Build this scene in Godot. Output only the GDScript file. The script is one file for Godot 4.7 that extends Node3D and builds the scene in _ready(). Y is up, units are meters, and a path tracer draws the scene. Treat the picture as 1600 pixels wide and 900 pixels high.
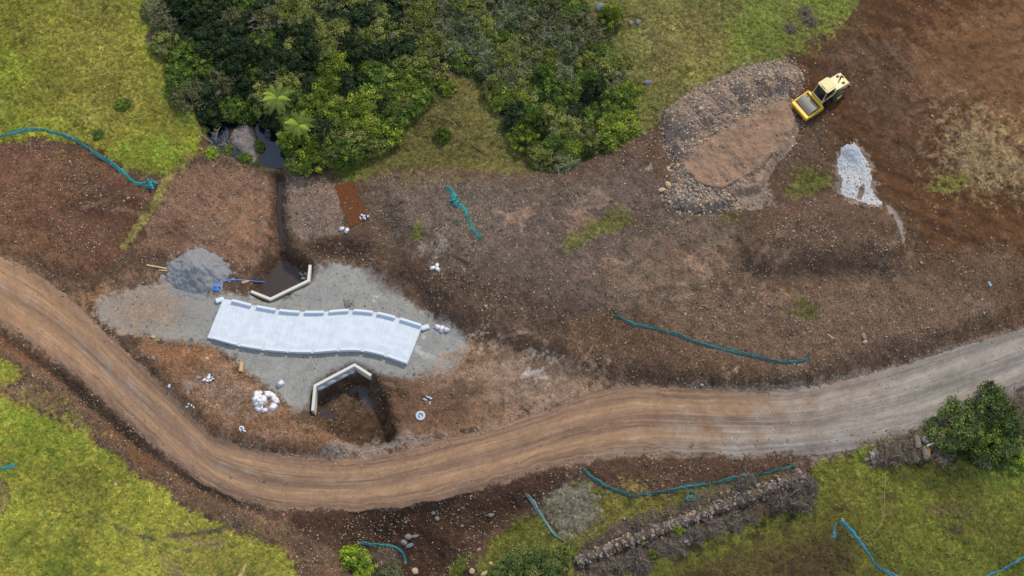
extends Node3D
# Aerial view of a rural building site: a new curved concrete bridge over a stream, a haul road, stockpiles, a thicket and fields.
# Metres, y up, north is -z.

const X0 := -72.0
const Z0 := -45.0
const SX := 144.0
const SZ := 90.0
const GW := 512          # survey raster
const GH := 320
const CELL := SX / GW
const TW := 2048         # soil colour map
const TH := 1280
const NX := 720          # ground mesh cells
const NZ := 450

# name, outline x/z, level, width of the slope, how
var HEIGHTS := [
	["upper_left_field", [-90.19, -60.43, -34.57, -60.43, -32.5, -24.51, -32.52, -19.78, -34.27, -15.31, -37.65, -10.61, -40.82, -4.33, -42.23, -1.5, -47.22, -1.5, -51.86, -4.33, -81.41, -10.61], 0.9, 0.9, "set"],
	["hillside", [-13.53, -11.03, -10.6, -1.5, -6.55, 3.33, -0.65, 6.13, 5.18, 8.54, 12.93, 9.57, 20.64, 10.52, 29.01, 10.66, 35.62, 8.61, 44.31, 5.92, 52.5, 2.77, 79.75, -2.94, 89.78, -59.88, 10.47, -59.88, 10.98, -17.86, 6.8, -13.13, -5.44, -13.13], 1.6, 0.8, "set"],
	["hillside_top", [-6.68, -7.64, -3.95, -1.12, 3.91, 3.12, 12.99, 5.21, 25.89, 6.6, 39.02, 4.52, 59.47, -2.55, 80.58, -9.85, 89.27, -59.16, 14.88, -59.16, 13.63, -16.63, 6.73, -10.6], 2.5, 2.2, "set"],
	["thicket_bank", [-34.57, -60.43, 12.02, -60.43, 12.41, -18.23, 6.83, -14.01, 1.37, -14.01, -11.13, -22.13, -16.48, -16.3, -22.7, -17.07, -27.81, -22.13, -31.74, -23.71], 0.9, 2, "set"],
	["mound", [23.33, -2.45, 24.8, -4.98, 27.1, -6.81, 32.91, -8.51, 38.81, -6.81, 40.65, -3.39, 40.08, -1.52, 37.67, -1.09, 35.07, -1.66, 32.38, -1.09, 29.1, -1.52, 26.4, -0.51, 24.31, -0.94], 1.9, 0.8, "add"],
	["spoil_bank", [-37.22, 7.38, -30.24, 7.66, -26.83, 10.27, -21.47, 14.19, -16.25, 16.65, -17.77, 18.37, -25.44, 17.51, -29.66, 16.12, -34.67, 11.63], 1.25, 0.5, "set"],
	["dig_ridge", [-18.82, -5.45, -14.14, -6.19, -10.72, -3.99, -9.99, -1.23, -12.66, -1.38, -16.08, -3.77], 0.5, 0.6, "add"],
	["lower_left_field", [-79.08, 7.1, -52.72, 7.1, -45.72, 11.05, -39.37, 16.34, -33.87, 20.66, -26.61, 24.37, -21.76, 26.3, -18.75, 30.3, -18.22, 42.22, -72.89, 42.22], -0.9, 0.9, "set"],
	["ditch", [-60.03, 1.16, -52.92, 4.85, -45.82, 9.6, -38.76, 15.4, -31.93, 20.52, -22.77, 24.62, -21.98, 25.33, -31.87, 21.3, -38.99, 16.54, -46.03, 10.7, -53.15, 5.7, -59.9, 2.16], -0.7, 0.3, "add"],
	["lower_right_field", [3.83, 21.04, 7.66, 20.52, 12.78, 20.06, 28.8, 19.59, 32.08, 18.4, 39.87, 17.4, 46.59, 14.72, 53.43, 11.66, 79.66, 3.3, 72.8, 42.25, -1.21, 42.25, 1.9, 24.94], -0.7, 1.5, "set"],
	["valley", [-16.56, 25.22, -10.23, 23.6, -1.92, 22.94, 1.93, 21.63, 3.82, 25.22, -1.27, 26.51, -4.43, 28.44, -4.9, 42.04, -15.92, 42.04], -2.2, 1.4, "set"],
	["gully", [-11, 26.37, -9.61, 25.98, -7.03, 26.75, -5.09, 28.82, -4.51, 35.76, -9.39, 35.76, -10.16, 29.46], -3.4, 0.8, "set"],
	["pond_basin", [-33.7, -20.01, -31.88, -21.11, -28.05, -21.43, -25.38, -18.75, -24.45, -16.88, -24.03, -14.11, -25.68, -13.95, -27.36, -14.41, -31.18, -15.8, -33.23, -17.35], -1, 0.35, "set"],
	["stream_cut", [-25.81, -13.16, -24.16, -13.46, -24.27, -10.12, -23.76, -5.63, -23.38, -3.42, -25.81, -3.42, -25.39, -5.63, -25.8, -9.36], -1.25, 0.3, "set"],
	["silt_bar", [-30.65, -18.31, -29.23, -19.87, -27.93, -19.09, -27.24, -16.84, -27.35, -13.99, -28.61, -14.3, -29.56, -16.3, -30.87, -17.38], -0.15, 0.3, "set"],
	["upper_pond", [-37.67, -30.89, -36.13, -31.22, -35.53, -32.7, -36.59, -33.52, -37.52, -32.7], 0.2, 0.3, "set"],
	["north_basin", [-27.13, 0.47, -25.1, 1.26, -21.21, -0.82, -21.09, -2.56, -22.15, -3.47, -24.36, -4.64, -26.13, -2.58, -27.02, -0.72], -2.1, 0.3, "set"],
	["south_basin", [-20.08, 10.83, -16.07, 8.56, -14.34, 9.6, -12.55, 13.25, -11.91, 16.46, -15.13, 16.97, -17.52, 16.07, -19.45, 14.56, -20.23, 13.39], -2.3, 0.4, "set"],
]

var rng := RandomNumberGenerator.new()
var hg := PackedFloat32Array()      # ground levels, (NX+1)*(NZ+1)
var road_mask := PackedFloat32Array()
var soil := PackedByteArray()       # RGB of the soil map
var grassy := PackedByteArray()
var stony := PackedByteArray()
var names := {}
var M := {}

# ------------------------------------------------------------------ helpers
class MB:
	var v := PackedVector3Array()
	var n := PackedVector3Array()
	var c := PackedColorArray()
	var t := PackedVector2Array()
	var i := PackedInt32Array()
	var col := Color(1, 1, 1)
	func tri(a: Vector3, b: Vector3, d: Vector3) -> void:
		var nn := (b - a).cross(d - a).normalized()
		var k := v.size()
		v.append(a); v.append(b); v.append(d)
		for q in 3:
			n.append(nn); c.append(col); t.append(Vector2.ZERO)
		i.append(k); i.append(k + 2); i.append(k + 1)
	func quad(a: Vector3, b: Vector3, d: Vector3, e: Vector3) -> void:   # counter-clockwise from outside
		var nn := (d - a).cross(e - b).normalized()
		var k := v.size()
		v.append(a); v.append(b); v.append(d); v.append(e)
		for q in 4:
			n.append(nn); c.append(col); t.append(Vector2.ZERO)
		i.append(k); i.append(k + 2); i.append(k + 1); i.append(k); i.append(k + 3); i.append(k + 2)
	func vert(p: Vector3, nn: Vector3, uv := Vector2.ZERO) -> int:
		v.append(p); n.append(nn); c.append(col); t.append(uv)
		return v.size() - 1
	func face(a: int, b: int, d: int) -> void:
		i.append(a); i.append(d); i.append(b)
	func box(xf: Transform3D, s: Vector3, bev := 0.0) -> void:
		var h := s * 0.5
		var b := minf(bev, minf(h.x, minf(h.y, h.z)) * 0.9)
		# each axis: a face inset by the bevel, then the bevel strips and corners
		var ax := [Vector3.RIGHT, Vector3.UP, Vector3.BACK]
		for k in 3:
			for sg in [-1.0, 1.0]:
				var u: Vector3 = ax[(k + 1) % 3]
				var w: Vector3 = ax[(k + 2) % 3]
				var o: Vector3 = ax[k] * (h[k] * sg)
				var uu := u * (h[(k + 1) % 3] - b)
				var ww := w * (h[(k + 2) % 3] - b)
				if sg > 0: quad(xf * (o - uu - ww), xf * (o + uu - ww), xf * (o + uu + ww), xf * (o - uu + ww))
				else: quad(xf * (o - uu + ww), xf * (o + uu + ww), xf * (o + uu - ww), xf * (o - uu - ww))
		if b <= 0.0: return
		for k in 3:
			var u: Vector3 = ax[k]
			var p: Vector3 = ax[(k + 1) % 3]
			var q: Vector3 = ax[(k + 2) % 3]
			var hu := u * (h[k] - b)
			for sp in [-1.0, 1.0]:
				for sq in [-1.0, 1.0]:
					var A: Vector3 = p * (h[(k + 1) % 3] * sp) + q * ((h[(k + 2) % 3] - b) * sq)
					var B: Vector3 = p * ((h[(k + 1) % 3] - b) * sp) + q * (h[(k + 2) % 3] * sq)
					_q(xf, A, B, hu, sp * sq > 0)
		for sx in [-1.0, 1.0]:
			for sy in [-1.0, 1.0]:
				for sz in [-1.0, 1.0]:
					var P := Vector3((h.x - b) * sx, (h.y - b) * sy, h.z * sz)
					var Q := Vector3(h.x * sx, (h.y - b) * sy, (h.z - b) * sz)
					var R := Vector3((h.x - b) * sx, h.y * sy, (h.z - b) * sz)
					if sx * sy * sz > 0: tri(xf * P, xf * Q, xf * R)
					else: tri(xf * P, xf * R, xf * Q)
	func _q(xf: Transform3D, A: Vector3, B: Vector3, hu: Vector3, fl: bool) -> void:
		if fl: quad(xf * (A + hu), xf * (B + hu), xf * (B - hu), xf * (A - hu))
		else: quad(xf * (A - hu), xf * (B - hu), xf * (B + hu), xf * (A + hu))
		# the strip faces outward whichever way it is wound; set its normal from the edge
		var o := xf.basis * (A + B).normalized()
		var m := v.size()
		if n[m - 1].dot(o) < 0.0:
			for k in 4: n[m - 1 - k] = -n[m - 1 - k]
			for k in range(0, 6, 3):
				var z := i.size() - 6 + k
				var s := i[z + 1]; i[z + 1] = i[z + 2]; i[z + 2] = s
	func tube(p: PackedVector3Array, r0: float, r1: float, sides := 6) -> void:
		var m := p.size()
		var first := -1
		for k in m:
			var d := (p[mini(k + 1, m - 1)] - p[maxi(k - 1, 0)]).normalized()
			var s := d.cross(Vector3.UP if absf(d.y) < 0.9 else Vector3.RIGHT).normalized()
			var w := s.cross(d)
			var r := lerpf(r0, r1, float(k) / (m - 1))
			for j in sides:
				var a := TAU * j / sides
				var nn := s * cos(a) + w * sin(a)
				var id := vert(p[k] + nn * r, nn)
				if first < 0: first = id
			if k > 0:
				for j in sides:
					var a0 := first + (k - 1) * sides + j
					var a1 := first + (k - 1) * sides + (j + 1) % sides
					face(a0, a1 + sides, a1); face(a0, a0 + sides, a1 + sides)
		for e in 2:
			var base := first + (m - 1) * sides * e
			var cc := vert(p[(m - 1) * e], (p[0] - p[1]).normalized() * (1.0 - 2.0 * e))
			for j in sides:
				if e: face(cc, base + (j + 1) % sides, base + j)
				else: face(cc, base + j, base + (j + 1) % sides)
	func lathe(xf: Transform3D, prof: Array, seg := 24) -> void:    # profile of [radius, height], turned about the local y axis
		for k in prof.size() - 1:
			var a: Array = prof[k]
			var b: Array = prof[k + 1]
			var nn := Vector2(b[1] - a[1], a[0] - b[0]).normalized()
			var f0 := v.size()
			for j in seg + 1:
				var an := TAU * j / seg
				var d := Vector3(cos(an), 0, sin(an))
				var N := (xf.basis * (d * nn.x + Vector3.UP * nn.y)).normalized()
				vert(xf * (d * a[0] + Vector3.UP * a[1]), N); vert(xf * (d * b[0] + Vector3.UP * b[1]), N)
			for j in seg:
				var q := f0 + j * 2
				face(q, q + 1, q + 3); face(q, q + 3, q + 2)
	func prism(xf: Transform3D, poly: PackedVector2Array, z0: float, z1: float) -> void:   # outline in local x/y, from z0 to z1
		var tr := Geometry2D.triangulate_polygon(poly)
		var cw := Geometry2D.is_polygon_clockwise(poly)
		for k in range(0, tr.size(), 3):
			var a := poly[tr[k]]; var b := poly[tr[k + 1]]; var d := poly[tr[k + 2]]
			if (b - a).cross(d - a) < 0.0:
				var s := b; b = d; d = s
			tri(xf * Vector3(a.x, a.y, z1), xf * Vector3(b.x, b.y, z1), xf * Vector3(d.x, d.y, z1))
			tri(xf * Vector3(a.x, a.y, z0), xf * Vector3(d.x, d.y, z0), xf * Vector3(b.x, b.y, z0))
		for k in poly.size():
			var a := poly[k]; var b := poly[(k + 1) % poly.size()]
			var s: PackedVector3Array = [xf * Vector3(a.x, a.y, z0), xf * Vector3(b.x, b.y, z0), xf * Vector3(b.x, b.y, z1), xf * Vector3(a.x, a.y, z1)]
			if cw: quad(s[3], s[2], s[1], s[0])
			else: quad(s[0], s[1], s[2], s[3])
	func mesh() -> ArrayMesh:
		var a := []
		a.resize(Mesh.ARRAY_MAX)
		a[Mesh.ARRAY_VERTEX] = v; a[Mesh.ARRAY_NORMAL] = n; a[Mesh.ARRAY_COLOR] = c; a[Mesh.ARRAY_TEX_UV] = t; a[Mesh.ARRAY_INDEX] = i
		var m := ArrayMesh.new()
		m.add_surface_from_arrays(Mesh.PRIMITIVE_TRIANGLES, a)
		return m

func numbered(called: String) -> String:
	var k: int = names.get(called, -1) + 1
	names[called] = k
	return called if k == 0 else "%s_%03d" % [called, k]

func part(called: String, mesh: Mesh, m: Material, parent: Node, at := Transform3D()) -> MeshInstance3D:
	var o := MeshInstance3D.new()
	o.mesh = mesh
	o.material_override = m
	o.name = called
	o.transform = at
	parent.add_child(o, true)
	return o

func solo(called: String, mesh: Mesh, m: Material, at := Transform3D()) -> MeshInstance3D:
	return part(numbered(called), mesh, m, self, at)

func thing(called: String, at := Vector3.ZERO, turn := 0.0) -> Node3D:
	var o := Node3D.new()
	o.name = numbered(called)
	add_child(o)
	o.position = at
	o.rotation.y = turn
	return o

func tag(o: Node, label: String, category: String, group := "") -> Node:
	o.set_meta("label", label)
	o.set_meta("category", category)
	if group: o.set_meta("group", group)
	return o

func kind(o: Node, k: String) -> Node:
	o.set_meta("kind", k)
	return o

func pv(a: Array) -> PackedVector2Array:
	var p := PackedVector2Array()
	for k in range(0, a.size(), 2): p.append(Vector2(a[k], a[k + 1]))
	return p

func lin(hex: String, k := 1.0) -> Color:
	var c := Color(hex).srgb_to_linear()
	return Color(c.r * k, c.g * k, c.b * k)

func plain(hex: String, rough := 0.9, metal := 0.0) -> StandardMaterial3D:
	var m := StandardMaterial3D.new()
	m.albedo_color = Color(hex)
	m.roughness = rough
	m.metallic = metal
	return m

func coloured(rough := 0.9, light_through := Color.BLACK) -> StandardMaterial3D:   # takes its colours from the mesh
	var m := StandardMaterial3D.new()
	m.vertex_color_use_as_albedo = true
	m.roughness = rough
	m.metallic_specular = 0.3
	if light_through != Color.BLACK:
		m.backlight_enabled = true
		m.backlight = light_through
	return m

func noise_tex(a: String, b: String, freq: float, size := 512, octaves := 4, c := "") -> NoiseTexture2D:
	var f := FastNoiseLite.new()
	f.seed = int(freq * 10000.0) + octaves
	f.frequency = freq
	f.fractal_octaves = octaves
	var t := NoiseTexture2D.new()
	t.width = size; t.height = size; t.seamless = true; t.noise = f
	var g := Gradient.new()
	g.set_color(0, Color(a)); g.set_color(1, Color(b))
	if c: g.add_point(0.5, Color(c))
	t.color_ramp = g
	return t

func grained(a: String, b: String, freq: float, scale: float, rough := 0.9, relief := 0.0, c := "") -> StandardMaterial3D:
	var m := StandardMaterial3D.new()
	m.albedo_texture = noise_tex(a, b, freq, 512, 4, c)
	m.uv1_triplanar = true
	m.uv1_world_triplanar = true
	m.uv1_scale = Vector3.ONE * scale
	m.roughness = rough
	m.metallic_specular = 0.35
	if relief > 0.0:
		m.heightmap_enabled = true
		m.heightmap_texture = noise_tex("#000000", "#ffffff", freq * 1.7, 512, 4)
		m.heightmap_scale = relief
	return m

# ------------------------------------------------------------------ survey raster
func fill(poly: PackedVector2Array, w: int, h: int, ox: float, oz: float, cell: float) -> PackedFloat32Array:
	var m := PackedFloat32Array()
	m.resize(w * h)
	var n := poly.size()
	for r in h:
		var y := oz + (r + 0.5) * cell
		var xs := []
		for k in n:
			var a := poly[k]; var b := poly[(k + 1) % n]
			if (a.y <= y) != (b.y <= y): xs.append(((a.x + (y - a.y) * (b.x - a.x) / (b.y - a.y)) - ox) / cell - 0.5)
		xs.sort()
		for k in range(0, xs.size() - 1, 2):
			for q in range(maxi(0, ceili(xs[k])), mini(w - 1, floori(xs[k + 1])) + 1): m[r * w + q] = 1.0
	return m

func blur(m: PackedFloat32Array, w: int, h: int, r: int) -> PackedFloat32Array:
	if r < 1: return m
	var inv := 1.0 / (2 * r + 1)
	for pass_ in 2:
		var o := PackedFloat32Array()
		o.resize(w * h)
		for y in h:
			var row := y * w
			var s := m[row] * (r + 1)
			for k in r: s += m[row + mini(k, w - 1)]
			for x in w:
				s += m[row + mini(x + r, w - 1)]
				if x > 0: s -= m[row + maxi(x - r - 1, 0)]
				else: s -= m[row]
				o[row + x] = s * inv
		var o2 := PackedFloat32Array()
		o2.resize(w * h)
		for x in w:
			var s := o[x] * (r + 1)
			for k in r: s += o[mini(k, h - 1) * w + x]
			for y in h:
				s += o[mini(y + r, h - 1) * w + x]
				if y > 0: s -= o[maxi(y - r - 1, 0) * w + x]
				else: s -= o[x]
				o2[y * w + x] = s * inv
		m = o2
	return m

# a blurred outline on its own small window of the survey raster
func window(poly: PackedVector2Array, soft: float) -> Dictionary:
	var lo := poly[0]; var hi := poly[0]
	for p in poly:
		lo = lo.min(p); hi = hi.max(p)
	var r := int(round(soft / CELL))
	var i0 := clampi(floori((lo.x - X0) / CELL) - 2 * r - 3, 0, GW - 1)
	var i1 := clampi(ceili((hi.x - X0) / CELL) + 2 * r + 3, 0, GW - 1)
	var j0 := clampi(floori((lo.y - Z0) / CELL) - 2 * r - 3, 0, GH - 1)
	var j1 := clampi(ceili((hi.y - Z0) / CELL) + 2 * r + 3, 0, GH - 1)
	var w := i1 - i0 + 1
	var h := j1 - j0 + 1
	var m := blur(fill(poly, w, h, X0 + i0 * CELL, Z0 + j0 * CELL, CELL), w, h, r)
	return {"i": i0, "j": j0, "w": w, "h": h, "m": m}

func noise_bytes(seed_: int, freq: float, octaves: int, w: int, h: int, kind_ := FastNoiseLite.TYPE_SIMPLEX_SMOOTH) -> PackedByteArray:
	var f := FastNoiseLite.new()
	f.seed = seed_
	f.noise_type = kind_
	f.frequency = freq
	f.fractal_octaves = octaves
	if octaves == 1: f.fractal_type = FastNoiseLite.FRACTAL_NONE
	var im := f.get_image(w, h)
	im.convert(Image.FORMAT_L8)
	return im.get_data()

func ground_y(x: float, z: float) -> float:
	var u := clampf((x - X0) / SX * NX, 0.0, NX - 0.001)
	var w := clampf((z - Z0) / SZ * NZ, 0.0, NZ - 0.001)
	var i := int(u); var j := int(w)
	var a := u - i; var b := w - j
	var k := j * (NX + 1) + i
	return lerpf(lerpf(hg[k], hg[k + 1], a), lerpf(hg[k + NX + 1], hg[k + NX + 2], a), b)

func on(p: Vector2, up := 0.0) -> Vector3:
	return Vector3(p.x, ground_y(p.x, p.y) + up, p.y)

const ROAD_N := [-64.59, -9.39, -58, -5.67, -53.7, -3.47, -49.43, -1.3, -44.36, 2.71, -39.31, 7.49, -34.37, 12.03, -30.19, 16.14, -25.61, 17.54, -18.53, 18.54, -12.79, 18.14, -5.14, 16.08, 1.94, 14.06, 7.13, 12.03, 11.7, 10.94, 19.49, 11.21, 29.24, 11.07, 39.2, 8.67, 45.95, 6.58, 52.76, 4.55, 61.05, 1.72, 70.17, -1.44]
const ROAD_S := [-63.63, -2.53, -57.17, 0.93, -52.88, 3.49, -48.59, 6.44, -43.65, 9.98, -38.71, 14.27, -33.88, 18.34, -28.55, 21.62, -22.75, 23.37, -15.17, 23.31, -9.49, 22.6, -2.54, 20.97, 5.11, 18.73, 12.8, 17.81, 21.12, 17.87, 29.46, 17.54, 38.56, 15.94, 45.23, 13.59, 52.04, 10.66, 60.31, 7.21, 69.39, 3.56]

func spline(p: PackedVector2Array, count: int) -> PackedVector2Array:
	var c := Curve2D.new()
	for k in p.size():
		var d := (p[mini(k + 1, p.size() - 1)] - p[maxi(k - 1, 0)]) / 6.0
		c.add_point(p[k], -d, d)
	var o := PackedVector2Array()
	var L := c.get_baked_length()
	for k in count: o.append(c.sample_baked(L * k / (count - 1.0), true))
	return o

# parametric: equal steps between the given points, so that two curves stay side by side
func spline_even(p: PackedVector2Array, t: float) -> Vector2:
	var u := clampf(t, 0.0, 1.0) * (p.size() - 1)
	var k := mini(int(u), p.size() - 2)
	return p[k].cubic_interpolate(p[k + 1], p[maxi(k - 1, 0)], p[mini(k + 2, p.size() - 1)], u - k)

func build_levels() -> void:
	var low := PackedFloat32Array()
	low.resize(GW * GH)
	for L in HEIGHTS:
		var b := window(pv(L[1]), L[3])
		for j in b.h:
			for i in b.w:
				var m: float = b.m[j * b.w + i]
				if m <= 0.0: continue
				var k: int = (b.j + j) * GW + b.i + i
				if L[4] == "set": low[k] = lerpf(low[k], L[2], m)
				else: low[k] += L[2] * m
	# the road bed is graded flat
	var rp := pv(ROAD_N)
	var rs := pv(ROAD_S)
	rs.reverse()
	rp.append_array(rs)
	var rb := window(rp, 0.55)
	var rm := PackedFloat32Array()
	rm.resize(GW * GH)
	for j in rb.h:
		for i in rb.w: rm[(rb.j + j) * GW + rb.i + i] = rb.m[j * rb.w + i]
	var pb := window(pv(PAD), 1.0)
	var pm := PackedFloat32Array()
	pm.resize(GW * GH)
	for j in pb.h:
		for i in pb.w: pm[(pb.j + j) * GW + pb.i + i] = pb.m[j * pb.w + i]
	var W := NX + 1
	var n1 := noise_bytes(3, 0.018, 4, W, NZ + 1)      # ten metres
	var n2 := noise_bytes(4, 0.09, 3, W, NZ + 1)       # two metres
	var n3 := noise_bytes(5, 0.33, 2, W, NZ + 1)       # clods
	hg.resize(W * (NZ + 1))
	for j in NZ + 1:
		for i in W:
			var u := clampf(float(i) / NX * GW - 0.5, 0.0, GW - 1.001)
			var w := clampf(float(j) / NZ * GH - 0.5, 0.0, GH - 1.001)
			var a := int(u); var b := int(w)
			var fu := u - a; var fw := w - b
			var k := b * GW + a
			var h := lerpf(lerpf(low[k], low[k + 1], fu), lerpf(low[k + GW], low[k + GW + 1], fu), fw)
			var r := lerpf(lerpf(rm[k], rm[k + 1], fu), lerpf(rm[k + GW], rm[k + GW + 1], fu), fw)
			var pd := lerpf(lerpf(pm[k], pm[k + 1], fu), lerpf(pm[k + GW], pm[k + GW + 1], fu), fw)
			var q := j * W + i
			var rough := 1.0 - maxf(r, pd * 0.85)
			h += rough * ((n1[q] - 128) / 128.0 * 0.35 + (n2[q] - 128) / 128.0 * 0.16 + (n3[q] - 128) / 128.0 * 0.075)
			h = lerpf(h, 0.0, r)
			var edge := minf(minf(i, NX - i) * SX / NX, minf(j, NZ - j) * SZ / NZ)
			h *= clampf(edge / 5.0, 0.0, 1.0)
			hg[q] = h

# ------------------------------------------------------------------ soil map
const PAD := [-43.84, 1.29, -39.95, 0.14, -35.89, -0.72, -30.58, 0.86, -26.93, 0.86, -24.96, 1.58, -21.08, -0.65, -20.77, -2.67, -18.1, -2.89, -15.05, -1.88, -12.51, 0.36, -9.93, 2.71, -5.61, 4.41, -1.97, 6.03, 1.96, 7.77, 0, 10.53, -6.51, 10.53, -10.42, 9.98, -13.04, 9.7, -14.28, 9.56, -16.08, 8.46, -20.16, 10.73, -20.5, 13.32, -21.43, 14.06, -23.35, 11.89, -25.94, 9.84, -28.02, 7.77, -30.88, 6.24, -34.84, 5.96, -39.52, 5.11, -42.96, 3.56]

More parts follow.
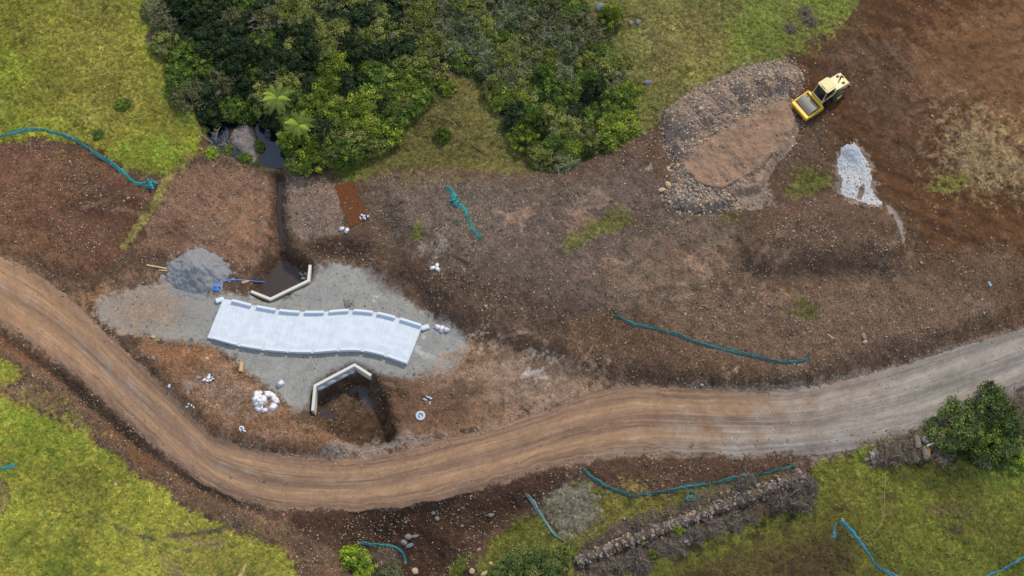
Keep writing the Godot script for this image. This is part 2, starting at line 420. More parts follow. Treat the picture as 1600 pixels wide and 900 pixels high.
# what the ground is made of, some shade put into its colours, bottom first:
# name, outline, softness of the border (negative: width of a narrow mark), raggedness, cover, two colours, grain, share of pale flecks, grass, stones
var LAYERS := [
	["subsoil", [], 0.0, 0.0, 1.0, "#5d4939", "#4e3c30", 0.16, 0.012, 0.0, 0.5],
	# right-hand stripped ground
	["stripped_topsoil", [29.45, -24.39, 32.09, -27.58, 37.98, -31.6, 40.17, -59.17, 96.71, -59.17, 85.92, 3.56, 45.85, 5.32, 40.09, -7.63, 34.91, -9.84, 34.13, -17.4], 1.6, 0.7, 1.0, "#5a3d27", "#463021", 0.14, 0.004, 0.0, 0.12, -0.55],
	["warm_topsoil", [43.32, -28.37, 56.66, -34.88, 93.35, -41.59, 87.01, -7.75, 56.87, -13.6, 46.65, -19.71, 41.57, -24.39], 1.8, 0.9, 0.8, "#78573b", "#674a32", 0.12, 0.003, 0.0, 0.08, 0.55],
	["upper_hillside_soil", [-10.86, -11.26, -2.71, -11.77, 6.75, -11.22, 13.58, -14.44, 16.06, -8.37, 25.32, -6.82, 23.06, -2.37, 13.06, 3.06, 4.58, 2.29, -2.64, 0.08, -7.97, -2.91], 1.8, 0.7, 0.8, "#65584b", "#574941", 0.2, 0.02, 0.0, 0.6],
	["hillside_soil", [13.26, -3.99, 21.32, -6.18, 23.66, -2.2, 19.61, 2.41, 11.76, 3.05, 6.57, 0.29], 1.8, 0.7, 0.7, "#7a6651", "#634e40", 0.2, 0.025, 0.0, 0.8],
	["lower_slope", [24.93, 0.36, 39.41, -0.33, 50.38, -3.99, 55.39, 0.03, 52.78, 3.67, 44.53, 6.24, 35.79, 8.83, 29.16, 10.75, 19.43, 10.16, 11.73, 4.39, 18.33, 1.7], 1.6, 0.7, 0.8, "#795f4c", "#5d4a3a", 0.22, 0.03, 0.0, 1.0],
	["mound_soil", [23.96, -2.42, 26.55, -6.53, 32.74, -8.88, 38.93, -7.04, 39.68, -2.36, 36.09, -1.17, 26.18, -0.72], 1.2, 0.7, 0.8, "#614c3d", "#513e32", 0.2, 0.03, 0.0, 0.9],
	["damp_and_shaded_soil", [-1.32, -0.56, 3.93, 2.29, 10.45, 3.04, 9.74, 7, 5.2, 8.13, 0, 6.62, -3.94, 4.57, -7.26, 2.46, -9.97, -0.45, -6.61, -0.75], 1.4, 1.1, 0.35, "#46382e", "#56463b", 0.24, 0.03, 0.0, 1.0],  # shade of the slope put into the colour, over darker soil
	["bank_soil", [5.22, 4.29, 10.44, 3.71, 18.18, 7.04, 25.86, 9.36, 28.5, 10.76, 20.75, 10.94, 12.99, 10.01, 5.21, 8.46], 0.8, 0.7, 0.8, "#654d36", "#503d30", 0.24, 0.05, 0.0, 1.4],
	["damp_and_shaded_soil", [32.43, -27.58, 37.13, -29.59, 41.92, -28.38, 43.57, -23.6, 41.02, -18.17, 37.05, -19.71, 34.65, -24.41, 32.24, -24.78], 1.6, 1.1, 0.7, "#564233", "#48372b", 0.2, 0.004, 0.0, 0.2, -0.5],
	["damp_and_shaded_soil", [47.96, -25.98, 51.1, -22.83, 47.78, -17.39, 40.56, -12.85, 37.6, -18.15, 36.72, -24.4, 41.78, -26.79], 2.0, 1.0, 0.45, "#4b392b", "#5a4535", 0.14, 0.0, 0.0, 0.1],
	["damp_and_shaded_soil", [35.5, -9.04, 41.43, -7.64, 42.29, -2.55, 50.24, -2.57, 53.99, 0.74, 49.89, 2.14, 39.39, -0.91, 35.47, -4.59], 1.8, 1.0, 0.5, "#4b3b2f", "#554433", 0.18, 0.01, 0.0, 0.3],
	["burnt_soil", [50.06, -0.51, 54.13, -1.26, 55.38, 1.87, 50.56, 2.12], 1.0, 0.9, 0.7, "#3e2e24", "#4f3b2c", 0.2, 0.0, 0.0, 0.2],
	# left-hand cut
	["left_cut", [-82.55, -17.07, -54.98, -16.54, -50.85, -16.54, -45.26, -15.55, -40.9, -12.87, -37.45, -11.51, -37.94, -7.99, -40.91, -4.16, -42.04, -1.22, -47.36, -1.33, -52.34, -4.2, -81.24, -8.57], 1.0, 0.6, 1.0, "#684a36", "#543a2c", 0.2, 0.02, 0.0, 0.8],
	["left_cut_dry", [-57.85, -5, -51.91, -7.64, -48.06, -1.99, -41.35, -0.7, -38.52, 1.43, -45.08, 2.14, -50.71, -0.72, -57.65, -2.89], 1.6, 0.9, 0.9, "#7e5c42", "#6a4d37", 0.16, 0.008, 0.0, 0.4],
	["left_cut_dry", [-75.31, -14.78, -50.73, -15.53, -45.82, -14.38, -48.17, -10.62, -52.66, -8.38, -74.62, -10.6], 1.8, 1.0, 0.55, "#785841", "#654735", 0.18, 0.015, 0.0, 0.5],
	["damp_and_shaded_soil", [-47.71, -9.48, -42.81, -11.36, -39, -10.28, -38.24, -7.6, -41.02, -6.21, -46.52, -7.64], 1.4, 1.0, 0.65, "#3f2a21", "#4a362a", 0.18, 0.01, 0.0, 0.5],
	["damp_and_shaded_soil", [-49.13, -3.01, -47.01, -1.92, -43.33, -1.16, -42.34, -0.68, -45.99, -0.65, -48.41, -1.7], 0.6, 0.8, 0.7, "#3e2d25", "#463527", 0.18, 0.0, 0.0, 0.3],  # slope shade along the edge of the cut, mixed into darker soil colour
	["pale_clay", [-36.99, -12.95, -34.34, -15.04, -30.93, -14.45, -26.09, -13.54, -25.62, -9.22, -25.06, -4.52, -26.81, -2.26, -33.6, -3.99, -36.26, -3.62, -39.35, -4.69, -38.1, -8.67], 1.0, 0.9, 0.95, "#7e614d", "#684d3c", 0.2, 0.03, 0.0, 0.8],
	["pale_clay_dry", [-32.07, -11.05, -27.29, -11.04, -25.78, -7.47, -26.9, -4.36, -31.04, -5.83], 1.4, 0.9, 0.8, "#86664e", "#785841", 0.14, 0.01, 0.0, 0.4],
	["dark_spoil", [-36.97, -8.41, -34.29, -8.79, -33.78, -6.55, -34.97, -4.35, -37.35, -4.71], 1.0, 1.0, 0.7, "#453226", "#574031", 0.24, 0.02, 0.0, 0.8],
	["grey_silt", [-24.42, -13.23, -19.17, -12.56, -17.25, -6.94, -18.2, -5.63, -22.25, -5.46, -24.13, -6.96], 0.8, 0.8, 0.95, "#746256", "#685549", 0.22, 0.04, 0.0, 1.0],
	["stony_soil", [-15.74, -12.54, -9.59, -13.24, -2.71, -11.38, 2.02, -10.11, 0, -4.72, -5.29, -1.4, -10.66, -3.73, -14.21, -7.29], 1.8, 0.8, 0.7, "#6b5e50", "#5b4e44", 0.24, 0.04, 0.0, 1.0],
	["dark_spoil", [-22.21, -4.71, -18.89, -5.81, -14.83, -6.16, -14.09, -4.51, -15.42, -3.82, -10.64, -2.35, -10.65, -0.56, -13.35, -1.51, -16.09, -3.41, -20.14, -3.48], 0.7, 1.0, 0.85, "#3a2c25", "#4d3b2e", 0.24, 0.01, 0.0, 0.6],
	["wet_soil", [-26.81, -1.95, -25.92, -3.81, -25.06, -4.52, -22.2, -4.24, -20.81, -3.28, -21.61, -2.75, -24.39, -2.46], 0.6, 0.8, 0.8, "#513b2b", "#5e4535", 0.16, 0.01, 0.0, 0.4],
	# pad and approaches
	["approach", [-10.57, 3.57, -2.62, 5.82, 5.2, 8.13, 11.69, 9.7, 6.48, 12.57, 0, 14.6, -6.42, 16.61, -11.53, 17.28, -13.08, 12.69, -11.71, 10.53], 1.2, 0.8, 1.0, "#84674f", "#6e543f", 0.16, 0.01, 0.0, 0.4, 0.1],
	["approach_grey", [-2.62, 6.74, 6.51, 9.01, 11.7, 9.98, 9.08, 11.76, 3.88, 13.6, -1.3, 12.57, -5.21, 9.85], 1.6, 0.9, 0.8, "#8c7866", "#7b6654", 0.14, 0.006, 0.0, 0.3],
	["approach", [-50.79, -1.44, -43.83, 1.43, -39.93, 0.37, -36.03, -0.72, -37.12, 2.15, -34.1, 6.77, -38.09, 6.38, -42.96, 3.56, -46.48, 1.44], 1.2, 0.8, 0.9, "#846248", "#75553c", 0.14, 0.008, 0.0, 0.3, 0.1],
	["gravel_pad", [-43.8, 1.72, -39.95, 0.14, -35.92, -1.01, -33.32, -0.14, -30.27, 0.57, -26.93, 0.79, -24.96, 1.58, -21.08, -0.58, -20.78, -2.89, -18.11, -3.04, -14.86, -2.17, -12.25, 0.14, -9.6, 2.57, -5.28, 4.27, -3.94, 6.03, -4.96, 8.94, -9.44, 10.11, -13.03, 9.98, -14.21, 9.63, -16.08, 8.53, -20.09, 10.8, -20.43, 13.39, -21.55, 14.33, -23.47, 12.17, -26.05, 10.11, -28.14, 7.98, -30.86, 6.44, -34.83, 6.1, -39.51, 5.18, -42.92, 3.92], 1.1, 0.4, 1.0, "#8a867f", "#837f77", 0.075, 0.0, 0.0, 0.1],
	["gravel_pad_brown", [-44.49, 1.43, -39.96, 0.01, -35.36, -0.72, -33.2, 1.43, -34.28, 4.63, -39.53, 4.97], 1.6, 0.7, 0.75, "#8d735c", "#7f6854", 0.14, 0.004, 0.0, 0.1],
	["damp_gravel", [-35.94, 2, -33.15, 2.15, -32.05, 3.56, -33.63, 4.62, -35.79, 3.92], 1.0, 0.6, 0.5, "#76726d", "#6a6660", 0.14, 0.0, 0.0, 0.1],
	["damp_gravel", [-24.01, 11.76, -21.34, 13.25, -20.38, 12.98, -20.12, 14.47, -21.28, 14.47, -23.28, 13.25], 0.8, 0.6, 0.85, "#54504d", "#615c58", 0.16, 0.0, 0.0, 0.2],
	["cement_dust", [0.98, 8.82, 2.61, 8.23, 4.04, 9.85, 3.25, 10.94, 1.82, 10.8], 0.9, 1.2, 0.75, "#a4a09d", "#92867d", 0.16, 0.0, 0.0, 0.1],
	["cement_dust", [-10.2, 5.68, -9.08, 5.33, -8.38, 7.77, -9.48, 8.46, -10.15, 7.77], 0.9, 1.1, 0.6, "#b4b2b0", "#a09b95", 0.1, 0.0, 0.0, 0.0],
	["cement_dust", [-14.76, 0.86, -13.83, 0.72, -13.67, 1.72, -14.6, 1.79], 0.4, 0.9, 0.75, "#b9b9ba", "#a7a4a0", 0.1, 0.0, 0.0, 0.0],
	["cement_dust", [-4.27, 5.72, -1.64, 6.19, -1.31, 7.76, -3.6, 7.77], 1.0, 1.2, 0.6, "#a19a94", "#93877b", 0.14, 0.0, 0.0, 0.1],
	["cement_dust", [1.31, 7, 4.55, 7.65, 6.5, 8.18, 3.91, 8.05, 1.63, 7.47], 0.4, 0.9, 0.7, "#a7a29e", "#8c827b", 0.14, 0.0, 0.0, 0.2],
	["cement_dust", [21.35, 9.03, 22.64, 8.91, 22.53, 10.49, 21.69, 10.3], 0.5, 1.1, 0.6, "#b0a090", "#918272", 0.16, 0.0, 0.0, 0.2],
	["cement_dust", [22.97, 10.22, 24.26, 10.23, 24.1, 11.05, 23, 10.87], 0.5, 1.1, 0.6, "#9c9790", "#8a8179", 0.16, 0.0, 0.0, 0.2],
	["cement_dust", [29.16, 4.77, 29.94, 4.77, 30.03, 5.88, 29.24, 6.02], 0.5, 1.1, 0.5, "#a89b92", "#8d7e73", 0.16, 0.0, 0.0, 0.2],
	["cement_dust", [14.23, -13.64, 15.02, -13.24, 14.72, -12.25, 14.06, -12.72], 0.3, 1.0, 0.6, "#b8ada2", "#988878", 0.16, 0.0, 0.0, 0.2],
	["sooty_soil", [-16.07, -2.52, -13.36, -2.05, -11.32, 0.02, -11.96, 1.07, -13.99, 0.01, -15.37, -1.44], 0.7, 1.1, 0.6, "#615c59", "#514a46", 0.2, 0.0, 0.0, 0.3],
	# the spoil bank inside the bend, and the ground round the south pool
	["spoil_bank", [-39.65, 3.57, -36.15, 6.03, -30.82, 6.76, -27.66, 9.3, -25.95, 10.68, -23.23, 12.76, -21.1, 15.29, -15.61, 16.08, -11.53, 17.28, -15.34, 18.34, -24.25, 17.71, -29.81, 16.55, -34.98, 11.67], 0.8, 0.7, 1.0, "#7e5d43", "#694c38", 0.22, 0.04, 0.0, 1.2],
	["pale_dust", [-33.75, 10.27, -32.32, 10.4, -31.13, 10.81, -31.58, 11.63, -33.2, 11.74], 0.5, 1.1, 0.8, "#8d8278", "#7d7064", 0.16, 0.01, 0.0, 0.4],
	["pale_dust", [-33.18, 8.12, -29.92, 8.44, -27.14, 10.9, -25.66, 13.66, -22.35, 15.65, -24.23, 16.32, -28.19, 14.32, -31.53, 12.31], 1.5, 1.3, 0.6, "#8d7a6a", "#78655a", 0.2, 0.03, 0.0, 1.2],
	["red_clay", [-37.39, 6.74, -32.87, 6.02, -29.85, 6.74, -30.39, 10.26, -34.97, 10.17], 1.0, 1.0, 0.55, "#7b573b", "#6c4b33", 0.2, 0.03, 0.0, 0.8],
	["basin_mud", [-19.94, 10.88, -16.09, 8.81, -13.77, 9.5, -10.48, 10.19, -9.73, 14.29, -12.25, 16.98, -15.48, 16.98, -18.11, 15.64, -20.14, 13.61], 0.9, 0.7, 0.9, "#433123", "#4e3d2e", 0.14, 0.006, 0.0, 0.3],
	["graded_mud", [-13.02, 10.52, -7.81, 10.53, -3.88, 13.24, -5.14, 15.94, -9.61, 17.27, -12.34, 15.44], 1.2, 0.9, 0.75, "#6d523f", "#5e4333", 0.14, 0.006, 0.0, 0.3, -0.25],
	["roadside_gravel", [-19.43, 18.02, -16.79, 16.3, -13.66, 16.08, -10.28, 15.95, -6.43, 15.41, -7.06, 16.61, -12.79, 18.07, -17.85, 18.57], 0.7, 0.9, 0.7, "#897f78", "#75695f", 0.24, 0.03, 0.0, 1.0],
	# south of the road
	["verge", [-79.68, 1.43, -52.83, 3.92, -45.71, 9.12, -38.69, 15.19, -31.86, 20.19, -22.73, 23.82, -17.7, 23.17, -15.2, 26.63, -18.63, 31.95, -21.98, 28.1, -29.75, 24.89, -35.04, 21.98, -38.48, 19.02, -41.95, 16.34, -49.54, 11.94, -53.65, 10.23, -78.88, 7.54], 1.0, 0.7, 1.0, "#6d5440", "#5a4232", 0.2, 0.03, 0.0, 1.0],
	["red_clay", [-57.07, 3.01, -52.79, 4.39, -48.54, 7.06, -44.29, 10.47, -45.05, 11.07, -49.22, 8.24, -53.32, 5.94, -56.66, 4.97], 0.6, 0.8, 0.8, "#845c3f", "#734c32", 0.16, 0.01, 0.0, 0.4],
	["red_clay", [-42.24, 13.01, -38.73, 15.74, -34.59, 19.08, -35.82, 19.43, -39.94, 16.73], 0.6, 0.9, 0.7, "#704b30", "#5c3c28", 0.18, 0.02, 0.0, 0.5],
	["ditch_mud", [-51.4, 4.96, -44.32, 9.84, -37.99, 15.26, -31.86, 19.9, -25.31, 22.91, -22.73, 23.82, -22.71, 24.54, -26.58, 23.6, -32.54, 20.73, -38.73, 16.21, -45.06, 10.63, -52.11, 5.82], 0.5, 0.9, 0.7, "#423025", "#503b2d", 0.2, 0.01, 0.0, 0.8],
	["valley_soil", [-22.73, 23.82, -15.19, 23.43, -7.62, 22.4, -1.27, 20.85, 5.11, 18.92, 6.37, 20.18, 3.82, 22.35, 1.28, 23.41, -1.91, 25.31, -3.78, 28, -5.01, 33.4, -10.63, 33.46, -12.68, 27.16, -17.57, 27.55, -21.38, 25.72], 0.9, 0.7, 1.0, "#4b3628", "#3d2b22", 0.2, 0.015, 0.0, 0.9],
	["valley_dark", [-15.2, 25.16, -10.17, 23.56, -2.55, 22.9, -0.64, 24.01, -3.81, 25.92, -6.36, 28.25, -6.94, 32.63, -10.04, 32.78, -11.41, 27.76], 1.2, 0.9, 0.7, "#34251d", "#402f23", 0.2, 0.012, 0.0, 0.9],
	["pale_clay", [-26.3, 23.2, -23.36, 23.81, -20.72, 26.35, -18.75, 28.26, -21.96, 28.42, -23.95, 25.63, -26.54, 24.66], 0.9, 0.9, 0.7, "#7c604c", "#6a4f3d", 0.22, 0.03, 0.0, 0.8],
	["roadside_bank", [5.11, 18.92, 12.8, 18.06, 21.12, 18.05, 28.49, 17.79, 28.76, 19.05, 22.33, 20.31, 15.92, 21.39, 12.09, 21.98, 9.24, 21.1, 6.7, 19.74], 0.6, 0.6, 1.0, "#584232", "#493529", 0.2, 0.015, 0.0, 0.6],
	["roadside_gravel", [28.17, 17.67, 33.36, 17.1, 39.87, 16.04, 41.11, 17.16, 33.94, 18.61, 29.4, 19.17], 0.8, 0.8, 0.9, "#7e7062", "#6f6052", 0.22, 0.02, 0.0, 0.8],
	["roadside_gravel", [39.88, 15.91, 45.24, 13.88, 52.06, 10.83, 58.93, 7.76, 58.81, 9.09, 52.62, 12.11, 45.81, 15.04, 40.48, 16.85], 0.6, 0.9, 0.8, "#73685c", "#685d48", 0.22, 0.02, 0.2, 0.5],
	# grassland
	["road_shoulder", [-64.65, -9.84, -58.06, -6.12, -53.75, -3.91, -49.48, -1.73, -44.41, 2.29, -39.34, 7.07, -34.4, 11.62, -30.21, 15.94, -25.63, 17.28, -18.54, 18.27, -12.8, 17.87, -5.14, 15.74, 1.94, 13.66, 7.14, 11.62, 11.71, 10.53, 18.21, 10.73, 17.9, 18.21, 12.79, 18.14, 5.11, 19.06, -2.54, 21.36, -9.49, 22.99, -15.15, 23.7, -22.72, 23.76, -28.52, 22.01, -33.85, 18.73, -38.68, 14.67, -43.61, 10.39, -48.55, 6.86, -52.83, 3.92, -57.11, 1.36, -63.58, -2.17], 0.4, 0.8, 0.9, "#846c5a", "#6c574a", 0.2, 0.01, 0.0, 0.5],
	["road_shoulder", [16.91, 10.66, 29.28, 10.6, 39.25, 8.18, 46, 6.1, 52.81, 4.06, 70.23, -1.88, 69.31, 4.13, 51.99, 11.07, 45.19, 14, 38.53, 16.34, 29.43, 18.01, 21.1, 18.27, 16.62, 18.21], 0.4, 0.9, 0.7, "#7a6c60", "#685b50", 0.22, 0.01, 0.0, 0.4],
	["wet_channel", [-25, -14.62, -24.96, -11.42, -24.94, -8.41, -24.55, -6.17, -24.29, -3.96], -1.1, 1.2, 0.85, "#413125", "#533f30", 0.24, 0.02, 0.0, 1.2],
	["lime_dust", [34.33, -14.64, 35.5, -15.72, 36.85, -15.57, 38.08, -13.9, 38.2, -10.6, 39.06, -8.19, 38.38, -7.43, 36.02, -8.12, 34.04, -9.32, 34.01, -12.09], 0.7, 1.2, 0.55, "#9a938c", "#857a70", 0.14, 0.0, 0.0, 0.1],
	["pasture", [-90.18, -60.42, -42.47, -60.44, -40.22, -33.41, -38.69, -29.33, -37.66, -25.3, -35.87, -22.92, -33.86, -19.69, -33.19, -15.56, -35.27, -13.99, -37.49, -12.47, -40.59, -13.17, -45.31, -16.08, -50.9, -17, -54.94, -16.37, -82.55, -17.07], 0.6, 0.55, 1.0, "#827b31", "#72712a", 0.2, 0.0, 1.0, 0.0],
	["dry_grass", [-55.05, -29.32, -49.03, -32.59, -42.08, -34.25, -40.25, -25.31, -37.99, -19, -43.23, -15.91, -49.82, -19.8, -47.6, -25.31], 2.4, 1.2, 0.55, "#948340", "#877c3c", 0.2, 0.0, 1.0, 0.0],
	["lush_grass", [-60.6, -28.51, -54.35, -29.32, -52.32, -20.56, -53.79, -18.24, -59.4, -19], 1.8, 1.2, 0.5, "#899330", "#747e2a", 0.2, 0.0, 1.0, 0.0],
	["lush_grass", [-43.88, -15.53, -37.84, -17.08, -34.36, -15.71, -36.23, -13.59, -40.27, -13.47], 1.0, 1.0, 0.6, "#7d8e2d", "#677828", 0.2, 0.0, 1.0, 0.0],
	["lush_grass", [-38.43, -24.5, -36.66, -24.12, -34.27, -19.83, -34.45, -17.51, -37.29, -20.57], 0.9, 1.0, 0.7, "#637929", "#506624", 0.2, 0.0, 1.0, 0.0],
	["lush_grass", [-41.72, -34.25, -34.94, -34.25, -36.95, -31.26, -38.47, -29.34, -40.38, -30.97], 1.0, 1.0, 0.7, "#596d27", "#4b5c1f", 0.2, 0.0, 1.0, 0.0],
	["coarse_grass", [5.26, -60.44, 40.17, -59.17, 38.26, -33.25, 35.73, -29.59, 32.21, -27.42, 29.49, -25.18, 26.34, -24.56, 22.1, -22.97, 17.85, -20.11, 15.05, -17.9, 12.63, -16, 9.56, -14.89, 7.01, -26.1], 0.9, 0.7, 1.0, "#79703d", "#6c6b34", 0.2, 0.002, 1.0, 0.0],
	["dry_grass", [14.08, -30.39, 22.51, -31.61, 25.03, -25.98, 19.33, -22.82, 13.94, -25.57], 2.2, 1.2, 0.6, "#927a49", "#877440", 0.2, 0.002, 1.0, 0.0],
	["lush_grass", [24.67, -32.44, 37.8, -38.22, 37.73, -32.85, 34.35, -30, 30.69, -27.58, 26.37, -25.19, 23.67, -26.77], 1.8, 1.1, 0.6, "#798c31", "#667829", 0.2, 0.0, 1.0, 0.0],
	["bare_patch", [30.27, -32.02, 32.54, -32.26, 33.68, -30.4, 32.36, -29.57, 30.5, -30.14], 0.8, 1.2, 0.6, "#604e3f", "#524134", 0.2, 0.0, 0.2, 0.1],
	["bare_patch", [29.09, -29.98, 30.83, -29.82, 30.77, -28.78, 29.23, -28.78], 0.5, 1.2, 0.6, "#604e3f", "#524134", 0.2, 0.0, 0.2, 0.1],
	["clearing", [-16.54, -16.59, -10.47, -23.75, -7, -25.31, -1.39, -22.92, 0.69, -18.24, 2.05, -14.18, 5.47, -13.54, 3.41, -12.96, -1.36, -12.33, -6.86, -13.82, -10.99, -13.93, -14.39, -13.15, -17.42, -11.64, -19.31, -12.56, -19.78, -14.2], 0.7, 0.7, 1.0, "#706537", "#645c31", 0.2, 0.0, 1.0, 0.0],
	["lush_grass", [-19.56, -13.9, -15.84, -15.89, -14.45, -15.2, -16.44, -12.92, -18.12, -12.16], 0.8, 0.9, 0.7, "#667829", "#556625", 0.2, 0.0, 1.0, 0.0],
	["thicket_floor", [-42.69, -60.44, 7.52, -60.44, 8.53, -32.59, 11.21, -26.07, 13.15, -21.75, 12.68, -17.41, 8.89, -15.05, 6.15, -13.49, 3.42, -13.93, 0.69, -16.19, 0, -19.78, -2.09, -22.92, -7.01, -25.7, -9.78, -24.52, -11.13, -21.54, -13.81, -17.06, -16.53, -16.07, -20.59, -13.9, -23.77, -15.47, -24.95, -18.63, -27.94, -21.23, -32.79, -20.48, -34.68, -20.97, -36.63, -23.72, -38.13, -27.71, -39.8, -32.6], 0.8, 0.6, 1.0, "#3b4520", "#2f371a", 0.2, 0.0, 0.9, 0.0],
	["pond_margin", [-33.41, -17.69, -32.45, -15.76, -30.35, -15.37, -28.58, -14.6, -27.86, -14.07, -25.44, -13.84, -24.76, -14.07, -25.82, -14.6, -27.4, -18.08, -27.84, -19.64, -27.03, -20.03, -27.29, -14.99, -28.95, -14.99], 0.3, 0.6, 0.8, "#3c4620", "#303a1a", 0.2, 0.0, 1.0, 0.0],
	["silt_bar", [-30.27, -18.47, -29.22, -19.48, -28.21, -18.86, -27.61, -16.92, -27.68, -14.6, -28.51, -14.53, -29.29, -16.07, -30.46, -17.15], 0.3, 0.4, 1.0, "#7a706a", "#6b625d", 0.12, 0.01, 0.0, 0.4],
	["lower_pasture", [-78.88, 7.54, -52.56, 7.7, -50.48, 8.31, -50.13, 9.97, -52.26, 11.05, -49.14, 12.69, -48.04, 13.78, -44.61, 14.32, -41.95, 16.34, -39.33, 18.09, -37.62, 20.07, -34.57, 21.15, -32.51, 23.35, -28.81, 24.64, -27.02, 25.92, -22.66, 26.97, -20.62, 30.31, -19.65, 48.16, -71.46, 48.16], 0.5, 0.6, 1.0, "#9c963b", "#878335", 0.2, 0.0, 1.0, 0.0],
	["worn_grass", [-53.7, 9.94, -50.13, 10.09, -48.12, 12.97, -45.42, 13.99, -48.05, 13.65, -50.84, 11.94, -53.57, 10.92], 0.6, 0.8, 0.9, "#917151", "#7c6140", 0.2, 0.02, 0.4, 0.4],
	["worn_grass", [-50.58, 7.58, -46.27, 11.65, -43.44, 13.72, -39.92, 17.05, -41.95, 16.34, -45.42, 13.99, -48.77, 12.97], 0.7, 1.0, 0.7, "#886b4e", "#775f40", 0.2, 0.02, 0.5, 0.5],
	["lush_grass", [-52.12, 12.27, -48.73, 13.31, -44.7, 14.66, -41.89, 17.01, -45.04, 17.69, -49.62, 17.01, -51.63, 16.35], 1.6, 1.1, 0.6, "#7b902b", "#687c26", 0.2, 0.0, 1.0, 0.0],
	["dull_grass", [-47.47, 19.01, -41.11, 18.35, -39.41, 22.95, -43.17, 23.59, -47.11, 22.3], 1.8, 1.1, 0.6, "#6d6b2f", "#605f2a", 0.2, 0.0, 1.0, 0.0],
	["dry_grass", [-52.53, 29.99, -47.81, 27.46, -44.93, 24.89, -43.6, 25.54, -46.49, 28.09, -49.88, 31.24], 1.2, 0.9, 0.6, "#9d8f3e", "#888033", 0.2, 0.0, 1.0, 0.0],
	["dull_grass", [-37.91, 25.54, -29.03, 26.17, -22.61, 28.09, -22.38, 32.5, -33.57, 32.49], 2.0, 1.2, 0.6, "#897942", "#776f38", 0.2, 0.0, 1.0, 0.0],
	["worn_grass", [-35.15, 24.57, -31.59, 25.54, -27.45, 26.05, -27.72, 26.82, -31.49, 26.94, -34.73, 25.85], 0.8, 1.2, 0.7, "#91745c", "#7f6849", 0.22, 0.01, 0.5, 0.3],
	["worn_grass", [-35.15, 28.41, -32.31, 28.72, -31.24, 30.3, -34.37, 30.3], 0.7, 1.2, 0.7, "#856755", "#725d41", 0.22, 0.01, 0.4, 0.3],
	["bare_patch", [-53.12, 20, -50.27, 20.33, -49.92, 22.29, -50.23, 23.93, -52.65, 23.92], 0.5, 0.8, 0.9, "#7a624d", "#675240", 0.22, 0.02, 0.1, 0.4],
	["slope_grass", [-3.74, 30.63, -2.53, 26.68, 0, 24.32, 1.91, 23.45, 3.17, 24.5, 5.04, 26.53, 6.28, 27.5, 6.19, 33.77, -3.72, 33.72], 0.6, 0.8, 1.0, "#5e5b26", "#6c692f", 0.2, 0.0, 1.0, 0.05],
	["slope_grass", [-6.93, 33.26, -6.03, 28.89, -4.12, 26.58, -3.47, 27.32, -4.72, 29.75, -5.01, 33.4], 0.5, 0.9, 0.8, "#646e27", "#586024", 0.2, 0.0, 1.0, 0.1],
	["fenced_grass", [3.18, 22.34, 6.69, 20.18, 9.23, 21.41, 12.08, 22.35, 16.55, 21.59, 28.1, 19.38, 29.7, 19.79, 25.47, 21.71, 12.62, 25.71, 6.28, 27.63, 4.72, 26.53], 0.5, 0.7, 1.0, "#72672f", "#635e2b", 0.2, 0.0, 1.0, 0.05],
	["dusty_gravel", [2.86, 22.02, 5.41, 20.63, 7.96, 20.79, 9.19, 23.65, 7.88, 25.91, 5.67, 26.55, 3.92, 25.21], 1.0, 0.9, 0.85, "#756d64", "#665f52", 0.18, 0.01, 0.3, 0.3],
	["fenced_grass", [10.2, 20.16, 13.4, 20.15, 14.33, 21.39, 11.77, 21.85], 0.7, 1.0, 0.7, "#716b30", "#7f6f3e", 0.2, 0.0, 0.9, 0.2],
	["lush_grass", [10.11, 24.94, 14.59, 23.33, 19.1, 21.71, 25.51, 20.57, 24.2, 21.57, 15.85, 23.65, 11.36, 25.58], 0.7, 1.0, 0.6, "#687829", "#586425", 0.2, 0.0, 1.0, 0.0],
	["bramble_litter", [5.97, 27.5, 10.11, 25.26, 17.79, 22.67, 24.88, 20.44, 29.72, 19.29, 30.58, 21.38, 29.84, 23, 24.05, 24.42, 16.36, 26.86, 10.02, 29.08, 6.55, 30.34], 0.7, 0.8, 0.95, "#5c4a39", "#4a3b2e", 0.22, 0.01, 0.1, 0.3],
	["right_pasture", [29.53, 19.17, 35.29, 17.21, 40.46, 17.29, 45.12, 15.81, 52.55, 13.09, 85.92, 3.56, 77.41, 48.16, 4.76, 48.16, 6.56, 30.03, 12.54, 28.45, 18.92, 25.91, 25.34, 23.98, 30.16, 23], 0.6, 0.6, 1.0, "#6f6b2d", "#616326", 0.2, 0.0, 1.0, 0.0],
	["shaded_rank_grass", [37.22, 17.2, 48.91, 17.07, 50.39, 21.04, 44.64, 21.05, 38.4, 19.41], 1.6, 1.0, 0.8, "#222512", "#1d2010", 0.2, 0.0, 1.0, 0.0],  # dark rank grass with the shade below the trees put into its colour
	["lush_grass", [49.63, 16.41, 58.47, 13.02, 57.41, 21.04, 51.02, 21.04, 43.94, 21.7, 47.41, 19.07], 1.6, 1.2, 0.6, "#77862c", "#617227", 0.2, 0.0, 1.0, 0.0],
	["shaded_rank_grass", [14.46, 27.18, 22.76, 24.94, 29.18, 23.32, 28.45, 24.93, 20.76, 26.87, 16.29, 28.77], 1.2, 1.0, 0.75, "#1f2111", "#1a1c0e", 0.2, 0.0, 1.0, 0.0],  # rank grass colour with shade put in, like the patch by the trees
	["dry_grass", [31.32, 19.77, 35.21, 19.1, 36.19, 23, 37.87, 25.58, 33.6, 23.64, 31.8, 22.34], 1.6, 1.2, 0.5, "#7b6e33", "#74692e", 0.2, 0.0, 1.0, 0.0],
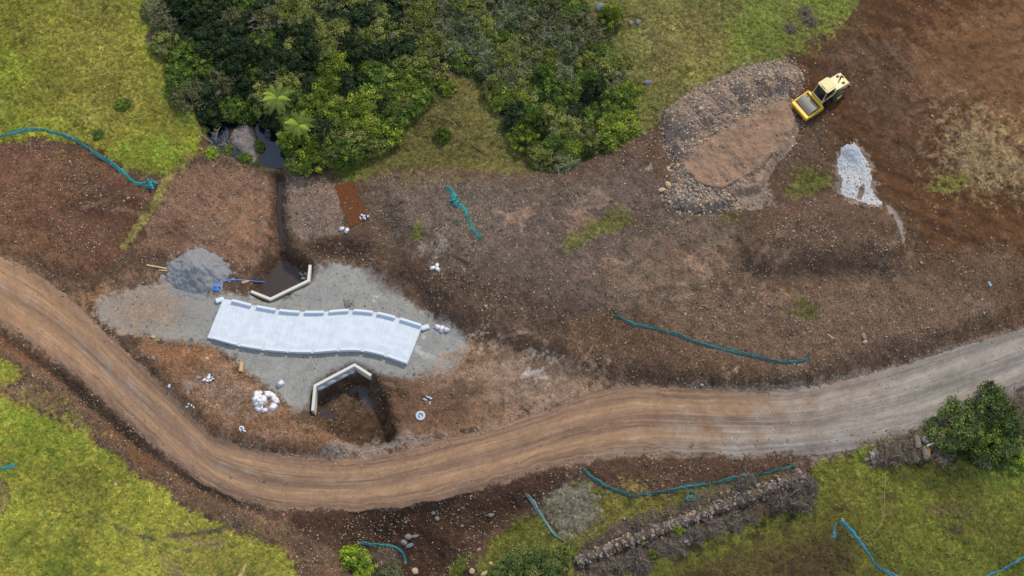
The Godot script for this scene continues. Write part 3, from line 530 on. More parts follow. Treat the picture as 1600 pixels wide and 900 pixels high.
	["brown_grass", [14.99, 30.03, 20.09, 27.82, 25.23, 25.9, 30.99, 24.62, 33.35, 26.86, 33.53, 32.53, 13.66, 32.53], 2.0, 1.0, 0.85, "#483629", "#3e3021", 0.2, 0.0, 0.8, 0.05],
	["bare_patch", [36.08, 20.51, 37.28, 21.37, 38.89, 22.67, 39.21, 23.32, 37.78, 22.99, 36.58, 22.03], 0.5, 1.1, 0.8, "#574534", "#4d3c2b", 0.2, 0.0, 0.1, 0.2],
	["bare_patch", [40, 23, 43.81, 23, 46.31, 23.33, 45.59, 24.16, 43.05, 24.17, 40.56, 23.78], 0.6, 1.1, 0.85, "#614d3b", "#52402f", 0.2, 0.02, 0.1, 0.5],
	["bare_patch", [42.66, 24.94, 44.85, 25.26, 44.86, 26.23, 43.47, 26.35], 0.4, 1.2, 0.85, "#513f31", "#463629", 0.2, 0.0, 0.0, 0.2],
	["bare_patch", [36.16, 23.33, 38.1, 22.99, 39.25, 24.29, 37.92, 24.94], 0.6, 1.3, 0.6, "#544530", "#4c3f28", 0.2, 0.0, 0.3, 0.1],
	["dry_straw", [45.39, -17.39, 50.07, -19.7, 52.69, -18.54, 54.34, -15.11, 56.87, -13.6, 56.41, -9.85, 52.33, -9.47, 48.43, -10.59, 47.01, -9.86, 44.09, -10.98, 46.03, -13.58], 1.6, 1.4, 0.9, "#8d7757", "#7c6748", 0.2, 0.0, 0.4, 0.0],
	["new_grass", [43.76, -10.98, 46.56, -12.09, 48.5, -11.34, 47.01, -9.86, 44.33, -9.86], 0.7, 1.3, 0.7, "#7b7834", "#726d38", 0.2, 0.0, 1.0, 0.0],
	["new_grass", [4.5, -3.64, 6.98, -5.44, 8.67, -6.55, 11.04, -8.38, 12.69, -7.28, 12.32, -6.02, 9.97, -5.29, 8.29, -4.36, 6.29, -3.13], 0.5, 1.0, 0.8, "#66662d", "#5d5b2d", 0.2, 0.0, 1.0, 0.1],
	["new_grass", [-10.71, -6.03, -9.71, -6.43, -9.02, -5.46, -9.67, -4.54, -10.49, -5.01], 0.4, 1.1, 0.8, "#65692a", "#5d602a", 0.2, 0.0, 1.0, 0.1],
	["new_grass", [27.77, 2.56, 31.06, 2.26, 31.65, 3.42, 30.49, 4.42, 29.67, 3.76, 28.04, 3.45], 0.5, 1.2, 0.7, "#636329", "#5f5b2f", 0.2, 0.0, 1.0, 0.1],
	["new_grass", [28.2, -9.85, 30.41, -12.7, 32.77, -12.69, 33.97, -10.6, 31.56, -9.85, 28.81, -8.95], 0.7, 1.1, 0.85, "#6a6c2f", "#645d32", 0.2, 0.0, 1.0, 0.1],
	["new_grass", [21.73, -8, 24.09, -8.37, 24.68, -6.88, 23.31, -6.03, 21.66, -6.32], 0.7, 1.2, 0.6, "#706537", "#665b37", 0.2, 0.0, 0.8, 0.2],
	["new_grass", [-13.71, -13.3, -10.99, -13.93, -5.45, -12.83, -2.71, -11.77, -6.77, -11.44, -10.86, -11.26], 0.7, 1.2, 0.5, "#70663b", "#6b5b3e", 0.2, 0.0, 0.8, 0.2],
	["pale_gravel", [23.86, -10.23, 26.9, -10.6, 27.79, -8.73, 25.39, -7.63, 23.41, -8], 0.7, 0.9, 0.8, "#8e7e72", "#7d6d61", 0.2, 0.02, 0.0, 0.5],
	["pale_gravel", [-10.01, -4.76, -7.34, -5.04, -6.65, -3.57, -9.3, -2.93], 0.7, 1.2, 0.6, "#8b7f77", "#786b61", 0.24, 0.05, 0.0, 1.2],
	# a line of pond weed left in the old channel, tracks and scrapes
	["dried_weed", [-34.35, -15.38, -35.27, -13.99, -36.72, -12.63, -37.13, -11.42, -37.66, -10.45, -38, -9.37, -38.71, -8.04, -39.46, -6.56, -40.34, -5.28, -40.92, -4.31], -0.75, 0.8, 1.0, "#867a44", "#776b3c", 0.2, 0.0, 0.4, 0.0],
	["wheel_mark", [-51.62, -4.14, -49.43, -1.41, -46.48, 1.44], -0.35, 0.8, 0.5, "#524035", "#5c493e", 0.14, 0.0, 0.0, 0.0],
	["wheel_mark", [-50.38, -4.4, -48.05, -1.66, -45.19, 1.08], -0.35, 0.8, 0.5, "#524035", "#5c493e", 0.14, 0.0, 0.0, 0.0],
	["wheel_mark", [31.97, -23.76, 34.75, -25.83, 38.31, -26.93, 43.14, -26.39], -0.35, 0.9, 0.6, "#483a2e", "#524337", 0.14, 0.0, 0.0, 0.0],
	["wheel_mark", [32.43, -24.55, 35.5, -26.62, 39.07, -27.59, 43.89, -26.94], -0.3, 0.9, 0.6, "#4b3d2f", "#524337", 0.14, 0.0, 0.0, 0.0],
	["wheel_mark", [33.59, -24.23, 36.8, -25.35, 40.98, -25.58, 44.34, -24.39], -0.35, 0.9, 0.6, "#4b3c32", "#524337", 0.14, 0.0, 0.0, 0.0],
	["wheel_mark", [40.39, -28.38, 42.33, -25.18, 44.74, -21.26, 46.57, -18.94], -0.4, 0.9, 0.3, "#7f684f", "#745f4b", 0.14, 0.0, 0.0, 0.0],
	["wheel_mark", [42.06, -29.98, 44.49, -25.99, 47.56, -22.03, 50.76, -19.7], -0.4, 0.9, 0.3, "#7f684f", "#745f4b", 0.14, 0.0, 0.0, 0.0],
	["wheel_mark", [36.29, -18.92, 40.07, -15.1, 41.17, -12.1], -0.3, 0.9, 0.5, "#4d3d31", "#58493c", 0.14, 0.0, 0.0, 0.0],
	["wheel_mark", [33.5, -18.16, 37.05, -19.71, 40.41, -18.94], -0.3, 0.9, 0.5, "#4d3d31", "#58493c", 0.14, 0.0, 0.0, 0.0],
	["wheel_mark", [-11.16, 11.89, -9.76, 10.53, -7.17, 9.85], -0.25, 0.8, 0.5, "#4e3e34", "#58493c", 0.14, 0.0, 0.0, 0.0],
	["wheel_mark", [-10.99, 13.25, -10.8, 15.95, -10.25, 17.27], -0.3, 0.8, 0.5, "#786252", "#6f5a4b", 0.14, 0.0, 0.0, 0.0],
	["wheel_mark", [-10.37, 12.44, -8.44, 11.49, -6.5, 10.87], -0.2, 0.8, 0.5, "#4e3e34", "#58493c", 0.14, 0.0, 0.0, 0.0],
	["wheel_mark", [-50.14, 29.05, -47.85, 27.14, -45.28, 24.57, -43.29, 22.3], -0.5, 0.9, 0.5, "#797936", "#6f7132", 0.2, 0.0, 1.0, 0.0],
	["wheel_mark", [-50.26, 28.09, -48.54, 26.5, -45.7, 23.6], -0.4, 0.9, 0.5, "#464e21", "#4c5323", 0.2, 0.0, 1.0, 0.0],
	["turf_tear", [-42.41, 23.59, -40.22, 24.57, -37.25, 25.86, -34.02, 26.82, -31.45, 27.58], -0.3, 1.1, 0.8, "#675f49", "#5d553c", 0.2, 0.0, 0.5, 0.1],
	["turf_tear", [-34.08, 26.05, -31.57, 25.86, -28.76, 25.4, -26.54, 24.84], -0.5, 1.1, 0.8, "#4a4037", "#574c3f", 0.2, 0.0, 0.1, 0.2],
	["scrape", [45.74, -7.27, 46.09, -6.17, 46.52, -5.08], -0.5, 1.0, 0.7, "#433225", "#4c3a28", 0.14, 0.0, 0.0, 0.0],
	["scrape", [-6.11, -2.83, -5.17, -2.24, -4.3, -1.49], -0.4, 0.9, 0.8, "#392c22", "#433226", 0.14, 0.0, 0.0, 0.0],
	["trickle", [39.1, -7.95, 39.9, -7.22, 40.26, -6.23, 40.38, -4.82, 40.31, -3.57], -0.5, 1.0, 0.8, "#898581", "#7a726c", 0.12, 0.0, 0.0, 0.1],
]


func srgb(hex: String) -> PackedFloat32Array:
	var c := Color(hex)
	return PackedFloat32Array([c.r * 255.0, c.g * 255.0, c.b * 255.0])

func paint_band(band: int, rows: int, prep: Array, nz: Array, out: Array) -> void:
	var y0 := band * rows
	var y1 := mini(TH, y0 + rows)
	var rgb := PackedByteArray(); rgb.resize((y1 - y0) * TW * 3)
	var gr := PackedByteArray(); gr.resize((y1 - y0) * TW)
	var st := PackedByteArray(); st.resize((y1 - y0) * TW)
	var nf: PackedByteArray = nz[0]
	var n1: PackedByteArray = nz[1]
	var n2: PackedByteArray = nz[2]
	var n3: PackedByteArray = nz[3]
	var nw: PackedByteArray = nz[4]
	var ns: PackedByteArray = nz[5]
	for L in prep:
		var px: int = L.x; var py: int = L.y; var pw: int = L.w; var ph: int = L.h
		var m: PackedByteArray = L.m
		var A: PackedFloat32Array = L.a
		var B: PackedFloat32Array = L.b
		var rag: float = L.rag / 255.0
		var wid: float = 1.0 / L.wide
		var op: float = L.op
		var grain: float = L.grain / 128.0
		var fleck: int = 256 - int(L.fleck * 256.0)
		var gv: float = L.grass * 255.0
		var sv: float = L.stone * 255.0
		var whole: bool = L.whole
		var slope: float = L.slope
		var streaky := slope != 0.0
		for y in range(maxi(y0, py), mini(y1, py + ph)):
			var mr := (y - py) * pw - px
			for x in range(px, px + pw):
				var k := y * TW + x
				var al := op
				if not whole:
					var mv := m[mr + x]
					if mv < 6: continue
					var e := mv / 255.0 + (n2[k] - 128) * rag + (n1[k] - 128) * rag * 0.6 + (nf[k] - 128) * rag * 0.25
					al = clampf((e - 0.5) * wid + 0.5, 0.0, 1.0) * op
					if al <= 0.004: continue
				var t := clampf(0.5 + (n3[k] - 128) * 0.0062 + (n2[k] - 128) * 0.0042 + (n1[k] - 128) * 0.0036, 0.0, 1.0)
				if streaky:      # smeared by blades and tracks
					var yy := posmod(y + int(slope * x), TH)
					t = clampf(t * 0.6 + (ns[yy * TW + x] - 128) * 0.0085 + 0.2, 0.0, 1.0)
				var g := (1.0 + grain * ((nf[k] - 128) * 1.0 + (nw[k] - 128) * 0.85)) * (1.0 + ((n2[k] - 128) * 0.0016 + (n1[k] - 128) * 0.0014 + (n3[k] - 128) * 0.0012) * minf(1.0, grain * 800.0))
				if gv > 120.0: g *= 1.0 + (n3[k] - 128) * 0.0006 - (n2[k] - 128) * 0.0008
				var r := lerpf(A[0], B[0], t) * g
				var gg := lerpf(A[1], B[1], t) * g
				var b := lerpf(A[2], B[2], t) * g
				if nw[k] >= fleck:
					r = r * 0.35 + 118.0; gg = gg * 0.35 + 98.0; b = b * 0.35 + 76.0
				var q := k - y0 * TW
				rgb[q * 3] = int(clampf(lerpf(rgb[q * 3], r, al), 0.0, 255.0))
				rgb[q * 3 + 1] = int(clampf(lerpf(rgb[q * 3 + 1], gg, al), 0.0, 255.0))
				rgb[q * 3 + 2] = int(clampf(lerpf(rgb[q * 3 + 2], b, al), 0.0, 255.0))
				gr[q] = int(lerpf(gr[q], gv, al))
				st[q] = int(lerpf(st[q], sv, al))
	out[band] = [rgb, gr, st]

func stroke_outline(p: PackedVector2Array, w: float) -> PackedVector2Array:
	var a := PackedVector2Array(); var b := PackedVector2Array()
	for k in p.size():
		var d := (p[mini(k + 1, p.size() - 1)] - p[maxi(k - 1, 0)]).normalized().orthogonal() * w * 0.5
		a.append(p[k] + d); b.append(p[k] - d)
	b.reverse()
	a.append_array(b)
	return a

func build_soil() -> void:
	var nz := [noise_bytes(21, 0.28, 2, TW, TH), noise_bytes(22, 0.11, 3, TW, TH), noise_bytes(23, 0.035, 4, TW, TH), noise_bytes(24, 0.007, 4, TW, TH), PackedByteArray()]
	var white := PackedByteArray()
	white.resize(TW * TH)
	var r := RandomNumberGenerator.new()
	r.seed = 77
	for k in range(0, TW * TH, 4): white.encode_u32(k, r.randi())
	nz[4] = white
	var sf := FastNoiseLite.new()
	sf.seed = 33
	sf.frequency = 0.05
	sf.fractal_octaves = 4
	var si := sf.get_image(TW / 14, TH)
	si.resize(TW, TH, Image.INTERPOLATE_CUBIC)
	si.convert(Image.FORMAT_L8)
	nz.append(si.get_data())
	# machine tracks and scraped or tipped patches, wherever the ground is bare
	var r2 := RandomNumberGenerator.new()
	r2.seed = 202
	var marks := []
	var zones := [[pv([34.93, -28.37, 56.66, -34.88, 56.78, -12.85, 50.12, -1.2, 42.29, -2.55, 41.5, -8.38, 39.21, -12.85, 35.44, -16.63]), 26, 0.55], [pv([-8.1, -10.26, 6.73, -9.98, 14.01, -6.91, 23.03, -1.04, 39.25, 2.36, 49.93, 1.49, 39.06, 6.89, 22.66, 8.38, 9.8, 3.03, -2.64, -0.59]), 22, 0.1], [pv([-53.36, -14.4, -45.79, -14.01, -40.7, -10.6, -41.56, -4.75, -49.52, -4.02]), 7, -0.5], [pv([-10.51, 6.38, -2.62, 6.43, 6.51, 9.29, 0, 13.26, -8.98, 16.61]), 9, -0.1]]
	var graded_tones := [["#6a4e38", "#5f4531"], ["#523c2b", "#5b4330"], ["#765941", "#6b4f39"], ["#5a4331", "#4d3828"]]
	var bare_tones := [["#74594a", "#7f6552"], ["#4f3d32", "#5c483a"], ["#7b6859", "#6f5d4f"], ["#644b39", "#6f5541"]]
	for z in zones:
		var lo: Vector2 = z[0][0]; var hi: Vector2 = z[0][0]
		for p in z[0]:
			lo = lo.min(p); hi = hi.max(p)
		var made := 0
		while made < z[1]:
			var p := Vector2(r2.randf_range(lo.x, hi.x), r2.randf_range(lo.y, hi.y))
			if not Geometry2D.is_point_in_polygon(p, z[0]): continue
			made += 1
			var tone: Array = (graded_tones if z == zones[0] else bare_tones)[r2.randi() % 4]
			if made % 2:
				var ang: float = z[2] + r2.randfn() * 0.45
				var curl := r2.randfn() * 0.05
				var line := []
				var other := []
				for q in 9:
					line.append_array([p.x, p.y])
					var d := Vector2(cos(ang), sin(ang))
					other.append_array([p.x - d.y * 1.9, p.y + d.x * 1.9])
					p += d * r2.randf_range(0.9, 1.5)
					ang += curl
				for w in [line, other]: marks.append(["wheel_mark", w, -r2.randf_range(0.3, 0.5), 0.9, r2.randf_range(0.35, 0.6), tone[0], tone[1], 0.16, 0.0, 0.0, 0.1])
			else:
				var blob := []
				var R := r2.randf_range(0.8, 2.6)
				for q in 9:
					var a := TAU * q / 9.0
					blob.append_array([p.x + cos(a) * R * r2.randf_range(0.6, 1.5), p.y + sin(a) * R * r2.randf_range(0.4, 0.9)])
				marks.append(["tipped_soil", blob, 0.5, 1.3, r2.randf_range(0.4, 0.75), tone[0], tone[1], 0.2, 0.01, 0.0, 0.6])
	var grass_from := 0
	for k in LAYERS.size():
		if LAYERS[k][0] == "road_shoulder":
			grass_from = k
			break
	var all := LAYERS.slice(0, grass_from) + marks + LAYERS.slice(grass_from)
	# the swards are uneven: rank, dry and trodden patches
	var swards := [[pv([-64.62, -37.58, -41.29, -37.59, -38.37, -23.72, -35.17, -18.23, -41.11, -15.16, -51.03, -18.22, -62.17, -19.01]), 26, [["#8b843f", "#7f7c38"], ["#646b2a", "#5a6427"], ["#7f7a45", "#76713d"]]], [pv([-58.53, 12.97, -47.91, 14.99, -39.71, 19.67, -31.69, 24.25, -23.87, 28.1, -24.87, 32.49, -55.95, 32.5]), 34, [["#86833a", "#7b7b36"], ["#4c5a20", "#435019"], ["#7a7045", "#6f673e"], ["#5f7322", "#546a1f"]]], [pv([11.29, -29.27, 21.32, -36.54, 36.95, -36.54, 27.8, -25.97, 19.3, -22.04, 12.39, -18.7]), 16, [["#7d7148", "#736a42"], ["#5b632c", "#525a28"]]], [pv([16.29, 28.77, 31.06, 23.65, 38.42, 19.08, 53.74, 19.72, 52.16, 32.53, 16.15, 32.53]), 30, [["#3d4a1a", "#455220"], ["#6d6a30", "#646129"], ["#5c5232", "#544b2c"], ["#566a20", "#4d601d"]]]]
	for z in swards:
		var lo: Vector2 = z[0][0]; var hi: Vector2 = z[0][0]
		for p in z[0]:
			lo = lo.min(p); hi = hi.max(p)
		var made := 0
		while made < z[1]:
			var p := Vector2(r2.randf_range(lo.x, hi.x), r2.randf_range(lo.y, hi.y))
			if not Geometry2D.is_point_in_polygon(p, z[0]): continue
			made += 1
			var blob := []
			var R := r2.randf_range(0.7, 3.2)
			var turn := r2.randf() * PI
			for q in 9:
				var a := TAU * q / 9.0
				var v := Vector2(cos(a) * R * r2.randf_range(0.7, 1.7), sin(a) * R * r2.randf_range(0.35, 0.8)).rotated(turn)
				blob.append_array([p.x + v.x, p.y + v.y])
			var tone: Array = z[2][r2.randi() % z[2].size()]
			all.append(["sward_patch", blob, 0.9 if R < 1.6 else 1.5, 1.3, r2.randf_range(0.2, 0.42), tone[0], tone[1], 0.2, 0.0, 1.0, 0.0])
	var prep := []
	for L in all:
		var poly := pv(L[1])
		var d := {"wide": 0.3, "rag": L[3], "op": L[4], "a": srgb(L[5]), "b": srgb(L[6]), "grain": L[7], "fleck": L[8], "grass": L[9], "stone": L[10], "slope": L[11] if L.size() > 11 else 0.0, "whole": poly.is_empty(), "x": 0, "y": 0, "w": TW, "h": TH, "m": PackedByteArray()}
		if L[2] < 0.0:       # a narrow mark: soft is minus its width, drawn on a finer raster
			poly = stroke_outline(poly, -L[2])
		if not d.whole:
			if L[2] >= 0.0:
				var b := window(poly, L[2])
				if L[2] > 1.4: d.wide = 0.8
				var by := PackedByteArray()
				by.resize(b.w * b.h)
				for k in b.w * b.h: by[k] = int(b.m[k] * 255.0)
				var im := Image.create_from_data(b.w, b.h, false, Image.FORMAT_L8, by)
				im.resize(b.w * 4, b.h * 4, Image.INTERPOLATE_BILINEAR)
				d.x = b.i * 4; d.y = b.j * 4; d.w = b.w * 4; d.h = b.h * 4
				d.m = im.get_data()
			else:
				var ts := SX / TW
				var lo := poly[0]; var hi := poly[0]
				for p in poly:
					lo = lo.min(p); hi = hi.max(p)
				var i0 := clampi(floori((lo.x - X0) / ts) - 6, 0, TW - 1)
				var i1 := clampi(ceili((hi.x - X0) / ts) + 6, 0, TW - 1)
				var j0 := clampi(floori((lo.y - Z0) / ts) - 6, 0, TH - 1)
				var j1 := clampi(ceili((hi.y - Z0) / ts) + 6, 0, TH - 1)
				var w := i1 - i0 + 1; var h := j1 - j0 + 1
				var f := blur(fill(poly, w, h, X0 + i0 * ts, Z0 + j0 * ts, ts), w, h, 2)
				var by := PackedByteArray()
				by.resize(w * h)
				for k in w * h: by[k] = int(f[k] * 255.0)
				d.x = i0; d.y = j0; d.w = w; d.h = h; d.m = by
				d.wide = 0.5
		prep.append(d)
	var bands := 16
	var rows := TH / bands
	var out := []
	out.resize(bands)
	var task := WorkerThreadPool.add_group_task(func(k): paint_band(k, rows, prep, nz, out), bands)
	WorkerThreadPool.wait_for_group_task_completion(task)
	for k in bands:
		soil.append_array(out[k][0]); grassy.append_array(out[k][1]); stony.append_array(out[k][2])

func texel(x: float, z: float) -> int:
	return clampi(int((z - Z0) / SZ * TH), 0, TH - 1) * TW + clampi(int((x - X0) / SX * TW), 0, TW - 1)

func build_ground() -> void:
	var W := NX + 1
	var v := PackedVector3Array(); v.resize(W * (NZ + 1))
	var n := PackedVector3Array(); n.resize(W * (NZ + 1))
	var t := PackedVector2Array(); t.resize(W * (NZ + 1))
	var idx := PackedInt32Array(); idx.resize(NX * NZ * 6)
	var dx := SX / NX
	for j in NZ + 1:
		for i in W:
			var k := j * W + i
			v[k] = Vector3(X0 + i * dx, hg[k], Z0 + j * dx)
			t[k] = Vector2(float(i) / NX, float(j) / NZ)
			var gx := hg[j * W + mini(i + 1, NX)] - hg[j * W + maxi(i - 1, 0)]
			var gz := hg[mini(j + 1, NZ) * W + i] - hg[maxi(j - 1, 0) * W + i]
			n[k] = Vector3(-gx, 2.0 * dx, -gz).normalized()
	var q := 0
	for j in NZ:
		for i in NX:
			var k := j * W + i
			idx[q] = k; idx[q + 1] = k + 1; idx[q + 2] = k + W + 1
			idx[q + 3] = k; idx[q + 4] = k + W + 1; idx[q + 5] = k + W
			q += 6
	var a := []
	a.resize(Mesh.ARRAY_MAX)
	a[Mesh.ARRAY_VERTEX] = v; a[Mesh.ARRAY_NORMAL] = n; a[Mesh.ARRAY_TEX_UV] = t; a[Mesh.ARRAY_INDEX] = idx
	var me := ArrayMesh.new()
	me.add_surface_from_arrays(Mesh.PRIMITIVE_TRIANGLES, a)
	var m := StandardMaterial3D.new()
	m.albedo_texture = ImageTexture.create_from_image(Image.create_from_data(TW, TH, false, Image.FORMAT_RGB8, soil))
	m.roughness = 0.95
	m.metallic_specular = 0.2
	kind(solo("ground", me, m), "structure")
	# the land beyond the survey
	var mb := MB.new()
	var R := 700.0
	var x1 := X0 + SX; var z1 := Z0 + SZ
	for f in [[-R, -R, R, Z0], [-R, z1, R, R], [-R, Z0, X0, z1], [x1, Z0, R, z1]]:
		mb.quad(Vector3(f[0], 0, f[3]), Vector3(f[2], 0, f[3]), Vector3(f[2], 0, f[1]), Vector3(f[0], 0, f[1]))
	kind(solo("countryside", mb.mesh(), grained("#4d4a22", "#7c7439", 0.02, 0.08, 0.95, 0.0, "#5f5a2b")), "structure")

func build_road() -> void:
	var cnt := 760
	var A := spline(pv(ROAD_N), 90)
	var B := spline(pv(ROAD_S), 90)
	var lat := 44
	var nn := FastNoiseLite.new(); nn.seed = 8; nn.frequency = 0.11
	var n5 := FastNoiseLite.new(); n5.seed = 9; n5.frequency = 0.6
	var mb := MB.new()
	for s in cnt:
		var u := s / (cnt - 1.0)
		var a := spline_even(A, u); var b := spline_even(B, u)
		for l in lat + 1:
			var w := float(l) / lat
			var p := a.lerp(b, w * 1.14 - 0.07)
			var away := absf(w - 0.5) * 2.0
			p += Vector2(nn.get_noise_2d(p.x * 4.0, p.y * 4.0), nn.get_noise_2d(p.y * 4.0 + 50.0, p.x * 4.0)) * 0.3 * away
			var h := 0.03 + 0.03 * (1.0 - pow(away, 3.0)) + nn.get_noise_2d(w * 60.0, u * 14.0) * 0.022 + n5.get_noise_2d(p.x * 3.0, p.y * 3.0) * 0.012
			h -= smoothstep(0.82, 1.0, away + n5.get_noise_2d(p.x * 5.0 + 20.0, p.y * 5.0) * 0.1 + nn.get_noise_2d(p.x * 7.0, p.y * 7.0) * 0.06) * 0.11
			if l == 0 or l == lat: h = -0.12
			mb.vert(Vector3(p.x, maxf(ground_y(p.x, p.y), -0.05) + h, p.y), Vector3.UP, Vector2(u, w))
	for s in cnt - 1:
		for l in lat:
			var k := s * (lat + 1) + l
			mb.face(k, k + 1, k + lat + 2); mb.face(k, k + lat + 2, k + lat + 1)
	for s in cnt:
		for l in lat + 1:
			var k := s * (lat + 1) + l
			var d1 := mb.v[mini(s + 1, cnt - 1) * (lat + 1) + l] - mb.v[maxi(s - 1, 0) * (lat + 1) + l]
			var d2 := mb.v[s * (lat + 1) + mini(l + 1, lat)] - mb.v[s * (lat + 1) + maxi(l - 1, 0)]
			var c := d2.cross(d1).normalized()
			mb.n[k] = c if c.y > 0.0 else -c
	var IW := 2048; var IH := 160
	var f1 := FastNoiseLite.new(); f1.seed = 31; f1.frequency = 1.0; f1.fractal_octaves = 3
	var r := RandomNumberGenerator.new(); r.seed = 5
	var by := PackedByteArray(); by.resize(IW * IH * 3)
	var brown := [lin("#8c6e56"), lin("#695242"), lin("#a3805f")]
	var grey := [lin("#8b8074"), lin("#6f675f"), lin("#a09282")]
	var tyre := []
	for q in 16: tyre.append([r.randf_range(0.12, 0.88), r.randf_range(0.05, 0.22), r.randf_range(4.0, 16.0), r.randf() * TAU, r.randf_range(0.012, 0.03), r.randf_range(-0.22, 0.18)])
	for y in IH:
		var w := float(y) / IH
		for x in IW:
			var u := float(x) / IW
			var str1 := f1.get_noise_2d(u * 6.0, w * 13.0)            # long wheel streaks
			var str2 := f1.get_noise_2d(u * 16.0 + 40.0, w * 34.0)
			var blot := f1.get_noise_2d(u * 40.0, w * 2.4 + 90.0)
			var g := smoothstep(0.58, 0.76, u + blot * 0.07 + (w - 0.5) * 0.10)
			var mid := exp(-pow((w - 0.48 - str1 * 0.05) / 0.11, 2.0)) * smoothstep(0.02, 0.1, u) * (1.0 - smoothstep(0.3, 0.45, u))
			g = maxf(g, clampf(mid * (0.3 + blot * 0.7) + str2 * 0.3 - 0.06, 0.0, 0.45))
			var t := clampf(0.5 + str1 * 0.7 + str2 * 0.55, 0.0, 1.0)
			var track := exp(-pow((w - 0.30 - str2 * 0.02) / 0.085, 2.0)) + exp(-pow((w - 0.70 - str2 * 0.02) / 0.085, 2.0))
			var cb: Color = brown[1].lerp(brown[0], t).lerp(brown[2], clampf(track * 0.55, 0.0, 0.8))
			cb = cb.lerp(lin("#a8805c"), (1.0 - smoothstep(0.05, 0.22, u)) * 0.45)
			var cg: Color = grey[1].lerp(grey[0], t).lerp(grey[2], clampf(track * 0.5, 0.0, 0.8))
			var c := cb.lerp(cg, g)
			var k := 1.0 + (r.randf() - 0.5) * 0.34 + blot * 0.2 + f1.get_noise_2d(u * 150.0, w * 9.0) * 0.14
			for q in tyre:
				var off: float = absf(w - q[0] - q[1] * sin(q[2] * u + q[3])) / q[4]
				if off < 1.0: k *= 1.0 + q[5] * (1.0 - off * off) * clampf(0.6 + blot * 1.5, 0.0, 1.0)
			c = Color(c.r * k, c.g * k, c.b * k).linear_to_srgb()
			var q := (y * IW + x) * 3
			by[q] = int(clampf(c.r, 0, 1) * 255.0); by[q + 1] = int(clampf(c.g, 0, 1) * 255.0); by[q + 2] = int(clampf(c.b, 0, 1) * 255.0)
	var m := StandardMaterial3D.new()
	m.albedo_texture = ImageTexture.create_from_image(Image.create_from_data(IW, IH, false, Image.FORMAT_RGB8, by))
	m.roughness = 0.92
	m.metallic_specular = 0.25
	kind(solo("road", mb.mesh(), m), "structure")

func sheet(poly: PackedVector2Array, y: float) -> ArrayMesh:
	var mb := MB.new()
	var tr := Geometry2D.triangulate_polygon(poly)
	for k in range(0, tr.size(), 3):
		var a := poly[tr[k]]; var b := poly[tr[k + 1]]; var d := poly[tr[k + 2]]
		if (b - a).cross(d - a) > 0.0:
			var s := b; b = d; d = s
		mb.tri(Vector3(a.x, y, a.y), Vector3(b.x, y, b.y), Vector3(d.x, y, d.y))
	return mb.mesh()

# ------------------------------------------------------------------ plants
func crown(seed_: int, R: float, H: float, leaves: int, size: float, pal: Array, lobes: int, spread := 1.0) -> ArrayMesh:
	var r := RandomNumberGenerator.new()
	r.seed = seed_
	var mb := MB.new()
	var L := []
	# boughs reach out unevenly and carry the leaf sprays
	var reach := []
	for k in 7: reach.append(r.randf_range(0.62, 1.18))
	for k in lobes:
		var a := r.randf() * TAU
		var s := a / TAU * 7.0
		var far: float = lerpf(reach[int(s) % 7], reach[(int(s) + 1) % 7], s - int(s))
		var d := sqrt(r.randf()) * R * far
		var top := H * (0.35 + 0.6 * (1.0 - pow(d / (R * far), 2.0))) * r.randf_range(0.55, 1.15)
		var lr := R * r.randf_range(0.07, 0.22)
		L.append([Vector3(cos(a) * d, maxf(top, lr * 0.6), sin(a) * d), lr, pal[r.randi() % pal.size()], r.randf_range(0.7, 1.35), Vector3(r.randf_range(0.7, 1.5), r.randf_range(0.5, 1.0), r.randf_range(0.7, 1.5))])
	for k in leaves:
		var l: Array = L[r.randi() % lobes]
		var n := Vector3(r.randfn(), r.randfn() * 0.8 + 0.3, r.randfn()).normalized()
		var p: Vector3 = l[0] + n * l[1] * (0.35 + 0.75 * r.randf() + 0.5 * pow(r.randf(), 6.0)) * l[4]
		if p.y < 0.05: continue
		var f := (n * 0.7 + Vector3(r.randfn(), r.randfn() * 0.6 + 0.6, r.randfn()) * spread).normalized()
		var u := f.cross(Vector3(r.randfn(), r.randfn(), r.randfn())).normalized()
		var w := f.cross(u)
		var s := size * r.randf_range(0.6, 1.4)
		var k2: float = l[3] * r.randf_range(0.55, 1.5)
		var c: Color = l[2]
		if r.randf() < 0.15: c = pal[r.randi() % pal.size()]
		mb.col = Color(c.r * k2, c.g * k2, c.b * k2 * 0.95)
		mb.quad(p - u * s, p - w * s * 0.5 + f * s * 0.1, p + u * s, p + w * s * 0.5 + f * s * 0.1)
	return mb.mesh()

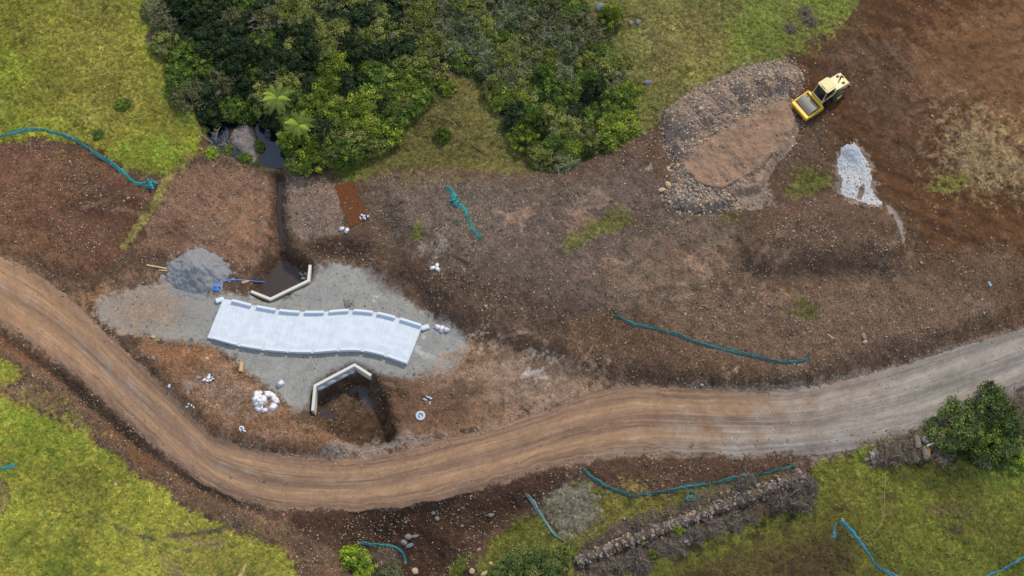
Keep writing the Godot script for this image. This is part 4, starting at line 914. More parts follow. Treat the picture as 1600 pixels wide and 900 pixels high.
func limbs(seed_: int, R: float, H: float, count: int, r0: float, hex: String, twigs := 3) -> ArrayMesh:
	var r := RandomNumberGenerator.new()
	r.seed = seed_
	var mb := MB.new()
	var c := lin(hex)
	for k in count:
		var a := TAU * (k + r.randf() * 0.7) / count
		var q := r.randf_range(0.8, 1.2)
		mb.col = Color(c.r * q, c.g * q, c.b * q)
		var e := Vector3(cos(a), 0, sin(a)) * R * r.randf_range(0.45, 0.95) + Vector3.UP * H * r.randf_range(0.55, 0.95)
		var m1 := e * 0.45 + Vector3(r.randfn(), r.randfn(), r.randfn()) * R * 0.08
		var m2 := e * 0.75 + Vector3(r.randfn(), r.randfn(), r.randfn()) * R * 0.08
		m1.y = maxf(m1.y, 0.1)
		var st := Vector3(cos(a), 0, sin(a)) * r0 * 0.8 + Vector3.DOWN * 0.15
		mb.tube([st, m1, m2, e], r0, r0 * 0.25, 5)
		for t in twigs:
			var b := m1.lerp(e, r.randf_range(0.15, 0.95))
			var d := Vector3(r.randfn(), r.randfn() * 0.5 + 0.4, r.randfn()).normalized() * R * r.randf_range(0.2, 0.42)
			if b.y + d.y < 0.05: d.y = absf(d.y)
			var mid := b + d * 0.5 + Vector3(r.randfn(), r.randfn(), r.randfn()) * R * 0.04
			mb.tube([b, mid, b + d], r0 * 0.32, r0 * 0.1, 3)
			for z in 2:
				var d2 := (d.normalized() + Vector3(r.randfn(), r.randfn(), r.randfn()) * 0.7).normalized() * R * r.randf_range(0.1, 0.22)
				mb.tube([mid, mid + d2 * 0.5, mid + d2], r0 * 0.18, r0 * 0.07, 3)
	return mb.mesh()

# dry bramble: a low dome of arching canes
func canes(seed_: int, R: float, H: float, count: int, pal: Array) -> ArrayMesh:
	var r := RandomNumberGenerator.new()
	r.seed = seed_
	var n := FastNoiseLite.new(); n.seed = seed_; n.frequency = 0.9; n.fractal_octaves = 2
	var mb := MB.new()
	for k in count:
		var a := r.randf() * TAU
		var far := R * (0.8 + 0.5 * n.get_noise_2d(cos(a) * 2.0, sin(a) * 2.0))
		var d := sqrt(r.randf()) * far
		var p := Vector3(cos(a) * d, 0.0, sin(a) * d)
		var top := H * (0.55 + 1.1 * n.get_noise_2d(p.x * 1.3 + 30.0, p.z * 1.3)) * sqrt(maxf(0.0, 1.0 - pow(d / far, 2.0)))
		p.y = maxf(0.0, top * r.randf_range(0.1, 1.0))
		var g := r.randf() * TAU
		var dir := Vector3(cos(g), r.randf_range(-0.25, 0.6), sin(g)) * R * r.randf_range(0.12, 0.4)
		var s := Vector3(-sin(g), r.randf_range(-0.6, 0.6), cos(g)).normalized() * R * r.randf_range(0.006, 0.014)
		var c: Color = pal[r.randi() % pal.size()]
		var q := r.randf_range(0.6, 1.35)
		mb.col = Color(c.r * q, c.g * q, c.b * q)
		var m := p + dir * 0.5 + Vector3.UP * R * 0.05
		var e := p + dir
		if e.y < 0.02: e.y = 0.02
		mb.quad(p - s, m - s, m + s, p + s)
		mb.quad(m - s, e, e, m + s)
	return mb.mesh()

var plant := {}

func pal(a: Array) -> Array:
	return a.map(func(h): return lin(h))

func make_plants() -> void:
	M.leaf = coloured(0.7, Color(0.10, 0.12, 0.03))
	M.bark = coloured(0.9)
	var dark := pal(["#222f18", "#2b3a1a", "#1d2a17", "#313e20"])
	var green := pal(["#536424", "#485921", "#62732a", "#3e4d1d"])
	var olive := pal(["#5f652a", "#6c6f32", "#525a26", "#77773e"])
	var yellow := pal(["#6f7a26", "#5f6c22", "#80882d", "#515f20"])
	var grey := pal(["#5f6440", "#6b6d4b", "#525a38", "#5c613c"])
	var lime := pal(["#708a24", "#8da02a", "#5a7222", "#a0a83a"])
	var soft := pal(["#515f2e", "#5f6b37", "#424f26", "#6b7040"])
	var brown := pal(["#5f5a3a", "#565234", "#6b6644", "#4f5430"])
	var defs := {
		"dark": [dark, 9000, 0.105, "#5a5044"], "green": [green, 9500, 0.105, "#6a6252"], "olive": [olive, 9000, 0.095, "#857d6a"],
		"yellow": [yellow, 9000, 0.10, "#857d6a"], "grey": [grey, 5000, 0.085, "#9a9484"], "brown": [brown, 4500, 0.09, "#8a8070"], "lime": [lime, 8000, 0.10, "#5f5a4c"], "soft": [soft, 10000, 0.09, "#6a6252"],
	}
	var s := 100
	for k in defs:
		plant[k] = []
		for q in 4:
			s += 7
			var d: Array = defs[k]
			var bare: bool = k in ["grey", "olive", "brown"]
			plant[k].append([crown(s, 2.0, 2.7, d[1], d[2], d[0], 70 + q * 14), limbs(s + 1, 2.0, 2.7 * (1.05 if bare else 0.85), 12 if k == "grey" else (8 if bare else 6), 0.055, d[3], 7 if bare else 3)])
	var straw := pal(["#6b5c4b", "#7d6c58", "#54483c", "#8f7d63", "#655646"])
	var mauve := pal(["#5a4d44", "#6e5f53", "#463c35", "#857563", "#5b5347"])
	plant["bramble"] = []
	for q in 3: plant["bramble"].append([canes(300 + q, 1.5, 1.0, 2000, straw if q < 2 else mauve), limbs(330 + q, 1.4, 0.9, 5, 0.03, "#6e6053", 4)])
	plant["mauve"] = []
	for q in 2: plant["mauve"].append([canes(340 + q, 1.5, 1.0, 2200, mauve), limbs(350 + q, 1.4, 0.9, 5, 0.03, "#5d5050", 4)])

func shrub(sort: String, p: Vector2, R: float, tall: float, called: String, label: String, category: String, group := "", sunk := 0.1) -> Node3D:
	var base := 1.5 if sort in ["bramble", "mauve"] else 2.0
	var hh := 1.0 if sort in ["bramble", "mauve"] else 2.7
	var set_: Array = plant[sort]
	var d: Array = set_[rng.randi() % set_.size()]
	var o := thing(called, on(p, -sunk), rng.randf() * TAU)
	var sc := Transform3D(Basis.from_scale(Vector3(R / base, tall / hh, R / base * rng.randf_range(0.85, 1.15))))
	part("crown", d[0], M.leaf if base > 1.6 else M.bark, o, sc)
	part("trunk" if base > 1.6 else "stem", d[1], M.bark, o, sc)
	tag(o, label, category, group)
	return o

func inside(p: Vector2, polys: Array) -> bool:
	for q in polys:
		if Geometry2D.is_point_in_polygon(p, q): return true
	return false

func numbered_sort(sort: String) -> String:
	return {"dark": "dark_shrub", "green": "green_shrub", "olive": "olive_shrub", "yellow": "yellow_shrub", "grey": "twiggy_shrub", "brown": "brown_shrub"}[sort]

func build_thicket() -> void:
	var polys := [
		pv([-40.34, -38.87, -11.48, -38.87, -8.5, -32.23, -7.7, -26.56, -10.06, -22.59, -11.7, -18.69, -14.37, -16.23, -17.4, -14.85, -20.42, -13.71, -23.36, -15.23, -24.75, -18.3, -27.29, -20.63, -31.08, -20.4, -32.77, -19.85, -34.59, -21.18, -35.79, -23.38, -37.64, -26.56, -39.23, -31.41]),
		pv([-11.48, -38.87, 5.74, -38.87, 7.42, -31.41, 9.48, -28.17, 11.5, -24.57, 12.79, -21.02, 12.02, -17.92, 9.24, -16, 6.13, -14.09, 3.41, -14.24, 1.51, -16.23, 0.83, -19.47, -1.39, -22.59, -4.89, -25.36, -7.69, -26.16, -9.84, -28.97])]
	var kept := []
	var upper := Vector2(-36.66, -31.63)
	var zones := [
		[pv([-40.35, -40.23, -27.28, -40.23, -24.41, -26.27, -27.55, -20.36, -33.03, -19.97, -36.08, -23.89]), ["dark", "dark", "dark", "green", "dark", "brown"], "", "in the shaded west end of the thicket above the pond", "at the west end of the thicket"],
		[pv([-27.28, -40.23, -7.18, -40.23, -7.71, -28.68, -13.95, -26.27, -24.41, -26.27]), ["dark", "green", "olive", "grey", "olive", "dark", "olive"], "", "in the upper middle of the thicket", "in the upper thicket"],
		[pv([-27.9, -26.27, -7.01, -28.68, -9.49, -13.09, -24.37, -12.33]), ["olive", "yellow", "olive", "green", "grey", "olive", "dark", "yellow"], "", "between the tree ferns and the grass clearing", "beside the tree ferns"],
		[pv([-11.49, -40.23, 14.36, -40.23, 13.9, -24.68, 0, -22.32, -11.14, -25.47]), ["grey", "olive", "grey", "green", "brown", "olive"], "", "on the upper right edge of the thicket near the boulders", "at the upper right of the thicket"],
		[pv([-6.96, -25.47, 13.93, -25.47, 13.52, -11.58, -6.76, -11.58]), ["green", "yellow", "green", "olive", "grey", "dark"], "", "in the rounded right lobe of the thicket beside the clearing", "in the right lobe of the thicket"]]
	for tries in 6000:
		var p := Vector2(rng.randf_range(-46.0, 20.0), rng.randf_range(-41.0, -10.0))
		if not inside(p, polys): continue
		var ok := true
		for q in kept:
			if q.distance_to(p) < 1.6: ok = false
		if not ok: continue
		if p.distance_to(upper) < 2.0: continue
		kept.append(p)
		var z: Array = zones[3]
		for q in zones:
			if Geometry2D.is_point_in_polygon(p, q[0]):
				z = q
				break
		var sort: String = z[1][rng.randi() % z[1].size()]
		var look: String = {"dark": "dark green", "green": "mid green", "olive": "olive green", "yellow": "yellow green", "grey": "grey twiggy", "brown": "brownish olive"}[sort]
		var R := rng.randf_range(1.6, 2.5)
		shrub(sort, p, R, rng.randf_range(1.4, 2.4), numbered_sort(sort), "%s shrub %s" % [look, z[3]], "shrub", "%s shrubs %s" % [look, z[4]])
	print("thicket shrubs ", kept.size())

func fern(p: Vector2, R: float, tall: float, label: String, young: bool) -> void:
	var o := thing("tree_fern", on(p, -0.1), rng.randf() * TAU)
	tag(o, label, "tree fern", "tree ferns by the pond")
	var mb := MB.new()
	mb.col = lin("#4a3a2a")
	mb.tube([Vector3.ZERO, Vector3(0.05, tall * 0.5, 0.03), Vector3(0.0, tall, 0.0)], 0.13, 0.1, 8)
	part("trunk", mb.mesh(), M.bark, o)
	for k in 13:
		var bright := young and k % 6 == 0
		var f := MB.new()
		var c := lin("#9dad3c") if bright else lin(["#62702c", "#6c7832", "#566428"][k % 3])
		f.col = c
		var L := R * rng.randf_range(0.8, 1.05) * (0.8 if bright else 1.0)
		var pr := PackedVector3Array()
		for s in 13:
			var u := s / 12.0
			pr.append(Vector3(u * L, tall + 0.42 * sin(u * 2.3) * (1.3 if bright else 1.0) - u * u * 0.5, 0.0))
		f.tube(pr, 0.022, 0.006, 3)
		for s in range(1, 26):
			var u := s / 26.0
			var b := pr[int(u * 12.0)].lerp(pr[mini(12, int(u * 12.0) + 1)], u * 12.0 - int(u * 12.0))
			var w := L * 0.17 * sin(PI * (0.12 + 0.86 * u)) + 0.03
			var q := rng.randf_range(0.8, 1.2)
			f.col = Color(c.r * q, c.g * q, c.b * q)
			for sd in [-1.0, 1.0]:
				var e: Vector3 = b + Vector3(w * 0.35, -w * 0.18, w * sd)
				var h: Vector3 = Vector3(L * 0.013, 0, 0)
				if sd > 0: f.quad(b - h, e - h * 0.3, e + h * 0.3, b + h)
				else: f.quad(b + h, e + h * 0.3, e - h * 0.3, b - h)
		part("frond", f.mesh(), M.leaf, o, Transform3D(Basis(Vector3.UP, TAU * k / 13.0 + rng.randf() * 0.3)))

# ------------------------------------------------------------------ stones
var rocks := []
var chips := []

func rock(seed_: int, sub: int, flat := 0.7) -> ArrayMesh:
	var r := RandomNumberGenerator.new()
	r.seed = seed_
	var g := (1.0 + sqrt(5.0)) / 2.0
	var v := []
	for q in [[-1, g, 0], [1, g, 0], [-1, -g, 0], [1, -g, 0], [0, -1, g], [0, 1, g], [0, -1, -g], [0, 1, -g], [g, 0, -1], [g, 0, 1], [-g, 0, -1], [-g, 0, 1]]: v.append(Vector3(q[0], q[1], q[2]).normalized())
	var f := [[0, 11, 5], [0, 5, 1], [0, 1, 7], [0, 7, 10], [0, 10, 11], [1, 5, 9], [5, 11, 4], [11, 10, 2], [10, 7, 6], [7, 1, 8], [3, 9, 4], [3, 4, 2], [3, 2, 6], [3, 6, 8], [3, 8, 9], [4, 9, 5], [2, 4, 11], [6, 2, 10], [8, 6, 7], [9, 8, 1]]
	for s in sub:
		var cache := {}
		var nf := []
		for t in f:
			var m := []
			for e in 3:
				var a: int = t[e]; var b: int = t[(e + 1) % 3]
				var key := mini(a, b) * 10000 + maxi(a, b)
				if not cache.has(key):
					cache[key] = v.size()
					v.append(((v[a] + v[b]) * 0.5).normalized())
				m.append(cache[key])
			nf.append_array([[t[0], m[0], m[2]], [t[1], m[1], m[0]], [t[2], m[2], m[1]], [m[0], m[1], m[2]]])
		f = nf
	# cut by a few planes so that it has worn faces
	var planes := []
	for k in 9: planes.append([Vector3(r.randfn(), r.randfn(), r.randfn()).normalized(), r.randf_range(0.62, 0.9)])
	var st := Vector3(r.randf_range(0.85, 1.3), flat * r.randf_range(0.85, 1.15), r.randf_range(0.75, 1.05))
	for k in v.size():
		var p: Vector3 = v[k]
		for pl in planes:
			var d: float = p.dot(pl[0]) - pl[1]
			if d > 0.0: p -= pl[0] * d * 0.9
		v[k] = (p + Vector3(r.randfn(), r.randfn(), r.randfn()) * 0.025) * st
	var mb := MB.new()
	for t in f: mb.tri(v[t[0]], v[t[1]], v[t[2]])
	return mb.mesh()

func make_stones() -> void:
	for k in 7: rocks.append(rock(500 + k, 2 if k < 3 else 1))
	for k in 4: chips.append(rock(600 + k, 0, 0.65))
	M.stone = [grained("#6b645c", "#8f877d", 0.03, 0.9, 0.9, 0.6), grained("#8d7560", "#a8907a", 0.03, 0.9, 0.9, 0.6), grained("#595a5e", "#7b7d80", 0.03, 0.9, 0.9, 0.6), grained("#a58a68", "#bfa37e", 0.03, 0.9, 0.9, 0.6), grained("#8b7a6d", "#6f6056", 0.03, 0.9, 0.9, 0.6)]

func stone_at(parent: Node, called: String, p: Vector3, size: float, which := -1, stretch := Vector3.ONE, turn := -1.0) -> MeshInstance3D:
	var b := Basis(Vector3.UP, turn if turn >= 0.0 else rng.randf() * TAU) * Basis.from_scale(stretch * size)
	return part(called, rocks[rng.randi() % rocks.size()], M.stone[which if which >= 0 else rng.randi() % 5], parent, Transform3D(b, p))

func boulder(p: Vector2, size: float, which: int, label: String, stretch := Vector3.ONE, turn := 0.0) -> void:
	var o := stone_at(self, numbered("boulder"), on(p, size * 0.25 * stretch.y), size, which, stretch, turn)
	tag(o, label, "boulder")

# loose pieces nobody could count
func scatter(called: String, meshes: Array, spots: Array, cols: Array, m: Material, parent: Node, label := "", category := "") -> void:
	var per := []
	for k in meshes.size(): per.append([])
	for k in spots.size(): per[k % meshes.size()].append(k)
	var joined: Node = parent
	for q in meshes.size():
		if per[q].is_empty(): continue
		var mm := MultiMesh.new()
		mm.transform_format = MultiMesh.TRANSFORM_3D
		mm.use_colors = true
		mm.mesh = meshes[q]
		mm.instance_count = per[q].size()
		for z in per[q].size():
			mm.set_instance_transform(z, spots[per[q][z]])
			mm.set_instance_color(z, cols[per[q][z]])
		var o := MultiMeshInstance3D.new()
		o.multimesh = mm
		o.material_override = m
		o.name = numbered(called) if parent == self else called
		parent.add_child(o, true)
		kind(o, "stuff")
		if label: tag(o, label, category)

func build_litter_of_stones() -> void:
	var spots := []
	var cols := []
	var tones := [lin("#97805f"), lin("#857361"), lin("#a8916c"), lin("#74695e"), lin("#8d6d4f"), lin("#a89a86"), lin("#7a6350")]
	var r := RandomNumberGenerator.new()
	r.seed = 91
	var drift := FastNoiseLite.new(); drift.seed = 92; drift.frequency = 0.16; drift.fractal_octaves = 3
	while spots.size() < 38000:
		var x := r.randf_range(-60.0, 60.0); var z := r.randf_range(-38.0, 33.0)
		var s := stony[texel(x, z)] / 255.0 * clampf(0.45 + 1.7 * drift.get_noise_2d(x, z), 0.06, 1.3)
		if s < 0.02 or r.randf() > s: continue
		var big := pow(r.randf(), 3.5) * (1.0 if r.randf() > 0.012 else 2.2)
		var d := lerpf(0.03, 0.13, big)
		var b := Basis(Vector3.UP, r.randf() * TAU) * Basis(Vector3.RIGHT, r.randf() * 0.8) * Basis.from_scale(Vector3(d, d * r.randf_range(0.6, 0.9), d * r.randf_range(0.7, 1.0)))
		spots.append(Transform3D(b, Vector3(x, ground_y(x, z) + d * 0.2, z)))
		var c: Color = tones[r.randi() % tones.size()]
		var q := r.randf_range(0.5, 1.1)
		cols.append(Color(c.r * q, c.g * q, c.b * q))
	scatter("loose_pebbles", [chips[0]], spots, cols, coloured(0.9), self, "small tan and grey pebbles scattered over the bare soil", "pebbles")
	# clods of earth take the colour of the soil they broke from
	spots = []; cols = []
	while spots.size() < 24000:
		var x := r.randf_range(-60.0, 60.0); var z := r.randf_range(-38.0, 33.0)
		var k := texel(x, z)
		var s := stony[k] / 255.0
		if grassy[k] > 90 or r.randf() > 0.25 + s: continue
		var d := lerpf(0.04, 0.15, pow(r.randf(), 3.0))
		if s < 0.2: d *= 0.6
		var b := Basis(Vector3.UP, r.randf() * TAU) * Basis.from_scale(Vector3(d, d * 0.7, d * r.randf_range(0.7, 1.0)))
		spots.append(Transform3D(b, Vector3(x, ground_y(x, z) + d * 0.15, z)))
		var c := Color(soil[k * 3] / 255.0, soil[k * 3 + 1] / 255.0, soil[k * 3 + 2] / 255.0).srgb_to_linear()
		var q := r.randf_range(0.75, 1.3)
		cols.append(Color(c.r * q, c.g * q, c.b * q))
	scatter("soil_clods", [chips[1]], spots, cols, coloured(0.95), self, "crumbled clods of brown earth lying on the bare soil", "clods")

func build_grass() -> void:
	var r := RandomNumberGenerator.new()
	r.seed = 15
	var tufts := []
	for q in 2:
		var mb := MB.new()
		for k in 9:
			var a := r.randf() * TAU
			var d := Vector3(cos(a), 0, sin(a))
			var s := Vector3(-sin(a), 0, cos(a)) * 0.035
			var b := d * r.randf() * 0.08
			var L := r.randf_range(0.1, 0.26)
			var h := r.randf_range(0.06, 0.16)
			mb.quad(b - s, b + s, b + d * L * 0.55 + Vector3.UP * h + s * 0.7, b + d * L * 0.55 + Vector3.UP * h - s * 0.7)
			mb.tri(b + d * L * 0.55 + Vector3.UP * h - s * 0.7, b + d * L * 0.55 + Vector3.UP * h + s * 0.7, b + d * L + Vector3.UP * h * 0.8)
		for k in mb.n.size(): mb.n[k] = (mb.n[k] * signf(mb.n[k].y) + Vector3.UP).normalized()
		tufts.append(mb.mesh())
	var m := coloured(0.85, Color(0.05, 0.06, 0.01))
	var sp := [[], []]
	var co := [[], []]
	var count := 0
	while count < 170000:
		var x := r.randf_range(-61.0, 61.0); var z := r.randf_range(-39.0, 34.0)
		var k := texel(x, z)
		if r.randi() % 255 > grassy[k]: continue
		var s := r.randf_range(0.4, 0.9) * (1.0 if r.randf() < 0.98 else 1.9)
		var q := count % 2
		sp[q].append(Transform3D(Basis(Vector3.UP, r.randf() * TAU) * Basis.from_scale(Vector3(s, s * r.randf_range(0.6, 1.2), s)), Vector3(x, ground_y(x, z) - 0.01, z)))
		var c := Color(soil[k * 3] / 255.0, soil[k * 3 + 1] / 255.0, soil[k * 3 + 2] / 255.0).srgb_to_linear()
		var e := r.randf_range(0.7, 1.4)
		var yl := r.randf()
		c = Color(c.r * e * lerpf(0.85, 1.2, yl), c.g * e * 1.04, c.b * e * lerpf(0.8, 1.25, yl))
		co[q].append(c)
		count += 1
	sp[0].append_array(sp[1]); co[0].append_array(co[1])
	scatter("pasture_grass", [tufts[0]], sp[0], co[0], m, self, "short tufted grass growing over the fields and verges", "grass")

func heap(poly: PackedVector2Array, soft: float, cell: float, shape: Callable, tone: Callable) -> ArrayMesh:
	var lo := poly[0]; var hi := poly[0]
	for p in poly:
		lo = lo.min(p); hi = hi.max(p)
	lo -= Vector2.ONE * soft; hi += Vector2.ONE * soft
	var w := ceili((hi.x - lo.x) / cell) + 1
	var h := ceili((hi.y - lo.y) / cell) + 1
	var m := blur(fill(poly, w, h, lo.x, lo.y, cell), w, h, int(round(soft / cell / 2.0)))
	var mb := MB.new()
	var ids := PackedInt32Array(); ids.resize(w * h)
	for j in h:
		for i in w:
			var p := lo + Vector2(i + 0.5, j + 0.5) * cell
			var k := m[j * w + i]
			ids[j * w + i] = -1
			if k < 0.015: continue
			mb.col = tone.call(p, k)
			ids[j * w + i] = mb.vert(Vector3(p.x, ground_y(p.x, p.y) - 0.08 + shape.call(p, k), p.y), Vector3.UP)
	for j in h - 1:
		for i in w - 1:
			var a := ids[j * w + i]; var b := ids[j * w + i + 1]; var c := ids[(j + 1) * w + i + 1]; var d := ids[(j + 1) * w + i]
			if a < 0 or b < 0 or c < 0 or d < 0: continue
			mb.face(a, d, c); mb.face(a, c, b)
	var acc := PackedVector3Array(); acc.resize(mb.v.size())
	for k in range(0, mb.i.size(), 3):
		var a := mb.i[k]; var b := mb.i[k + 1]; var c := mb.i[k + 2]
		var nn := (mb.v[b] - mb.v[a]).cross(mb.v[c] - mb.v[a])
		if nn.y < 0.0: nn = -nn
		acc[a] += nn; acc[b] += nn; acc[c] += nn
	for k in acc.size(): mb.n[k] = acc[k].normalized()
	return mb.mesh()

func build_stockpile() -> void:
	var outline := pv([16.46, -19.04, 18.03, -20.74, 22.13, -23.09, 26.03, -24.83, 28.84, -25.3, 30.81, -24.67, 31.41, -23.25, 30.55, -21.68, 29.72, -20.59, 30.01, -18.65, 30.48, -17.5, 29.81, -15.51, 27.4, -12.79, 26.09, -9.95, 23.51, -9.5, 22.43, -8.1, 18.74, -7.73, 16.43, -8.62, 16.84, -10.69, 17.76, -13.69, 16.75, -15.82])
	var ridge := pv([18.51, -17.79, 20.34, -19.18, 22.59, -20.49, 24.71, -21.65, 26.96, -22.59, 29.3, -22.74])
	var ramp := pv([17.93, -12.74, 21.03, -15.84, 25.95, -18.82, 29.19, -20.36, 30.31, -18.67, 29.77, -16.68, 26.27, -12.44, 21.96, -9.76, 19.31, -10.36])
	var nn := FastNoiseLite.new(); nn.seed = 12; nn.frequency = 0.5; nn.fractal_octaves = 3
	var fine := FastNoiseLite.new(); fine.seed = 13; fine.frequency = 2.2; fine.fractal_octaves = 2
	var shape := func(p: Vector2, k: float) -> float:
		var e := smoothstep(0.0, 0.85, k)
		var h := 0.0
		for q in ridge.size():
			var d := p.distance_to(ridge[q]) / (2.55 - 0.05 * q)
			h = maxf(h, 1.95 * (1.0 - d * d * 0.7 - d * 0.25) + 0.1 * sin(q * 2.3))
		var pl := 0.0
		if Geometry2D.is_point_in_polygon(p, ramp): pl = 1.0 + 0.09 * absf(sin((p.x * 0.62 + p.y) * 1.1)) + 0.05 * sin((p.x * 0.62 + p.y) * 2.0) + nn.get_noise_2d(p.x * 0.6, p.y * 0.6) * 0.15
		else: pl = 0.85 * e + nn.get_noise_2d(p.x, p.y) * 0.25
		return (maxf(h, pl) + nn.get_noise_2d(p.x + 9.0, p.y) * 0.16) * e + fine.get_noise_2d(p.x, p.y) * (0.05 if pl > 1.0 else 0.09)
	var cr := lin("#8c7462"); var ct := lin("#866a55"); var cd := lin("#776250")
	var tone := func(p: Vector2, k: float) -> Color:
		var on_ramp := Geometry2D.is_point_in_polygon(p + Vector2(nn.get_noise_2d(p.x * 2.0, p.y * 2.0), nn.get_noise_2d(p.y * 2.0, p.x * 2.0)) * 1.7, ramp)
		var c: Color = ct if on_ramp else cr.lerp(cd, clampf(0.35 + fine.get_noise_2d(p.x * 0.5, p.y * 0.5) * 1.4, 0.0, 1.0))
		var q := 1.0 + fine.get_noise_2d(p.x * 3.0, p.y * 3.0) * 0.35 + nn.get_noise_2d(p.x * 1.3, p.y * 1.3) * 0.2
		return Color(c.r * q, c.g * q, c.b * q)
	var o := thing("stone_stockpile")
	tag(o, "long stockpile of dumped stones and brown earth beside the yellow roller", "stockpile")
	var mesh := heap(outline, 1.1, 0.12, shape, tone)
	part("earth", mesh, coloured(0.95), o)
	# where the surface is, for setting stones on it
	var lo := outline[0]; var hi := outline[0]
	for p in outline:
		lo = lo.min(p); hi = hi.max(p)
	var toe := pv([15.88, -10, 17.52, -10.74, 20.23, -11.11, 22.86, -9.62, 23.44, -7.92, 20.74, -7.48, 16.75, -8.07])
	var flank := pv([23.49, -9.81, 27.04, -13.17, 30.35, -17.34, 32.37, -16.96, 30.11, -13.54, 26.82, -9.44, 24.08, -8.33])
	var field := heap_field(outline, 1.1, 0.12)
	var list := []
	while list.size() < 8500:
		var p := Vector2(rng.randf_range(lo.x - 1.0, hi.x + 1.0), rng.randf_range(lo.y - 0.8, hi.y + 0.8))
		var k := field_at(field, p)
		if k < 0.03: continue
		var on_ramp := Geometry2D.is_point_in_polygon(p, ramp)
		if on_ramp and rng.randf() > 0.13: continue
		if not on_ramp and k > 0.8 and rng.randf() > 0.8: continue
		if not on_ramp and Geometry2D.is_point_in_polygon(p, flank) and rng.randf() > 0.1: continue
		var size := lerpf(0.045, 0.16, pow(rng.randf(), 2.8))
		if rng.randf() < 0.02: size *= 1.6
		if Geometry2D.is_point_in_polygon(p, toe): size *= 1.35
		if on_ramp: size *= 0.75
		list.append([size, p, k, on_ramp])
	list.sort_custom(func(a, b): return a[0] > b[0])
	var spots := []; var cols := []
	var tones := [lin("#998773"), lin("#ad9880"), lin("#867a6e"), lin("#8a8078"), lin("#bda88c"), lin("#927a64"), lin("#6f6963")]
	for q in list.size():
		var e: Array = list[q]
		var y: float = ground_y(e[1].x, e[1].y) - 0.08 + shape.call(e[1], e[2])
		var at := Vector3(e[1].x, y + e[0] * 0.25, e[1].y)
		if q < 290: stone_at(o, "stone", at, e[0], [0, 1, 4, 3, 1, 4][q % 6], Vector3(1, 0.85, 1))
		else:
			var b := Basis(Vector3(rng.randfn(), rng.randfn(), rng.randfn()).normalized(), rng.randf() * TAU) * Basis.from_scale(Vector3.ONE * float(e[0]))
			spots.append(Transform3D(b, at))
			var c: Color = tones[rng.randi() % tones.size()]
			var w := rng.randf_range(0.65, 1.2)
			cols.append(Color(c.r * w, c.g * w, c.b * w))
	scatter("small_stones", [chips[2]], spots, cols, coloured(0.9), o)

func heap_field(poly: PackedVector2Array, soft: float, cell: float) -> Dictionary:
	var lo := poly[0]; var hi := poly[0]
	for p in poly:
		lo = lo.min(p); hi = hi.max(p)
	lo -= Vector2.ONE * soft; hi += Vector2.ONE * soft
	var w := ceili((hi.x - lo.x) / cell) + 1
	var h := ceili((hi.y - lo.y) / cell) + 1
	return {"lo": lo, "w": w, "h": h, "cell": cell, "m": blur(fill(poly, w, h, lo.x, lo.y, cell), w, h, int(round(soft / cell / 2.0)))}

func field_at(f: Dictionary, p: Vector2) -> float:
	var i := int((p.x - f.lo.x) / f.cell); var j := int((p.y - f.lo.y) / f.cell)
	if i < 0 or j < 0 or i >= f.w or j >= f.h: return 0.0
	return f.m[j * f.w + i]

func build_gravel_heap() -> void:
	var c := Vector2(-32.96, -1.59)
	var poly := PackedVector2Array()
	for k in 28:
		var a := TAU * k / 28.0
		poly.append(c + Vector2(cos(a) * 3.4, sin(a) * 2.5) * (1.0 + 0.08 * sin(a * 3.0 + 1.0) + 0.06 * sin(a * 7.0) + 0.05 * sin(a * 11.0 + 2.0)))
	var nn := FastNoiseLite.new(); nn.seed = 40; nn.frequency = 1.1; nn.fractal_octaves = 3
	var top := c + Vector2(0.1, -0.2)
	var shape := func(p: Vector2, k: float) -> float:
		var d := ((p - top) / Vector2(3.2, 2.4)).length()
		return maxf(0.0, 1.75 * (1.0 - d) + 0.08 - 0.25 * maxf(0.0, 0.3 - d)) + nn.get_noise_2d(p.x, p.y) * 0.22 + 0.04
	var tone := func(p: Vector2, k: float) -> Color:
		var q := 1.0 + nn.get_noise_2d(p.x * 4.0, p.y * 4.0) * 0.22 + rng.randf_range(-0.1, 0.1)
		var b := lin("#7c7b7a")
		return Color(b.r * q, b.g * q, b.b * q)
	tag(solo("gravel_heap", heap(poly, 0.6, 0.09, shape, tone), coloured(0.95)), "rounded heap of fine grey gravel beside the west end of the bridge", "gravel heap")

